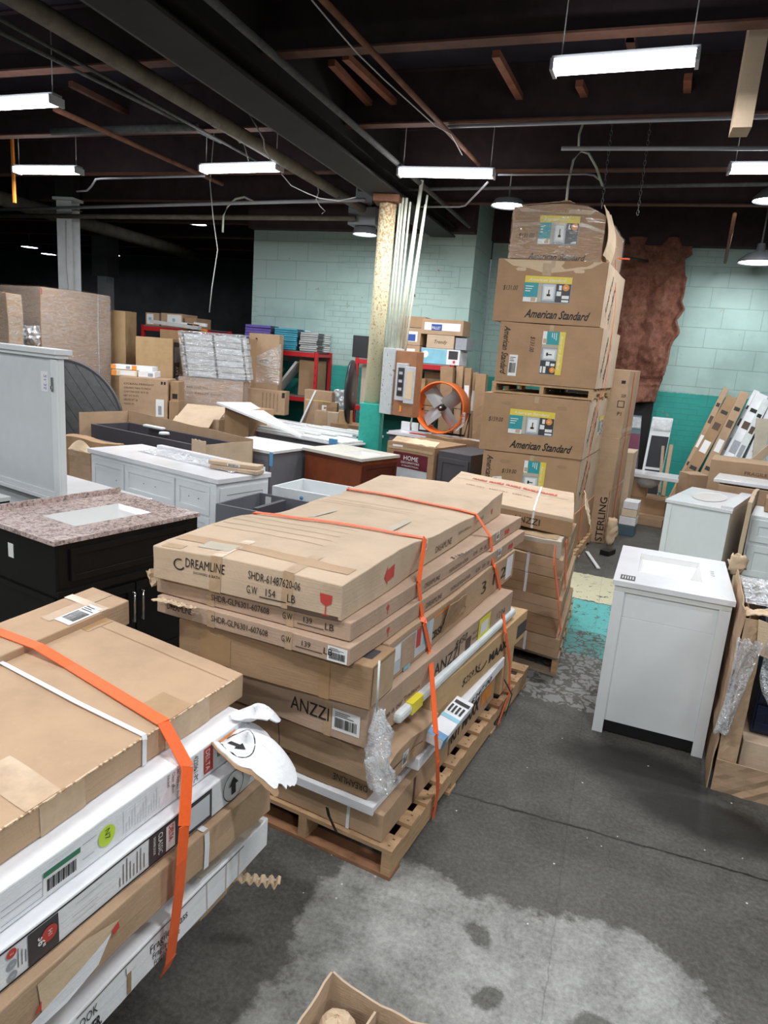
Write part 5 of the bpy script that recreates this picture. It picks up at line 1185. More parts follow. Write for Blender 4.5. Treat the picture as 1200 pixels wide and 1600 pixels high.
# second white vanity
v2 = vanity('white vanity with oval sink top, second along the right side of the aisle', (.475, 6.52), .52, .98, .88, -17, 'white_lacquer', 'white_marble', over=.015, back='right', topth=.03)
mb = MB(); Me = Matrix.Translation((.25, .50, .8812)); mb.add([Me @ Vector((.13*math.cos(a), .27*math.sin(a), 0)) for a in [2*PI*k/28 for k in range(28)]] + [Me @ Vector((.145*math.cos(a), .29*math.sin(a), .003)) for a in [2*PI*k/28 for k in range(28)]], [tuple(range(28))]+[(k, (k+1) % 28, (k+1) % 28+28, k+28) for k in range(28)], 'basin_white'); mb.build('basin', v2)
M = FM(v2, 'front', .52, .98); MB().box(0, .045, 0, .84, .0006, .008, 'white_lacquer', M).build('side_stile', v2); MB().box(.475, .52, 0, .84, .0006, .008, 'white_lacquer', M).build('side_stile', v2)
# cardboard wall between the second and third vanity
t = Carton('packing_board', 'tall tan cardboard side standing between the second and third right-hand vanities', 'cardboard', 0, .035, .95, .98, -14, 78, nl=(1.065, 6.26), mat='card_light', amp=.008, seam=False)
v3 = vanity('white vanity with framed drawers in torn packing, right edge behind the plastic-wrapped crate', (1.13, 6.38), .95, .55, .86, -12, 'white_lacquer', 'white_lacquer', over=.0, topth=.02)
M = FM(v3, 'front', .85, .5)
for k, (a, b) in enumerate(((.64, .83), (.34, .61), (.05, .31))): shaker(v3, M, .02, a, .42, b, 'white_lacquer', 'drawer', .055, knobs=((.22, (a+b)/2),)); shaker(v3, M, .44, a, .83, b, 'white_lacquer', 'drawer', .055, knobs=((.63, (a+b)/2),))
c = Carton('shipping_carton', 'small open tan carton sitting on the third right-hand vanity', 'box', .863, .36, .34, .15, -16, nl=(1.56, 6.36), mat='card_light', amp=.012, seam=False)
c = Carton('shipping_carton', 'brown carton behind the small open one on the third right-hand vanity', 'box', .863, .40, .22, .12, -10, nl=(1.28, 6.70)if False else (1.26, 6.62), mat='card_dark', amp=.005, seam=False)
c = Carton('packing_post', 'torn folded cardboard post standing in front of the framed white drawers', 'cardboard', .0, .13, .12, .88, -10, nl=(1.19, 5.55), mat='card', amp=.014, seam=False)
c.patch('front', .01, .70, .12, .82, 'card_torn', 'torn_patch', .004)
clump('torn_cardboard', 'crumpled tan paper standing between the nearest white vanity and the crate', 'cardboard scrap', (.745, 4.33, .85), (.75, 4.32, .97), .02, .045, 'card_torn', 9, n=14, k=8)
# stuff behind: sink top on cartons
b_ = Carton('shipping_carton', 'brown carton under the loose white sink top at the right edge', 'box', 0, 1.1, .6, .93, -12, nl=tuple(atz(1125, 763, .93).xy+Vector((.02, .30))), mat='card', amp=.006, seam=False)
nl = b_.root.location; t = thing('sink_top', 'loose white sink top with upright splash lying on a carton at the right edge', 'sink top', (nl.x-.05, nl.y+.02, .945), -12)
MB().box(0, 1.0, 0, .5, 0, .035, 'white_marble').build('sink_slab', t, bevel=.004); MB().box(.86, .89, 0, .5, .036, .13, 'white_marble').build('side_splash', t, bevel=.003); MB().box(.25, .6, .12, .34, .0355, .037, 'basin_white').build('basin', t)
c = Carton('shipping_carton', 'tan carton with faint red print behind the loose white sink top', 'box', 0, 1.3, .5, 1.08, -10, nl=tuple(atz(1122, 742, 1.0).xy+Vector((0, .75))), mat='card', amp=.006); c.text('front', 'FRAGILE', .35, .95, .05, 'ink_brown', 0, 0, 0, .22)
# crate with navy cabinet, right edge
def crate():
    ax = -5; t = thing('packing_crate', 'torn cardboard crate holding a dark navy cabinet, wrapped in film, right edge', 'crate', (.665, 3.41, 0), ax)
    mb = MB(); wob = lambda a, b, k: .012*noise.noise(Vector((a*5, b*9, k)))
    mb.sheet(lambda a, b: Vector((-.004+wob(a, b, 1)-.010*(1-b), -.02+.74*a, .93*b)), 10, 24, .006, 'card'); mb.build('side_wall', t)
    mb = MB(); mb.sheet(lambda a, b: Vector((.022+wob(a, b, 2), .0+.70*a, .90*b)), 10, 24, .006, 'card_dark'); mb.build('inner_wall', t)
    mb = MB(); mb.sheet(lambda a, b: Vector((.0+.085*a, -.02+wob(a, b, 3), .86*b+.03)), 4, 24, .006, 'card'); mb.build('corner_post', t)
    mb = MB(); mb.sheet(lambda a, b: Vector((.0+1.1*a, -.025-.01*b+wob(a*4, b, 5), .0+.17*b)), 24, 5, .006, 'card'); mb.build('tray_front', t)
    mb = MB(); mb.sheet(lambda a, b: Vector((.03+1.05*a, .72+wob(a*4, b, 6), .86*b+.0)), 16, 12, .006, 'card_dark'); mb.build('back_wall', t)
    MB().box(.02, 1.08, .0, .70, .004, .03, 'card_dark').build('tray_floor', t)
    mb = MB(); mb.sheet(lambda a, b: Vector((.03+1.05*a, .62+.09*b, .90-.02*b+wob(a*5, b, 7))), 16, 3, .006, 'card'); mb.build('top_flap', t)
    mb = MB(); mb.sheet(lambda a, b: Vector((.05+.13*a+.02*b, -.03-.03*a*b, .90-.16*b-.03*a+wob(a*3, b*2, 8))), 6, 6, .005, 'card_torn'); mb.build('torn_flap', t)
    mb = MB(); mb.sheet(lambda a, b: Vector((-.01+.12*a, -.01+.09*b, .905+.02*a+wob(a*4, b*2, 9)*1.5)), 8, 6, .005, 'card_torn'); mb.build('torn_flap', t)
    return t
cr = crate()
def inside(x, y, z): return cr.matrix_world @ Vector((x, y, z))
bpy.context.view_layer.update()
p = inside(.10, .03, .034); c = Carton('inner_carton', 'tan carton lying in the tray of the crate under the navy cabinet', 'box', .034, .95, .60, .24, -5, nl=(p.x, p.y), mat='card_light', amp=.003, seam=False)
p = inside(.13, .12, .285); nv = vanity('dark navy cabinet lying inside the torn cardboard crate', (p.x, p.y), .90, .50, .50, -5, 'navy', None, name='navy_cabinet', z0=.282)
M = FM(nv, 'front', .9, .5)
for a, b in ((.02, .15), (.17, .31), (.33, .48)): shaker(nv, M, .01, a, .88, b, 'navy', 'drawer', .04, knobs=((.2, (a+b)/2),))
MB().box(.05, .80, .10, .40, .502, .56, 'black').build('black_tray', nv)
mb = MB(); mb.sheet(lambda a, b: Vector((-.02+.09*a*(1.2-b)+.03*math.sin(a*9)*b, -.055-.02*math.sin(a*14+b*6), .80-.48*b+.02*noise.noise(Vector((a*8, b*9, 0))))), 30, 40, .001, 'crumpled_film', True); mb.build('plastic_film', cr)
mb = MB(); mb.sheet(lambda a, b: Vector((.10+.30*a, -.045-.03*math.sin(a*12)*math.sin(b*9), .82-(.05+.30*math.sin(PI*min(1, a+.15)))*b+.02*noise.noise(Vector((a*9, b*7, 4))))), 40, 20, .001, 'crumpled_film', True); mb.build('plastic_film', cr)
mb = MB(); mb.sheet(lambda a, b: Vector((.0+.5*a, .1+.5*b, .93+.015*noise.noise(Vector((a*12, b*12, 2))))), 30, 20, .001, 'crumpled_film', True); mb.build('plastic_film', cr)

# open carton with paper packing, bottom edge
t = thing('open_carton', 'open tan carton filled with crumpled packing paper, cut by the bottom edge', 'box', (-.545, 1.03, 0), -6)
W_, L_, H_ = .37, .40, .36; mb = MB()
def wl_(f, n): mb.sheet(f, n, 8, .006, 'card_light')
wb = lambda a, k: .010*noise.noise(Vector((a*6, k, 2)))
wl_(lambda a, b: Vector((L_*a, W_+wb(a, 1)*b, (H_-.035*a-.02*math.sin(a*5))*b)), 14); wl_(lambda a, b: Vector((0+wb(a, 2)*b, W_*a, H_*b)), 10); wl_(lambda a, b: Vector((L_+wb(a, 3)*b, W_*a, (H_-.04)*b)), 10); wl_(lambda a, b: Vector((L_*a, 0, H_*b)), 10)
mb.box(0, L_, 0, W_, 0, .01, 'card_light'); mb.build('carton_walls', t)
MB().sheet(lambda a, b: Vector((.13+.01*math.sin(a*8), .02+.33*a, .33*b)), 8, 4, .006, 'card_light').build('divider', t)
o = MB().box(.14, .22, .13, .24, .365, .372, 'paper').build('paper_slip', t)
bpy.context.view_layer.update()
for k, (x, y, rx, ry) in enumerate(((.07, .27, .052, .062), (.06, .13, .05, .06), (.24, .29, .09, .06), (.33, .22, .06, .09), (.26, .12, .08, .08))):
    def pf(a, b, k=k, rx=rx, ry=ry):
        th = 2*PI*a; ph = PI*b; n_ = 1+.22*noise.noise(Vector((math.cos(th)*2, math.sin(th)*2, b*3+k*5)))
        return Vector((rx*math.sin(ph)*math.cos(th)*n_, ry*math.sin(ph)*math.sin(th)*n_, -.075*math.cos(ph)*n_))
    p = t.matrix_world @ Vector((x, y, .285)); o = MB().sheet(pf, 16, 12, .002, 'card_torn').build('packing_paper', loc=tuple(p))
    tag(o, 'wad of crumpled brown packing paper in the open carton, ' + ('back left', 'front left', 'back middle', 'right', 'front middle')[k], 'packing paper', 'wads of packing paper')
# ================================================================== left side furniture
random.seed(33)
bv = vanity('black vanity with speckled granite top and sink, at the left edge', (-3.41, 2.90), .76, .97, .88, -13, 'espresso', 'granite', topth=.025, over=.018, basin=(.26, .58, .24, .76), back='left', backh=.03)
bv.location = (-2.664-.76*math.cos(math.radians(-13)), 2.685+.76*math.sin(math.radians(13)), 0)
M = FM(bv, 'right', .76, .97)
mb = MB(); mb.box(0, .97, .56, .60, .0006, .02, 'espresso', M); mb.box(0, .06, 0, .56, .0006, .02, 'espresso', M); mb.box(.91, .97, 0, .56, .0006, .02, 'espresso', M); mb.build('face_frame', bv, bevel=.002)
shaker(bv, M, .08, .64, .90, .82, 'espresso', 'drawer_front', .035, .018)
shaker(bv, M, .07, .04, .48, .54, 'espresso', 'door', .05, .020, 'bar', ((.455, .40),)); shaker(bv, M, .49, .04, .90, .54, 'espresso', 'door', .05, .020, 'bar', ((.515, .40),))
Mf = FM(bv, 'front', .76, .97); mb = MB(); mb.box(0, .76, .53, .56, .0006, .012, 'espresso', Mf); mb.tube([Mf @ Vector((.74, 0, .012)), Mf @ Vector((.74, .50, .012))], .018, 'espresso', 10); mb.build('side_trim', bv)
MB().box(.33, .38, .70, .78, .0008, .002, 'paper', Mf).build('price_tag', bv)
# white counter and the big white cabinet standing on it (seen from its plain back)
wc = vanity('low white counter under the tall white cabinet at left', (-5.05, 4.10), 1.95, .52, .80, -15, 'white_lacquer', 'white_marble', over=.01)
wc.location = (-3.24-1.90, 4.03-.55+.58, 0)
t = thing('wall_cabinet', 'tall white cabinet seen from its plain back, standing on a counter at the left edge', 'cabinet', tuple(Vector((-3.46, 3.56, .802))-eA(-15)*1.05), -15)
t.rotation_euler = (0, 0, math.radians(-15))
MB().box(0, 1.05, 0.004, .045, 0, .95, 'white_lacquer').build('cabinet_body', t, bevel=.003)
mb = MB(); mb.box(.985, 1.052, -.012, .003, .03, .945, 'white_lacquer'); mb.box(0, .985, -.012, .003, .03, .07, 'white_lacquer'); mb.build('back_frame', t, bevel=.002)
MB().box(0, .98, -.003, .003, .072, .93, 'mint_panel').build('back_panel', t)
mb = MB(); mb.box(-.02, 1.085, -.035, .085, .975, 1.01, 'white_lacquer'); mb.box(-.01, 1.07, -.022, .065, .951, .9745, 'white_lacquer'); mb.build('crown_moulding', t, bevel=.004)
mb = MB(); mb.box(0, 1.065, -.02, .065, -.0, .028, 'white_lacquer'); mb.build('base_moulding', t, bevel=.003)
h_ = MB().box(1.0, 1.018, -.020, -.0125, .74, .83, 'steel_dull').build('hinge', t); MB().box(1.003, 1.015, -.026, -.0205, .755, .775, 'chrome').build('hinge_screw', h_)
pn = MB().box(.86, .94, -.0055, -.0035, .73, .86, 'paper').build('price_note', t)
vs, fs, x0, x1 = text_geo('21.35'); mb = MB(); mb.add([(.925-(p.y*.045), -.0062, .84-(p.x-x0)*.045) for p in vs], fs, 'purple'); mb.build('printed_text', pn)
c = Carton('small_carton', 'small flat tan carton lying on the low white counter beside the tall white cabinet', 'box', .803, .22, .12, .035, -24, nl=(-3.36, 3.80), mat='card_yellow', amp=.002, seam=False)
dk = vanity('dark framed counter top at the left edge behind the granite vanity', (-4.6, 3.0), .85, .5, .86, -10, 'black_board', 'offwhite_board', over=.01)
# grey round table top
t = thing('round_tabletop', 'dark grey slatted round tabletop standing on edge behind the tall white cabinet', 'tabletop', (*aty(104, 655, 7.35).xy, aty(104, 655, 7.35).z-.80), 14)
RT = .80; Mx = Matrix.Translation((0, 0, RT)) @ Matrix.Rotation(PI/2+.06, 4, 'X')
mb = MB(); mb.lathe([(0, .018), (RT-.02, .018), (RT, .010), (RT, -.018), (0, -.018)], 'grey_slate', 56, Mx); mb.build('tabletop_disc', t)
mb = MB()
for k in range(-5, 6):
    x = k*.14; hh = math.sqrt(max(0, (RT-.03)**2-x*x)); mb.box(x-.002, x+.002, -hh, hh, .0182, .0192, 'black', Mx @ Matrix.Rotation(.6, 4, 'Z'))
mb.build('slat_groove', t); MB().lathe([(RT-.035, .0185), (RT-.025, .021), (RT-.005, .018)], 'dark_grey', 56, Mx).build('rim', t)
Carton('shipping_carton', 'brown carton propping the dark round tabletop, behind the white cabinet', 'box', 0, 1.0, .3, t.location.z-.01, 14, nl=(t.location.x-.5, t.location.y-.28), mat='card_dark')
# wrapped pallet loads far left
def px_box(name, label, u0, v0, u1, z0, y, W, ax=-10, mat='card', H=None, **k):
    """carton whose near top edge runs from (u0,v0) to u1 at distance y"""
    a = aty(u0, v0, y); e = eA(ax); lo, hi = .02, 6
    for _ in range(40):
        L = (lo+hi)/2; q = a+e*L; uu = px_of(q)[0]
        if uu < u1: lo = L
        else: hi = L
    return Carton(name, label, k.pop('cat', 'box'), z0, L, W, H or (a.z-z0), ax, nl=(a.x, a.y), mat=mat, **k)
def side_box(name, label, u, v, u1, z0, y, L, ax, mat='card', **k):
    """carton whose near right corner is at (u, v) and whose right side recedes to picture column u1"""
    a = aty(u, v, y); f = eA(ax+90); lo, hi = .02, 5
    for _ in range(40):
        W = (lo+hi)/2
        if px_of(a+f*W)[0] < u1: lo = W
        else: hi = W
    return Carton(name, label, 'box', z0, L, W, a.z-z0, ax, nr=(a.x, a.y), mat=mat, **k)
c = side_box('wrapped_load', 'tall brown load in clear stretch wrap in front of the white column', 63, 448, 172, 0, 7.75, .95, -8, 'card_pink', seam=False, amp=.008); c.film('stretch_film', .012); c.patch('right', .80*c.W, .2, .81*c.W, c.H-.01, 'strap_white', 'strapping_band', .004); c.patch('right', .0, c.H-.10, .02, c.H-.01, 'ink_red', 'red_mark', .004)
c = side_box('wrapped_load', 'brown wrapped carton at the far left edge with white rounded top wrap', 10, 458, 34, 0, 6.4, .7, -8, 'card', seam=False, amp=.012); c.film('stretch_film', .012)
tag(MB().sheet(lambda a, b: aty(36+26*a, 541-32*b, 7.55)+Vector((0, -.08*math.sin(PI*a)*math.sin(PI*b)+.05*noise.noise(Vector((a*7, b*7, 1))), 0)), 24, 20, .01, 'milky_film', True).build('bagged_goods'), 'bag of pale goods stuffed between the wrapped loads at far left', 'bag')
Carton('shipping_carton', 'brown carton carrying the bagged goods between the wrapped loads', 'box', 0, .35, .12, 1.66, -8, nl=(aty(36, 540, 7.56).x, 7.52), mat='card_dark')
c = px_box('shipping_carton', 'tall narrow yellowish carton right of the tallest wrapped load', 172, 484, 196, 0, 9.2, .4, 15, 'card_yellow', amp=.008)
c = px_box('shipping_carton', 'brown carton covered in printed text with a white picture label, left background', 186, 588, 262, .72, 7.9, .45, 22, 'card', amp=.004)
for k, s_ in enumerate(('OCEAN FREIGHT', 'CEILING FAN 52 INCH', 'CARTON SIZE 24 X 20', 'NET WT 32 KG', 'GROSS WT 36', 'MADE IN')): c.text('front', s_, .10*c.L, c.H-.10-.055*k, .035, 'ink_brown', width=c.L*(.62, .55, .5, .3, .28, .2)[k])
c.patch('front', c.L*.76, .12, c.L*.93, .36, 'paper', 'picture_label'); c.patch('front', c.L*.81, .15, c.L*.88, .27, 'label_grey', 'label_print', .004)
for k in (0, 1): c.patch('front', c.L*(.86+.06*k), c.H-.07, c.L*(.90+.06*k), c.H-.03, 'ink', 'icon')
Carton('shipping_carton', 'brown carton under the text-covered carton in the left background', 'box', 0, 1.0, .45, .715, 22, nl=(c.root.location.x-.03, c.root.location.y), mat='card_dark')
z_ = c.root.location.z+c.H
for k, (u0, u1, dz, m, lab) in enumerate(((174, 213, .004, 'cream_card', 'left end tan'), (200, 243, .004, 'white_card', 'right end white'))):
    d = px_box('flat_carton', 'flat carton with orange and white print lying on the text-covered carton, %s one' % lab, u0, 575+3*k, u1, z_+dz, 7.95, .3, 22, m, H=.075, seam=False) if k == 0 else None
    if d: d.patch('front', .0, .0, .07, .075, 'label_orange', 'orange_print'); d.patch('front', .12, .015, d.L-.02, .065, 'paper', 'label_print')
d = px_box('flat_carton', 'white printed flat carton lying on the text-covered carton, right of the orange one', 216, 580, 242, z_+.004, 8.10, .3, 22, 'white_card', H=.085, seam=False); d.patch('front', d.L*.6, .015, d.L*.9, .06, 'label_grey', 'label_print')
d = px_box('flat_carton', 'long flat white carton with orange ends on top of the tan flat carton', 173, 567, 238, z_+.085+.004, 8.02, .3, 22, 'white_card', H=.06, seam=False); d.patch('front', .0, .0, .07, .06, 'label_orange', 'orange_print'); d.patch('front', d.L*.5, .0, d.L*.62, .06, 'label_orange', 'orange_print'); d.patch('front', d.L*.36, .01, d.L*.46, .05, 'label_grey', 'label_print')
c = px_box('shipping_carton', 'tall plain tan carton with black printed side, left background', 212, 525, 270, .9, 8.9, .30, 12, 'card_yellow', amp=.004); c.patch('right', .03, .02, .31, c.H-.05, 'label_dark', 'black_panel'); c.text('right', 'BAMPTON BAY', .22, .10, .16, 'ink_white', 90, .01, 0, .5, .004); c.patch('right', .05, c.H-.35, .29, c.H-.12, 'label_grey', 'label_print', .004)
Carton('shipping_carton', 'brown carton under the tall tan carton with the black side', 'box', 0, .62, .30, .895, 12, nl=(c.root.location.x-.02, c.root.location.y-.02), mat='card')
c = px_box('shipping_carton', 'small brown carton with handling icons right of the text-covered carton', 266, 596, 279, .95, 8.2, .3, 20, 'card_dark', amp=.003); c.patch('front', .03, .05, .10, .10, 'ink', 'icon'); c.patch('front', .03, .15, .10, .22, 'ink', 'icon')
c = px_box('shipping_carton', 'dark small carton with white diamond label below the icon carton', 264, 626, 279, 0, 8.15, .3, 20, 'card_dark', amp=.003); c.poly('front', [(.05, .80), (.10, .75), (.15, .80), (.10, .85)], 'paper', 'diamond_label')
# grey sloping wrapped stack on a wrapped carton
c = px_box('wrapped_carton', 'long brown carton in torn clear film carrying the grey wrapped stack', 279, 588, 380, .0, 8.8, .42, 16, 'card_pink', amp=.006); c.film('stretch_film', .015); c.text('front', 'MX 4000 WHI TT2', .02, c.H-.16, .05, 'ink_brown', width=.42); c.text('front', 'STEEL PALLET RACK', .06, c.H-.24, .04, 'ink_brown', width=.6)
zt = c.root.location.z+c.H; a0 = c.root.location
t = thing('wrapped_stack', 'stack of grey boards with black straps in clear film, leaning to the right, left background', 'stack', (a0.x+.10, a0.y+.02, zt+.02), 16)
Ls = c.L-.06
Mx = Matrix(((1, 0, -.14, .02), (0, 1, .0, 0), (0, 0, 1, 0), (0, 0, 0, 1)))
for k in range(7): mb = MB(); o_ = .012*math.sin(k*3); mb.box(o_, Ls+o_, .0, .38, .088*k, .088*k+.080, 'grey_card' if k % 2 else 'label_lightgrey', Mx); mb.build('grey_board', t, bevel=.004)
for x in (.01, Ls*.5, Ls-.03): MB().box(x, x+.03, -.012, -.006, 0, .615, 'strap_black', Mx).build('black_strap', t); MB().box(x, x+.03, -.010, .38, .616, .620, 'strap_black', Mx).build('black_strap', t)
mb = MB(); mb.sheet(lambda a, b: Mx @ Vector((-.04+(Ls+.10)*a, -.03-.02*abs(noise.noise(Vector((a*5, b*5, 2)))), -.02+.66*b)), 40, 24, .001, 'stretch_film', True); mb.build('stretch_wrap', t)
mb = MB(); mb.sheet(lambda a, b: Mx @ Vector((-.04+(Ls+.10)*a, -.03+.42*b, .64+.02*noise.noise(Vector((a*5, b*5, 2))))), 30, 20, .001, 'stretch_film', True); mb.build('stretch_wrap', t)
c = px_box('shipping_carton', 'tall tan carton half wrapped in torn film, right of the grey wrapped stack', 390, 520, 437, .905, 9.60, .25, 12, 'card', amp=.005, seam=False); c.patch('front', .10, c.H-.12, .13, c.H-.07, 'ink', 'icon'); c.text('front', 'WAY', .16, .75, .08, 'ink_brown')
mb = MB(); mb.sheet(lambda a, b: c.surf('front', c.L*(-.12+1.2*a), c.H-.75+.62*b*(.5+.5*a), .02+.02*math.sin(a*9+b*4)), 24, 24, .001, 'stretch_film', True); mb.build('stretch_wrap', c.root)
c = px_box('shipping_carton', 'tan carton with small printed lines in front of the half wrapped tall carton', 381, 606, 446, .905, 9.36, .2, 8, 'card', amp=.004)
for k in range(5): c.text('front', 'FRAGILE HANDLE', c.L*(.45+.09*k), c.H-.04, .022, 'ink_brown', rot=-90, width=.28)
c.patch('front', c.L*.92, c.H-.10, c.L*.99, c.H-.02, 'ink', 'black_mark')
# open carton with raised flaps
c = px_box('open_carton', 'opened tan carton with slanting flaps in front of the wrapped long carton', 276, 650, 342, 0, 7.75, .4, 10, 'card', amp=.004, seam=False)
mb = MB(); mb.sheet(lambda a, b: Vector((c.L*(.0+.9*a), -.16*b-.02, c.H+.005-.10*b+.0)), 8, 4, .005, 'card_light'); mb.sheet(lambda a, b: Vector((c.L*(.0+1.0*a), .02+.30*b, c.H+.004+.14*b)), 8, 4, .005, 'card_light'); mb.build('open_flap', c.root)

# ---- open brown carton with dark grey frame
a = atz(142, 662, .92); b = atz(316, 698, .92); e = (b-a); ang = math.degrees(math.atan2(e.y, e.x)); Lf = e.length
t = thing('grey_frame_cabinet', 'long dark grey open cabinet frame lying in an opened brown carton', 'cabinet', (a.x, a.y, .55), ang)
mb = MB(); D_ = .50
for r in ((0, Lf, 0, .03), (0, Lf, D_-.03, D_), (0, .03, .03, D_-.03), (Lf-.03, Lf, .03, D_-.03)): mb.box(*r, 0, .37, 'dark_grey')
mb.box(.03, Lf-.03, .03, D_-.03, 0, .02, 'dark_grey'); mb.build('cabinet_frame', t, bevel=.003)
MB().box(Lf*.22, Lf*.40, D_-.12, D_-.06, .372, .40, 'foam').build('foam_block', t, bevel=.01)
mb = MB(); mb.lathe([(0, .03), (.05, .025), (.06, .0), (0, 0)], 'foam', 12, Matrix.Translation((Lf*.55, D_*.4, .372))); mb.build('foam_wad', t)
ex = math.radians(ang)
t = thing('open_carton', 'long opened brown carton standing round the dark grey cabinet frame', 'box', (a.x-.12*math.cos(ex)-.0, a.y-.05, 0), ang)
mb = MB(); Lc = Lf+.22
mb.sheet(lambda a, b: Vector((Lc*a, .63+.01*math.sin(a*20), .98*b+.07*b*(1-a))), 30, 8, .006, 'card'); mb.sheet(lambda a, b: Vector((0+.01*math.sin(a*9), .63*a, 1.04*b)), 10, 8, .006, 'card')
mb.sheet(lambda a, b: Vector((Lc+.01*math.sin(a*9), -.0+.63*a, .96*b)), 10, 8, .006, 'card_light'); mb.build('carton_walls', t)
mb = MB(); mb.sheet(lambda a, b: Vector((Lc-.16+.20*a, -.02+.0*b, .70+.30*b+.012*noise.noise(Vector((a*7, b*4, 1))))), 8, 8, .006, 'card_light'); mb.build('torn_flap', t)
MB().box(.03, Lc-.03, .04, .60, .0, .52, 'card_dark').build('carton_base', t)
dl = MB(); aa = atz(105, 680, .84); bb = atz(262, 714, .84); e_ = (bb-aa); dl.box(0, e_.length, 0, .12, 0, .84, 'dark_grey'); o = dl.build('grey_cabinet', loc=(aa.x, aa.y, 0), bevel=.004); o.rotation_euler = (0, 0, math.atan2(e_.y, e_.x)); tag(o, 'dark grey cabinet edge between the opened carton and the long white vanity', 'cabinet')
# torn cartons left of the white vanity
c = px_box('torn_carton', 'torn brown carton standing left of the long white vanity', 106, 700, 140, 0, 5.25, .12, -10, 'card', amp=.02, seam=False); mb = MB(); mb.sheet(lambda a, b: Vector((c.L*a, .0+.05*b, c.H-.01+(.05+.05*math.sin(a*4))*b)), 10, 4, .006, 'card_torn'); mb.build('torn_flap', c.root)
c = px_box('torn_carton', 'flattened torn brown cardboard lying behind the tall white cabinet edge', 98, 680, 175, 0, 5.65, .15, -10, 'card_dark', amp=.02, seam=False)

# ---- long white vanity
wv = vanity('long white vanity with marble top under a plastic sheet, left of the central stack', (-4.62, 5.13), 1.74, .56, .88, -16, 'white_lacquer', 'white_marble', over=.025, topth=.04)
M = FM(wv, 'front', 1.74, .56)
shaker(wv, M, .03, .50, .52, .80, 'white_lacquer', 'door', .05, knobs=((.40, .64),)); shaker(wv, M, .03, .10, .52, .48, 'white_lacquer', 'door', .05)
for a_, b_ in ((.56, .80), (.33, .54), (.10, .31)): shaker(wv, M, .54, a_, 1.22, b_, 'white_lacquer', 'drawer', .05, knobs=((.80, (a_+b_)/2), (.96, (a_+b_)/2))); shaker(wv, M, 1.24, a_, 1.66, b_, 'white_lacquer', 'drawer', .05, knobs=((1.40, (a_+b_)/2), (1.52, (a_+b_)/2)))
MB().box(1.67, 1.74, .02, .835, .0006, .02, 'white_lacquer', M).build('corner_post', wv, bevel=.003)
Mr = FM(wv, 'right', 1.74, .56); shaker(wv, Mr, .02, .06, .54, .80, 'white_lacquer', 'side_panel', .06)
mb = MB(); mb.sheet(lambda a, b: Vector((.35+1.28*a, .25+.26*b, .885+.012*abs(math.sin(a*7))*b+.025*abs(noise.noise(Vector((a*5, b*3, 0)))))), 40, 12, .002, 'milky_film', True); mb.build('plastic_sheet', wv)
mb = MB(); mb.box(.30, 1.70, .50, .56, .881, .92, 'white_marble'); mb.build('backsplash', wv, bevel=.003)
for k, (dx, m) in enumerate(((0, 'card'), (-.02, 'card'))):
    p = Vector((-4.62, 5.13, 0))+eA(-16)*(1.36+dx)+eA(74)*.24
    c = Carton('small_carton', 'thin tan carton on the right end of the long white vanity, %s of two' % ('lower', 'upper')[k], 'box', .884+.034*k, .46, .12, .032, -2+5*k, nl=(p.x, p.y), mat='card_light', amp=.001, seam=False, group=None)
    if k: c.label('front', .18, .004, .12, .024)
# grey and white open drawer boxes
def drawer_box(name, label, nl, L, W, H, ax, m, z0, th=.018):
    t = thing(name, label, 'drawer box', (nl[0], nl[1], z0), ax)
    for r in ((0, L, 0, th), (0, L, W-th, W), (0, th, th, W-th), (L-th, L, th, W-th)): MB().box(*r, 0, H, m).build('side_board', t, bevel=.002)
    MB().box(th, L-th, th, W-th, .0, .02, m).build('bottom_board', t); return t
t = drawer_box('open_drawer_box', 'open grey drawer box between the white vanity and the central stack', (-2.87, 4.50), .60, .58, .72, -6, 'grey_lacquer', 0)
MB().box(.28, .32, .10, .50, .15, .715, 'dark_grey').build('divider', t); MB().box(.08, .13, .55, .561, .45, .70, 'foam').build('foam_strip', t)
t = drawer_box('open_drawer_box', 'open white drawer box with blue dots behind the grey one', (-2.77, 5.22), .66, .50, .76, -6, 'white_lacquer', 0)
MB().lathe([(0, .003), (.018, .003), (.018, 0)], 'label_blue', 12, Matrix.Translation((.30, -.001, .70)) @ Matrix.Rotation(PI/2, 4, 'X')).build('blue_dot', t)
# grey cabinet, cherry vanity, boxed cabinet
gc = vanity('grey vanity with framed doors under loose white tops, left of the cherry vanity', (-4.22, 6.50), .86, .72, .87, -12, 'grey_lacquer', 'offwhite_board', over=.02)
M = FM(gc, 'front', .86, .72); shaker(gc, M, .02, .05, .30, .80, 'grey_lacquer', 'side_panel', .04); shaker(gc, M, .32, .55, .84, .81, 'grey_lacquer', 'drawer', .05); shaker(gc, M, .32, .05, .60, .53, 'grey_lacquer', 'door', .05); shaker(gc, M, .61, .05, .84, .53, 'grey_lacquer', 'door', .05)
MB().box(.86, .90, -.03, -.021, .72, .86, 'label_blue').build('blue_tape', gc)
ch = vanity('cherry red vanity with pale top behind the central stack', (-3.22, 6.80), .80, .62, .88, -19, 'cherry', 'cream_top', over=.025, basin=(.42, .74, .15, .45))
Mr = FM(ch, 'right', .80, .62); shaker(ch, Mr, .03, .62, .59, .80, 'cherry_dark', 'drawer', .04); shaker(ch, Mr, .03, .05, .305, .60, 'cherry_dark', 'door', .05); shaker(ch, Mr, .315, .05, .59, .60, 'cherry_dark', 'door', .05)
Mf = FM(ch, 'front', .8, .8); MB().box(.0, .8, .815, .845, .0006, .012, 'cherry_dark', Mf).build('cornice_trim', ch)
hc = Carton('display_carton', 'open carton with maroon HOME DECORATORS label holding a cabinet', 'box', 0, .66, .72, .95, -17, nl=tuple(atz(606, 688, .95).xy+Vector((.0, .0))), mat='card_dark', amp=.006, seam=False)
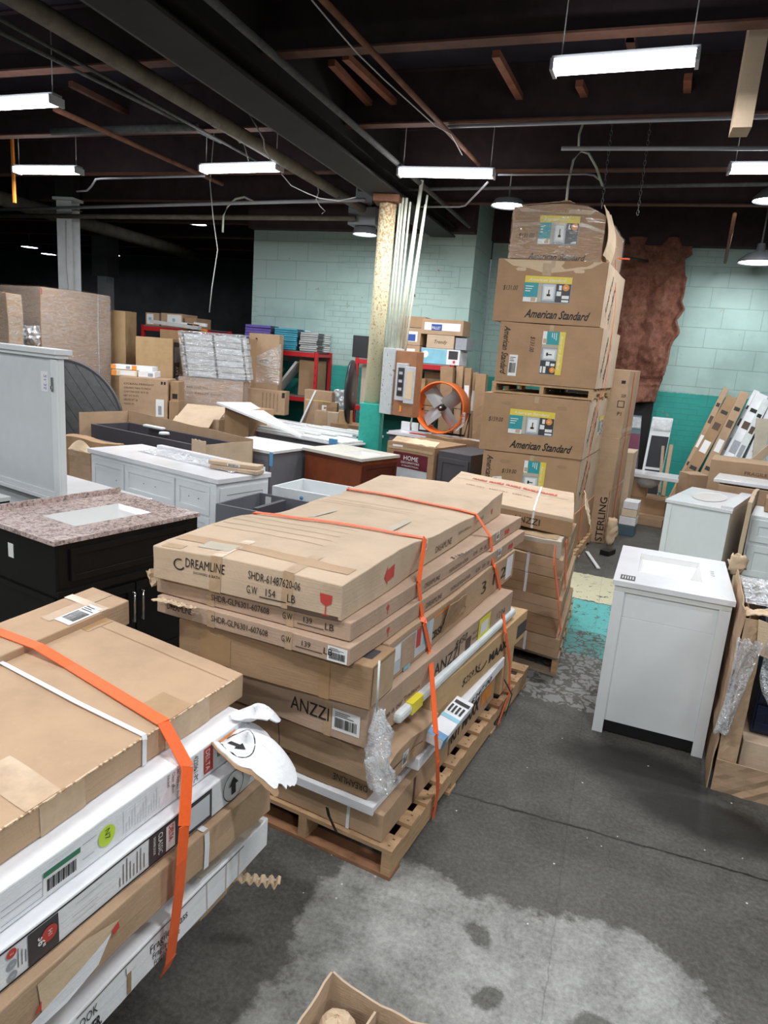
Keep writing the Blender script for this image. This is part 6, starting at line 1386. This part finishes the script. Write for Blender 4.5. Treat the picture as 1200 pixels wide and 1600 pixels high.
lb = hc.patch('front', .10, .66, .58, .84, 'label_maroon', 'maroon_label', .003); hc.text('front', 'HOME', .25, .755, .075, 'ink_white', width=.20, off=.0045, parent=lb); hc.text('front', 'DECORATORS', .22, .715, .035, 'ink_white', width=.25, off=.0045, parent=lb); hc.text('front', 'COLLECTION', .23, .68, .025, 'ink_white', width=.23, off=.0045, parent=lb)
hc.patch('front', .10, .45, .58, .658, 'label_lightgrey', 'picture_label'); hc.patch('front', .22, .48, .46, .56, 'paper', 'picture_label', .004); hc.patch('front', .08, .89, .22, .92, 'paper', 'white_label')
hc.patch('front', .02, .87, .64, .90, 'tape_clear', 'tape', .004)
mb = MB(); mb.sheet(lambda a, b: Vector((.04+.60*a, .03+.10*b, .955+.05*b+.01*noise.noise(Vector((a*8, b*3, 1))))), 16, 4, .005, 'card_torn'); mb.build('torn_flap', hc.root)
p = hc.root.location; q = Vector((p.x, p.y, 0))+eA(-17)*.70+eA(73)*.02
c2_ = vanity('dark grey cabinet in opened packing right of the HOME DECORATORS carton', (q.x, q.y), .42, .70, .93, -17, 'dark_grey', 'dark_grey', over=.0); shaker(c2_, FM(c2_, 'front', .42, .7), .02, .04, .40, .86, 'dark_grey', 'door', .05)
c = Carton('torn_carton', 'torn brown cardboard rim behind the HOME DECORATORS carton', 'box', .0, 1.0, .06, .99, -17, nl=tuple((Vector((p.x, p.y))+Vector(eA(73).xy)*.80)), mat='card_dark', amp=.02, seam=False)

# ---- rows of loose countertops
def counter(label, u0, v0, u1, z, W, ax, body='grey_lacquer', top='offwhite_board', topth=.035, H=None, n=1, y=None):
    a = atz(u0, v0, z); e = eA(ax); lo, hi = .05, 5
    for _ in range(40):
        L = (lo+hi)/2
        if px_of(a+e*L)[0] < u1: lo = L
        else: hi = L
    t = thing('countertop_cabinet', label, 'counter', (a.x, a.y, 0), ax)
    MB().box(.03, L-.03, .03, W-.03, 0, z-topth-.002, body).build('cabinet_body', t, bevel=.003)
    for k in range(n): MB().box(.02*k, L-.03*k, .02*k, W-.04*k, z-topth+k*(topth/n), z-topth+(k+1)*(topth/n)-.003, ('white_marble', top)[k % 2]).build('countertop', t, bevel=.003)
    return t, L
t, L = counter('long white topped dark counter in front of the left red rack', 385, 653, 558, .90, .50, -18, 'black_board', 'white_marble', .04, n=2)
for k in range(5): MB().box(.1+.35*k, .1+.35*k+.5*(1 if k % 2 else .8), .08+.09*k, .14+.09*k, .9005, .915, 'white_lacquer' if k % 2 else 'offwhite_board').build('loose_board', t)
t, L = counter('long white counter with red strip right of the pillar, below the orange fan', 604, 672, 758, .90, .48, -14, 'grey_lacquer', 'white_marble', .05, n=2)
MB().box(.35, .75, .03, .10, .9005, .91, 'red_strip').build('red_strip', t); MB().box(.05, .55, .30, .34, .9005, 1.02, 'white_lacquer').build('backsplash', t)
t, L = counter('long pale counter with several loose tops behind the grey and cherry vanities', 385, 665, 536, .90, .55, -17, 'grey_lacquer', 'offwhite_board', .05, n=2)
for k in range(6): MB().box(.05+.11*k, min(L-.03, L*.55+.16*k), .06+.14*k, .13+.14*k, .9005+.002*k, .922+.004*k, ('white_marble', 'offwhite_board', 'mint_panel')[k % 3]).build('loose_board', t, bevel=.002)
MB().box(L-.20, L-.10, -.02, .02, .86, .925, 'label_blue').build('blue_tape', t)
a = aty(338, 631, 7.6); b_ = aty(470, 684, 7.0)
t = thing('leaning_board', 'white panel lying tilted across the loose countertops', 'panel', tuple(b_), 0)
d = a-b_; mb = MB(); mb.sheet(lambda u, v: d*u+Vector((.10, .62, -.02))*v*u+Vector((0, .05, 0))*v, 12, 6, .025, 'white_lacquer'); mb.build('panel_board', t)
Carton('shipping_carton', 'brown carton holding up the tilted white panel', 'box', 0, .4, .5, 1.12, -10, nl=(a.x+.05, a.y+.12), mat='card_dark')

# ================================================================== racks against the green wall
def rack(label, xa, xb, y0, y1, zt, zl):
    t = thing('steel_rack', label, 'rack', (xa, y0, 0), 0); L = xb-xa; W = y1-y0
    for x in (0, L-.05):
        for y in (0, W-.05):
            o = MB().box(x, x+.05, y, y+.05, 0, zt+.02, 'red_rack').build('upright', t, bevel=.003)
            if y == 0:
                mb = MB()
                for k in range(12): mb.box(x+.02, x+.03, -.0012, -.0003, .3+k*.12, .34+k*.12, 'black')
                mb.build('slot_holes', o)
    for z in (zt-.07, zl-.07):
        for y in (-.006, W-.044): MB().box(.052, L-.052, y, y+.05, z, z+.07, 'red_rack').build('rack_beam', t, bevel=.003)
        for x in (0, L-.05): MB().box(x+.005, x+.045, .052, W-.052, z+.01, z+.06, 'red_rack').build('side_brace', t)
    for z in (zt, zl): MB().box(.055, L-.055, .0, W, z+.001, z+.016, 'steel_dull').build('shelf_deck', t)
    return t
r1 = rack('red steel rack carrying purple and blue cartons, left of the pillar', -6.0, -4.66, 10.1, 10.68, 1.86, 1.16)
r2 = rack('red steel rack right of the dark round tabletop, behind the pillar', -4.02, -2.46, 10.1, 10.68, 1.83, 1.12)
r3 = rack('red steel rack at the dark left corner of the green wall, full of small boxes', -7.75, -6.45, 9.8, 10.5, 2.08, 1.50)
def pile(n, x, y, z, L, W, h, m, label, group, ax=0, name='flat_carton', edge=None):
    z += .004
    for i in range(n):
        c = thing(name, label % (('%s from the bottom' % ('first second third fourth fifth sixth seventh eighth ninth tenth'.split()[i]))), 'box', (x+random.uniform(-.012, .012), y+random.uniform(-.01, .01), z), ax+random.uniform(-2, 2), group)
        MB().box(0, L, 0, W, 0, h-.003, m).build('carton_body', c, bevel=.002)
        MB().box(L*.78, L*.80, -.001, W, .0, h-.0025, 'ink').build('printed_edge', c) if False else None
        MB().box(-.0, L, -.0015, -.0005, 0, .004, 'ink').build('seam_line', c)
        mb = MB(); mb.box(L+.0005, L+.002, .01, W*.45, .004, h-.007, 'label_dark' if edge is None else edge); mb.box(L+.0005, L+.002, W*.55, W-.01, .004, h-.007, 'paper'); mb.build('end_print', c)
        z += h
pile(8, -5.98, 10.14, 1.878, .46, .5, .044, 'purple', 'flat purple carton in the stack on the left red rack, %s', 'purple cartons')
pile(10, -5.45, 10.14, 1.878, .40, .5, .033, 'cyan_card', 'flat sky-blue carton in the stack on the left red rack, %s', 'sky-blue cartons')
pile(9, -5.0, 10.14, 1.878, .30, .5, .032, 'grey_card', 'flat grey carton with black edges on the left red rack, %s', 'grey flat cartons')
# contents of the left rack
def lean(name, label, x0, y0, z0, x1, y1, z1, w, th, m, cat='panel', group=None, up=(0, -1, 0), extra=None):
    mb = MB(); mb.bar((x0, y0, z0), (x1, y1, z1), w, th, m, up); o = mb.build(name, bevel=.004); tag(o, label, cat, group); return o
lean('leaning_board', 'white panel leaning to the right inside the left red rack', -5.45, 10.3, 1.19, -5.06, 10.32, 1.70, .04, .30, 'offwhite_board', up=(0, 1, 0))
lean('leaning_board', 'grey dark-edged panel leaning beside the white one inside the left red rack', -5.76, 10.3, 1.19, -5.42, 10.32, 1.58, .05, .30, 'grey_card', up=(0, 1, 0))
c = Carton('shipping_carton', 'olive brown carton standing inside the left red rack at its right post', 'box', 1.18, .30, .4, .56, 0, nl=(-5.02, 10.2), mat='card_dark', amp=.004)
c = px_box('torn_carton', 'brown carton with yellow tape standing below the left red rack', 476, 608, 519, .0, 9.55, .18, 4, 'card', amp=.008, seam=False); c.patch('front', .02, c.H-.16, c.L-.02, c.H-.145, 'tape_yellow', 'tape')
c = px_box('torn_carton', 'smaller torn brown carton in front of the yellow-taped one', 498, 628, 526, .0, 9.4, .10, 10, 'card_dark', amp=.02, seam=False); c.patch('front', .05, c.H-.2, .12, c.H-.05, 'paper', 'white_label')
for k, (u, v, r_) in enumerate(((505, 648, .08), (520, 650, .07), (541, 648, .09))):
    p = aty(u, v, 9.33); o = Carton('torn_carton', 'small scrap carton piled at the foot of the racks, ' + ('left', 'middle', 'right')[k], 'box', 0, .2, .12, p.z+.07, 10*k, nl=(p.x-.05, 9.15), mat=('card', 'card_light', 'card_yellow')[k], amp=.01, seam=False)
tag(MB().sheet(lambda a, b: aty(522+26*a, 645-36*b, 9.7)+Vector((0, .06*noise.noise(Vector((a*5, b*5, 2))), 0)), 18, 18, .01, 'milky_film', True).build('plastic_film'), 'crumpled clear plastic heap between the two red racks', 'plastic film')
lean('leaning_board', 'white board leaning in the plastic heap between the racks', -4.62, 9.6, .75, -4.42, 9.7, 1.30, .03, .28, 'white_lacquer', up=(0, 1, 0))
# black round top seen almost edge-on, black flat case, tall grey carton on rack 2
t = thing('round_tabletop', 'black round tabletop standing nearly edge-on left of the pillar', 'tabletop', (-3.72, 9.25, .92), 103)
MB().lathe([(0, .02), (.44, .02), (.45, 0), (.44, -.02), (0, -.02)], 'black_board', 40, Matrix.Translation((0, 0, .45)) @ Matrix.Rotation(PI/2, 4, 'X')).build('tabletop_disc', t)
MB().box(-.05, .05, -.04, -.021, .40, .44, 'steel_dull').build('bracket', t)
Carton('shipping_carton', 'carton under the black round tabletop, hidden by the counters', 'box', 0, .6, .4, .915, 0, nl=(-3.95, 9.12), mat='card_dark')
o = MB().box(0, .36, 0, .30, 0, .33, 'black_board').build('black_case', loc=(-4.10, 10.15, 1.85), bevel=.01); o.rotation_euler = (0, math.radians(0), math.radians(6)); tag(o, 'black square case on top of the right red rack', 'case')
c = Carton('shipping_carton', 'tall grey-brown carton standing in the right red rack, left bay', 'box', 1.14, .26, .35, .60, 0, nl=(-3.94, 10.2), mat='paper_grey', amp=.003)
lean('leaning_board', 'narrow white board beside the tall grey-brown carton in the right rack', -3.62, 10.25, 1.15, -3.62, 10.3, 1.62, .05, .02, 'white_lacquer', up=(0, 1, 0))
# boxes on top of rack 2
def rb(name, label, x, z, L, H, m, W=.42, y=10.15, ax=0, **k): return Carton(name, label, 'box', z, L, W, H, ax, nl=(x, y), mat=m, amp=.003, seam=False, **k)
zt2 = 1.85
c = rb('shipping_carton', 'small brown carton with blue label, lower left on the right red rack', -3.42, zt2, .40, .24, 'card'); c.patch('front', .18, .05, .33, .19, 'paper', 'white_label'); c.patch('front', .19, .06, .30, .15, 'label_navy', 'blue_label', .004)
c = rb('shipping_carton', 'small blue-labelled carton on top of its twin, left end of right red rack', -3.40, zt2+.245, .38, .25, 'card'); c.patch('front', .18, .05, .33, .20, 'paper', 'white_label'); c.patch('front', .19, .06, .30, .16, 'label_navy', 'blue_label', .004)
c = rb('shipping_carton', 'plain brown carton topmost at the left of the right red rack', -3.38, zt2+.50, .42, .16, 'card_dark')
c = rb('shipping_carton', 'sky-blue and white printed carton on the right red rack', -2.99, zt2, .60, .22, 'white_card', ax=-2); c.patch('front', .0, .0, .40, .215, 'label_sky', 'blue_panel', .002); disc_on(c, 'front', .07, .13, .05, 'paper', 'round_logo', .0036); c.patch('front', .43, .08, .57, .20, 'label_dark', 'product_picture'); disc_on(c, 'front', .52, .045, .02, 'ink_red', 'round_mark')
c = rb('shipping_carton', 'brown scripted carton between the sky-blue one and the long top one', -2.92, zt2+.225, .42, .19, 'card_light', ax=-2); c.text('front', 'Trendy', .12, .07, .07, 'ink_brown', shear=.3)
c = rb('shipping_carton', 'grey ended small carton beside the brown carton on the right red rack', -2.48, zt2+.225, .17, .17, 'label_grey', ax=-2)
c = rb('shipping_carton', 'long brown carton with white and blue label, topmost on the right red rack', -3.02, zt2+.42, .64, .22, 'card', ax=-2); c.patch('front', .05, .06, .60, .17, 'paper', 'white_label'); c.patch('front', .16, .06, .32, .15, 'label_navy', 'blue_label', .004); c.text('front', 'PALLET', .17, .075, .06, 'ink_white', width=.13, off=.006)
# tall cartons leaning in and around rack 2
for k, (u0, u1, vt, m, lab) in enumerate(((618, 642, 576, 'card', 'with orange sticker, directly behind the breaker panel'), (643, 664, 590, 'card_yellow', 'tilted, with a white square label'), (664, 690, 580, 'card_dark', 'with open top flaps'), )):
    c = px_box('tall_carton', 'tall brown carton in the right red rack, ' + lab, u0, vt, u1, 1.14, 10.2+.06*k, .12, 0, m, amp=.012, seam=False)
    if k == 0: c.patch('front', .03, .10, .10, .18, 'label_orange', 'orange_sticker')
    if k == 1: c.patch('front', .06, .25, .14, .33, 'paper', 'white_label')
for k, (u0, u1, vt) in enumerate(((697, 716, 574), (722, 733, 572), (735, 745, 575), (746, 752, 583), (752, 768, 585))):
    c = px_box('tall_carton', 'tall worn carton leaning by the wall corner, ' + ('just right of the right red rack', 'left in the bundle behind the fan', 'second in the bundle behind the fan', 'narrowest in the bundle behind the fan', 'right in the bundle, nearest the tower')[k], u0, vt, u1, 0, 9.9+.1*(k % 2), .16, 0, ('card_dark', 'card', 'card_dark', 'card', 'card_dark')[k], amp=.012, seam=False, tilt=(0, -2.5), group='tall cartons by the wall corner')
    if k in (2, 3): c.patch('front', .01, c.H-.55, .08, c.H-.25, 'paper', 'white_label')
# ---- orange drum fan
p = aty(691, 637, 9.05)
fan = thing('drum_fan', 'round orange drum fan with grey blades standing on the counter', 'fan', (p.x, p.y, .93), -6)
zc_ = p.z-.93; Mx = Matrix.Translation((0, 0, zc_)) @ Matrix.Rotation(PI/2, 4, 'X')
RF = .325
MB().lathe([(RF, -.16), (RF+.012, -.16), (RF+.012, .10), (RF+.022, .115), (RF+.012, .13), (RF, .12), (RF, -.16)], 'orange_paint', 48, Mx).build('fan_drum', fan)
for k in range(4):
    R_ = Mx @ Matrix.Rotation(k*PI/2+.72, 4, 'Z') @ Matrix.Rotation(.45, 4, 'X'); mb = MB(); mb.sheet(lambda a, b: R_ @ Vector((.05+.25*a, -.095+.19*b, .012*math.sin(PI*b))), 8, 6, .003, 'blade_grey'); mb.build('fan_blade', fan)
hb = MB().lathe([(0, .07), (.035, .07), (.045, .05), (.045, -.05), (0, -.05)], 'ink', 20, Mx).build('hub', fan)
MB().lathe([(0, .074), (.02, .074), (.02, .0705)], 'steel', 16, Mx).build('hub_cap', hb)
for k in range(6):
    R_ = Mx @ Matrix.Rotation(k*PI/3, 4, 'Z'); MB().tube([R_ @ Vector((.04, 0, -.10)), R_ @ Vector((RF, 0, -.10))], .005, 'steel_dull', 6).build('guard_rod', fan)
MB().tube([(-.30, .05, zc_-.05), (-.36, .12, zc_-.05), (-.36, .12, .012), (.30, .14, .012), (.36, .12, zc_-.05), (.30, .05, zc_-.05)], .014, 'ink', 8).build('fan_stand', fan)
MB().tube([(-.33, -.02, zc_+.05), (-.39, -.04, zc_-.05), (-.43, -.02, zc_-.28), (-.42, -.02, .015)], .012, 'wire', 6).build('fan_chain', fan)
mb = MB(); mb.sheet(lambda a, b: Vector((RF+.04-.12*max(0, b-.6)*2.2+.05*(a-.5), -.14+.03*math.sin(a*5), zc_-.02-.26*b+.02*noise.noise(Vector((a*7, b*7, 1))))), 10, 16, .002, 'crumpled_film', True); mb.build('plastic_film', fan)

# ---- boxes far back left on rack 3 and along the top
for k, (x, L_, H_, m) in enumerate(((-7.70, .26, .20, 'card'), (-7.40, .42, .21, 'card'), (-6.94, .22, .16, 'card_dark'))):
    c = rb('shipping_carton', 'small carton on the far red rack, ' + ('left, with white end label', 'middle, with large white label', 'right, without any label')[k], x, 2.10, L_, H_, m, y=9.85)
    if k < 2: c.patch('front', L_*(.1 if k == 0 else .3), .02, L_*(.6 if k == 0 else .95), H_-.02, 'paper', 'white_label'); disc_on(c, 'front', L_*(.35 if k == 0 else .6), H_*.5, .03, 'label_sky', 'label_print', .004)
c = rb('shipping_carton', 'small white-labelled carton at the corner of the green wall', -6.40, 2.10, .24, .19, 'grey_card', y=9.85) if False else None
for i in range(4):
    for j in range(2):
        c = rb('small_carton', 'small carton on the lower shelf of the far rack, %s in the %s row' % (('first', 'second', 'third', 'fourth')[i], ('lower', 'upper')[j]), -7.70+.30*i, 1.52+.20*j, .27, .19, ('white_card', 'grey_card')[(i+j) % 2], y=9.85, group='small cartons on the far rack'); c.patch('front', .15, .03, .25, .15, ('label_navy', 'label_maroon', 'label_dark', 'label_sky')[i], 'label_print')
a = aty(237, 502, 9.4); b_ = aty(312, 513, 9.4); tag(MB().bar(a, b_, .05, .10, 'grey_card', (0, -1, 0)).build('long_tube'), 'long pale tube lying above the tall tan carton in the left background', 'tube')
c = px_box('shipping_carton', 'brown carton under the long pale tube in the left background', 250, 514, 282, 1.3, 9.3, .3, -5, 'card_dark')
Carton('shipping_carton', 'large brown carton below the carton with the pale tube', 'box', 0, .42, .3, 1.295, -5, nl=(c.root.location.x-.02, 9.28), mat='card_dark')
for k in range(6):
    a = aty(284+10*(k % 3), 506+7*(k//3)+2*(k % 2), 9.56); tag(MB().bar(a, a+Vector((.22, .0, -.01)), .05, .05, 'label_orange' if k % 2 else 'foam', (0, -1, 0)).build('paper_roll'), 'short pink-striped roll beside the grey wrapped stack, ' + ('upper left', 'upper middle', 'upper right', 'lower left', 'lower middle', 'lower right')[k], 'roll', 'striped rolls')
Carton('shipping_carton', 'brown carton carrying the striped rolls behind the grey wrapped stack', 'box', 0, 1.3, .35, 2.0, -3, nl=(aty(280, 520, 9.48).x, 9.48), mat='card_dark')

# ================================================================== leaning goods at the right wall
def leaner(name, label, u0, v0, u1, v1, w, th, m, yb=10.7, yt=11.75, cat='box', group=None, prints=True):
    top = aty(u1, v1, yt); lo = None
    # follow the picture line down to the floor
    best = min((abs(aty(u0+(u0-u1)*k/60, v0+(v0-v1)*k/60, yb).z), k) for k in range(-30, 60))[1]
    bot = aty(u0+(u0-u1)*best/60, v0+(v0-v1)*best/60, yb); bot.z = .02
    t = thing(name, label, cat, tuple(bot), 0, group); d = top-bot
    MB().bar((0, 0, 0), d, w, th, m, (0, -1, .3)).build('carton_body', t, bevel=.004)
    if prints:
        n = d.normalized(); x = n.cross(Vector((0, -1, .3))).normalized(); nn = x.cross(n).normalized()
        if nn.y > 0: nn = -nn
        for k, (f0, f1, mm) in enumerate(((.84, .87, 'ink'), (.70, .76, 'ink_brown'), (.50, .60, 'paper' if 'card' in m and 'white' not in m else 'label_grey'), (.35, .38, 'ink'))):
            mb = MB(); c0 = d*f0+nn*(th/2+.002); c1 = d*f1+nn*(th/2+.002); mb.add([c0-x*w*.3, c0+x*w*.3, c1+x*w*.3, c1-x*w*.3], [(0, 1, 2, 3)], mm); mb.build('carton_print', t)
    return t
for k_, q in enumerate(((1056, 765, 1134, 608, .08, .07, 'card', 'leftmost slim brown one with a tip'), (1064, 765, 1144, 622, .16, .09, 'card_dark', 'broad brown one with white labels'), (1090, 765, 1163, 615, .13, .09, 'card', 'brown one next to the white ones'),
          (1100, 768, 1182, 612, .09, .07, 'white_lacquer', 'slim glossy white bar'), (1112, 768, 1190, 618, .17, .09, 'white_card', 'widest white one'), (1126, 768, 1198, 626, .10, .07, 'foam', 'pale slim one with black print'),
          (1137, 768, 1206, 628, .13, .08, 'grey_card', 'grey printed one'), (1156, 768, 1222, 615, .22, .10, 'white_card', 'large white one at the right'))):
    leaner('leaning_carton', 'long narrow carton leaning on the right green wall, ' + q[7], q[0], q[1], q[2], q[3], q[4], q[5], q[6], yb=10.75-.13*(k_ % 3), yt=11.88-.13*(k_ % 3), group='long cartons leaning on the right wall')
def screen(label, u0, v0, u1, v1, u2, m1, m2, y=10.9):
    """flat wrapped panel leaning against the wall; bottom left, top left, top right"""
    tl = aty(u1, v1, y+.3); tr = aty(u2, v1, y+.3); b0 = aty(u0, v0, y); b0.z = 0.01; w_ = (tr-tl).length
    t = thing('wrapped_screen', label, 'panel', tuple(b0), 0); up = tl-b0; x = Vector((w_, 0, 0))
    up.x *= .75
    f = lambda a, b, o=0: x*a+up*b+Vector((0, -o, 0))
    MB().sheet(lambda a, b: f(a, b), 4, 4, -.05, m1).build('panel_frame', t)
    for a0, a1, b0_, b1 in ((.12, .97, .06, .42), (.12, .97, .45, .80)): MB().sheet(lambda a, b: f(a0+(a1-a0)*a, b0_+(b1-b0_)*b, .06), 4, 4, .004, m2).build('panel_inset', t)
    MB().sheet(lambda a, b: f(.02+.96*a, .86+.13*b, .07+.012*noise.noise(Vector((a*9, b*5, 1)))), 16, 6, .001, 'crumpled_film', True).build('stretch_wrap', t); return t
screen('white framed panel with black mesh insets in clear wrap, leaning under the insulation', 992, 790, 1022, 652, 1054, 'white_lacquer', 'black_mesh')
screen('maroon and teal flat cases in clear wrap, leaning beside the tall cartons', 966, 790, 976, 648, 1000, 'teal_case', 'maroon_case', 11.0)
lean('lumber_stick', 'thin pale stick leaning right of the wrapped mesh panel, left of two', *aty(1030, 770, 10.2), *aty(1036, 697, 10.5), .04, .03, 'pallet_wood_grey', 'stick')
lean('lumber_stick', 'thin brown stick leaning right of the wrapped mesh panel, right of two', *aty(1036, 775, 10.2), *aty(1049, 695, 10.5), .05, .03, 'card', 'stick')
lean('blue_sheet', 'pale blue plastic-covered sheet leaning at the right edge', *aty(1222, 760, 10.4), *aty(1232, 642, 10.9), .45, .03, 'lightblue_sheet', 'sheet')
lean('blue_sheet', 'grey-brown wrapped sheet leaning left of the pale blue one', *aty(1190, 760, 10.6), *aty(1200, 655, 11.0), .30, .03, 'paper_grey', 'sheet')
lean('lumber_board', 'brown board crossing in front of the pale blue sheet at the right edge', *aty(1150, 745, 10.0), *aty(1215, 690, 10.1), .10, .04, 'card_light', 'board')
c = px_box('shipping_carton', 'wide flat brown carton lying on the floor under the wrapped panels', 950, 758, 1043, .0, 9.9, .5, -8, 'card_dark', H=.30, amp=.01)
c = px_box('shipping_carton', 'flat brown carton in front of the wide one on the far floor', 972, 778, 1040, .0, 9.55, .3, -8, 'card', H=.10, amp=.006)
t = thing('sink_top', 'white sink top with bowl resting on cartons behind the tall STERLING carton', 'sink top', (.17, 9.55, .62), -10)
MB().box(0, .62, 0, .42, 0, .05, 'white_marble').build('sink_slab', t, bevel=.005); MB().lathe([(.17, 0), (.15, -.08), (.08, -.14), (0, -.15)], 'label_lightgrey', 24, Matrix.Translation((.22, .2, 0))).build('sink_bowl', t)
Carton('shipping_carton', 'brown carton propping the white sink top with bowl', 'box', .305, .28, .2, .31, -8, nl=(.15, 9.86), mat='card_dark')
for k, (m, h, z) in enumerate((('teal_case', .13, 0), ('white_card', .10, .135), ('cream_card', .09, .24), ('white_card', .09, .335))):
    c = Carton('small_carton', ('small teal carton at the bottom of the little stack right of the STERLING carton', 'small white carton, second in the little stack beside the STERLING carton', 'small cream printed carton, third in the little stack beside the STERLING carton', 'small white carton on top of the little stack beside the STERLING carton')[k], 'box', z, .20-.01*k, .25, h, -8, nl=(.12+.01*k, 8.72), mat=m, amp=.002, seam=False)
c = px_box('torn_carton', 'open brown carton end with black bars in front of the leaning cartons', 1078, 742, 1108, .0, 9.2, .3, 20, 'card', amp=.015, seam=False)
c = px_box('shipping_carton', 'long brown carton in front of the pale blue sheet at the right edge', 1120, 722, 1230, .0, 9.6, .4, -10, 'card', amp=.006)
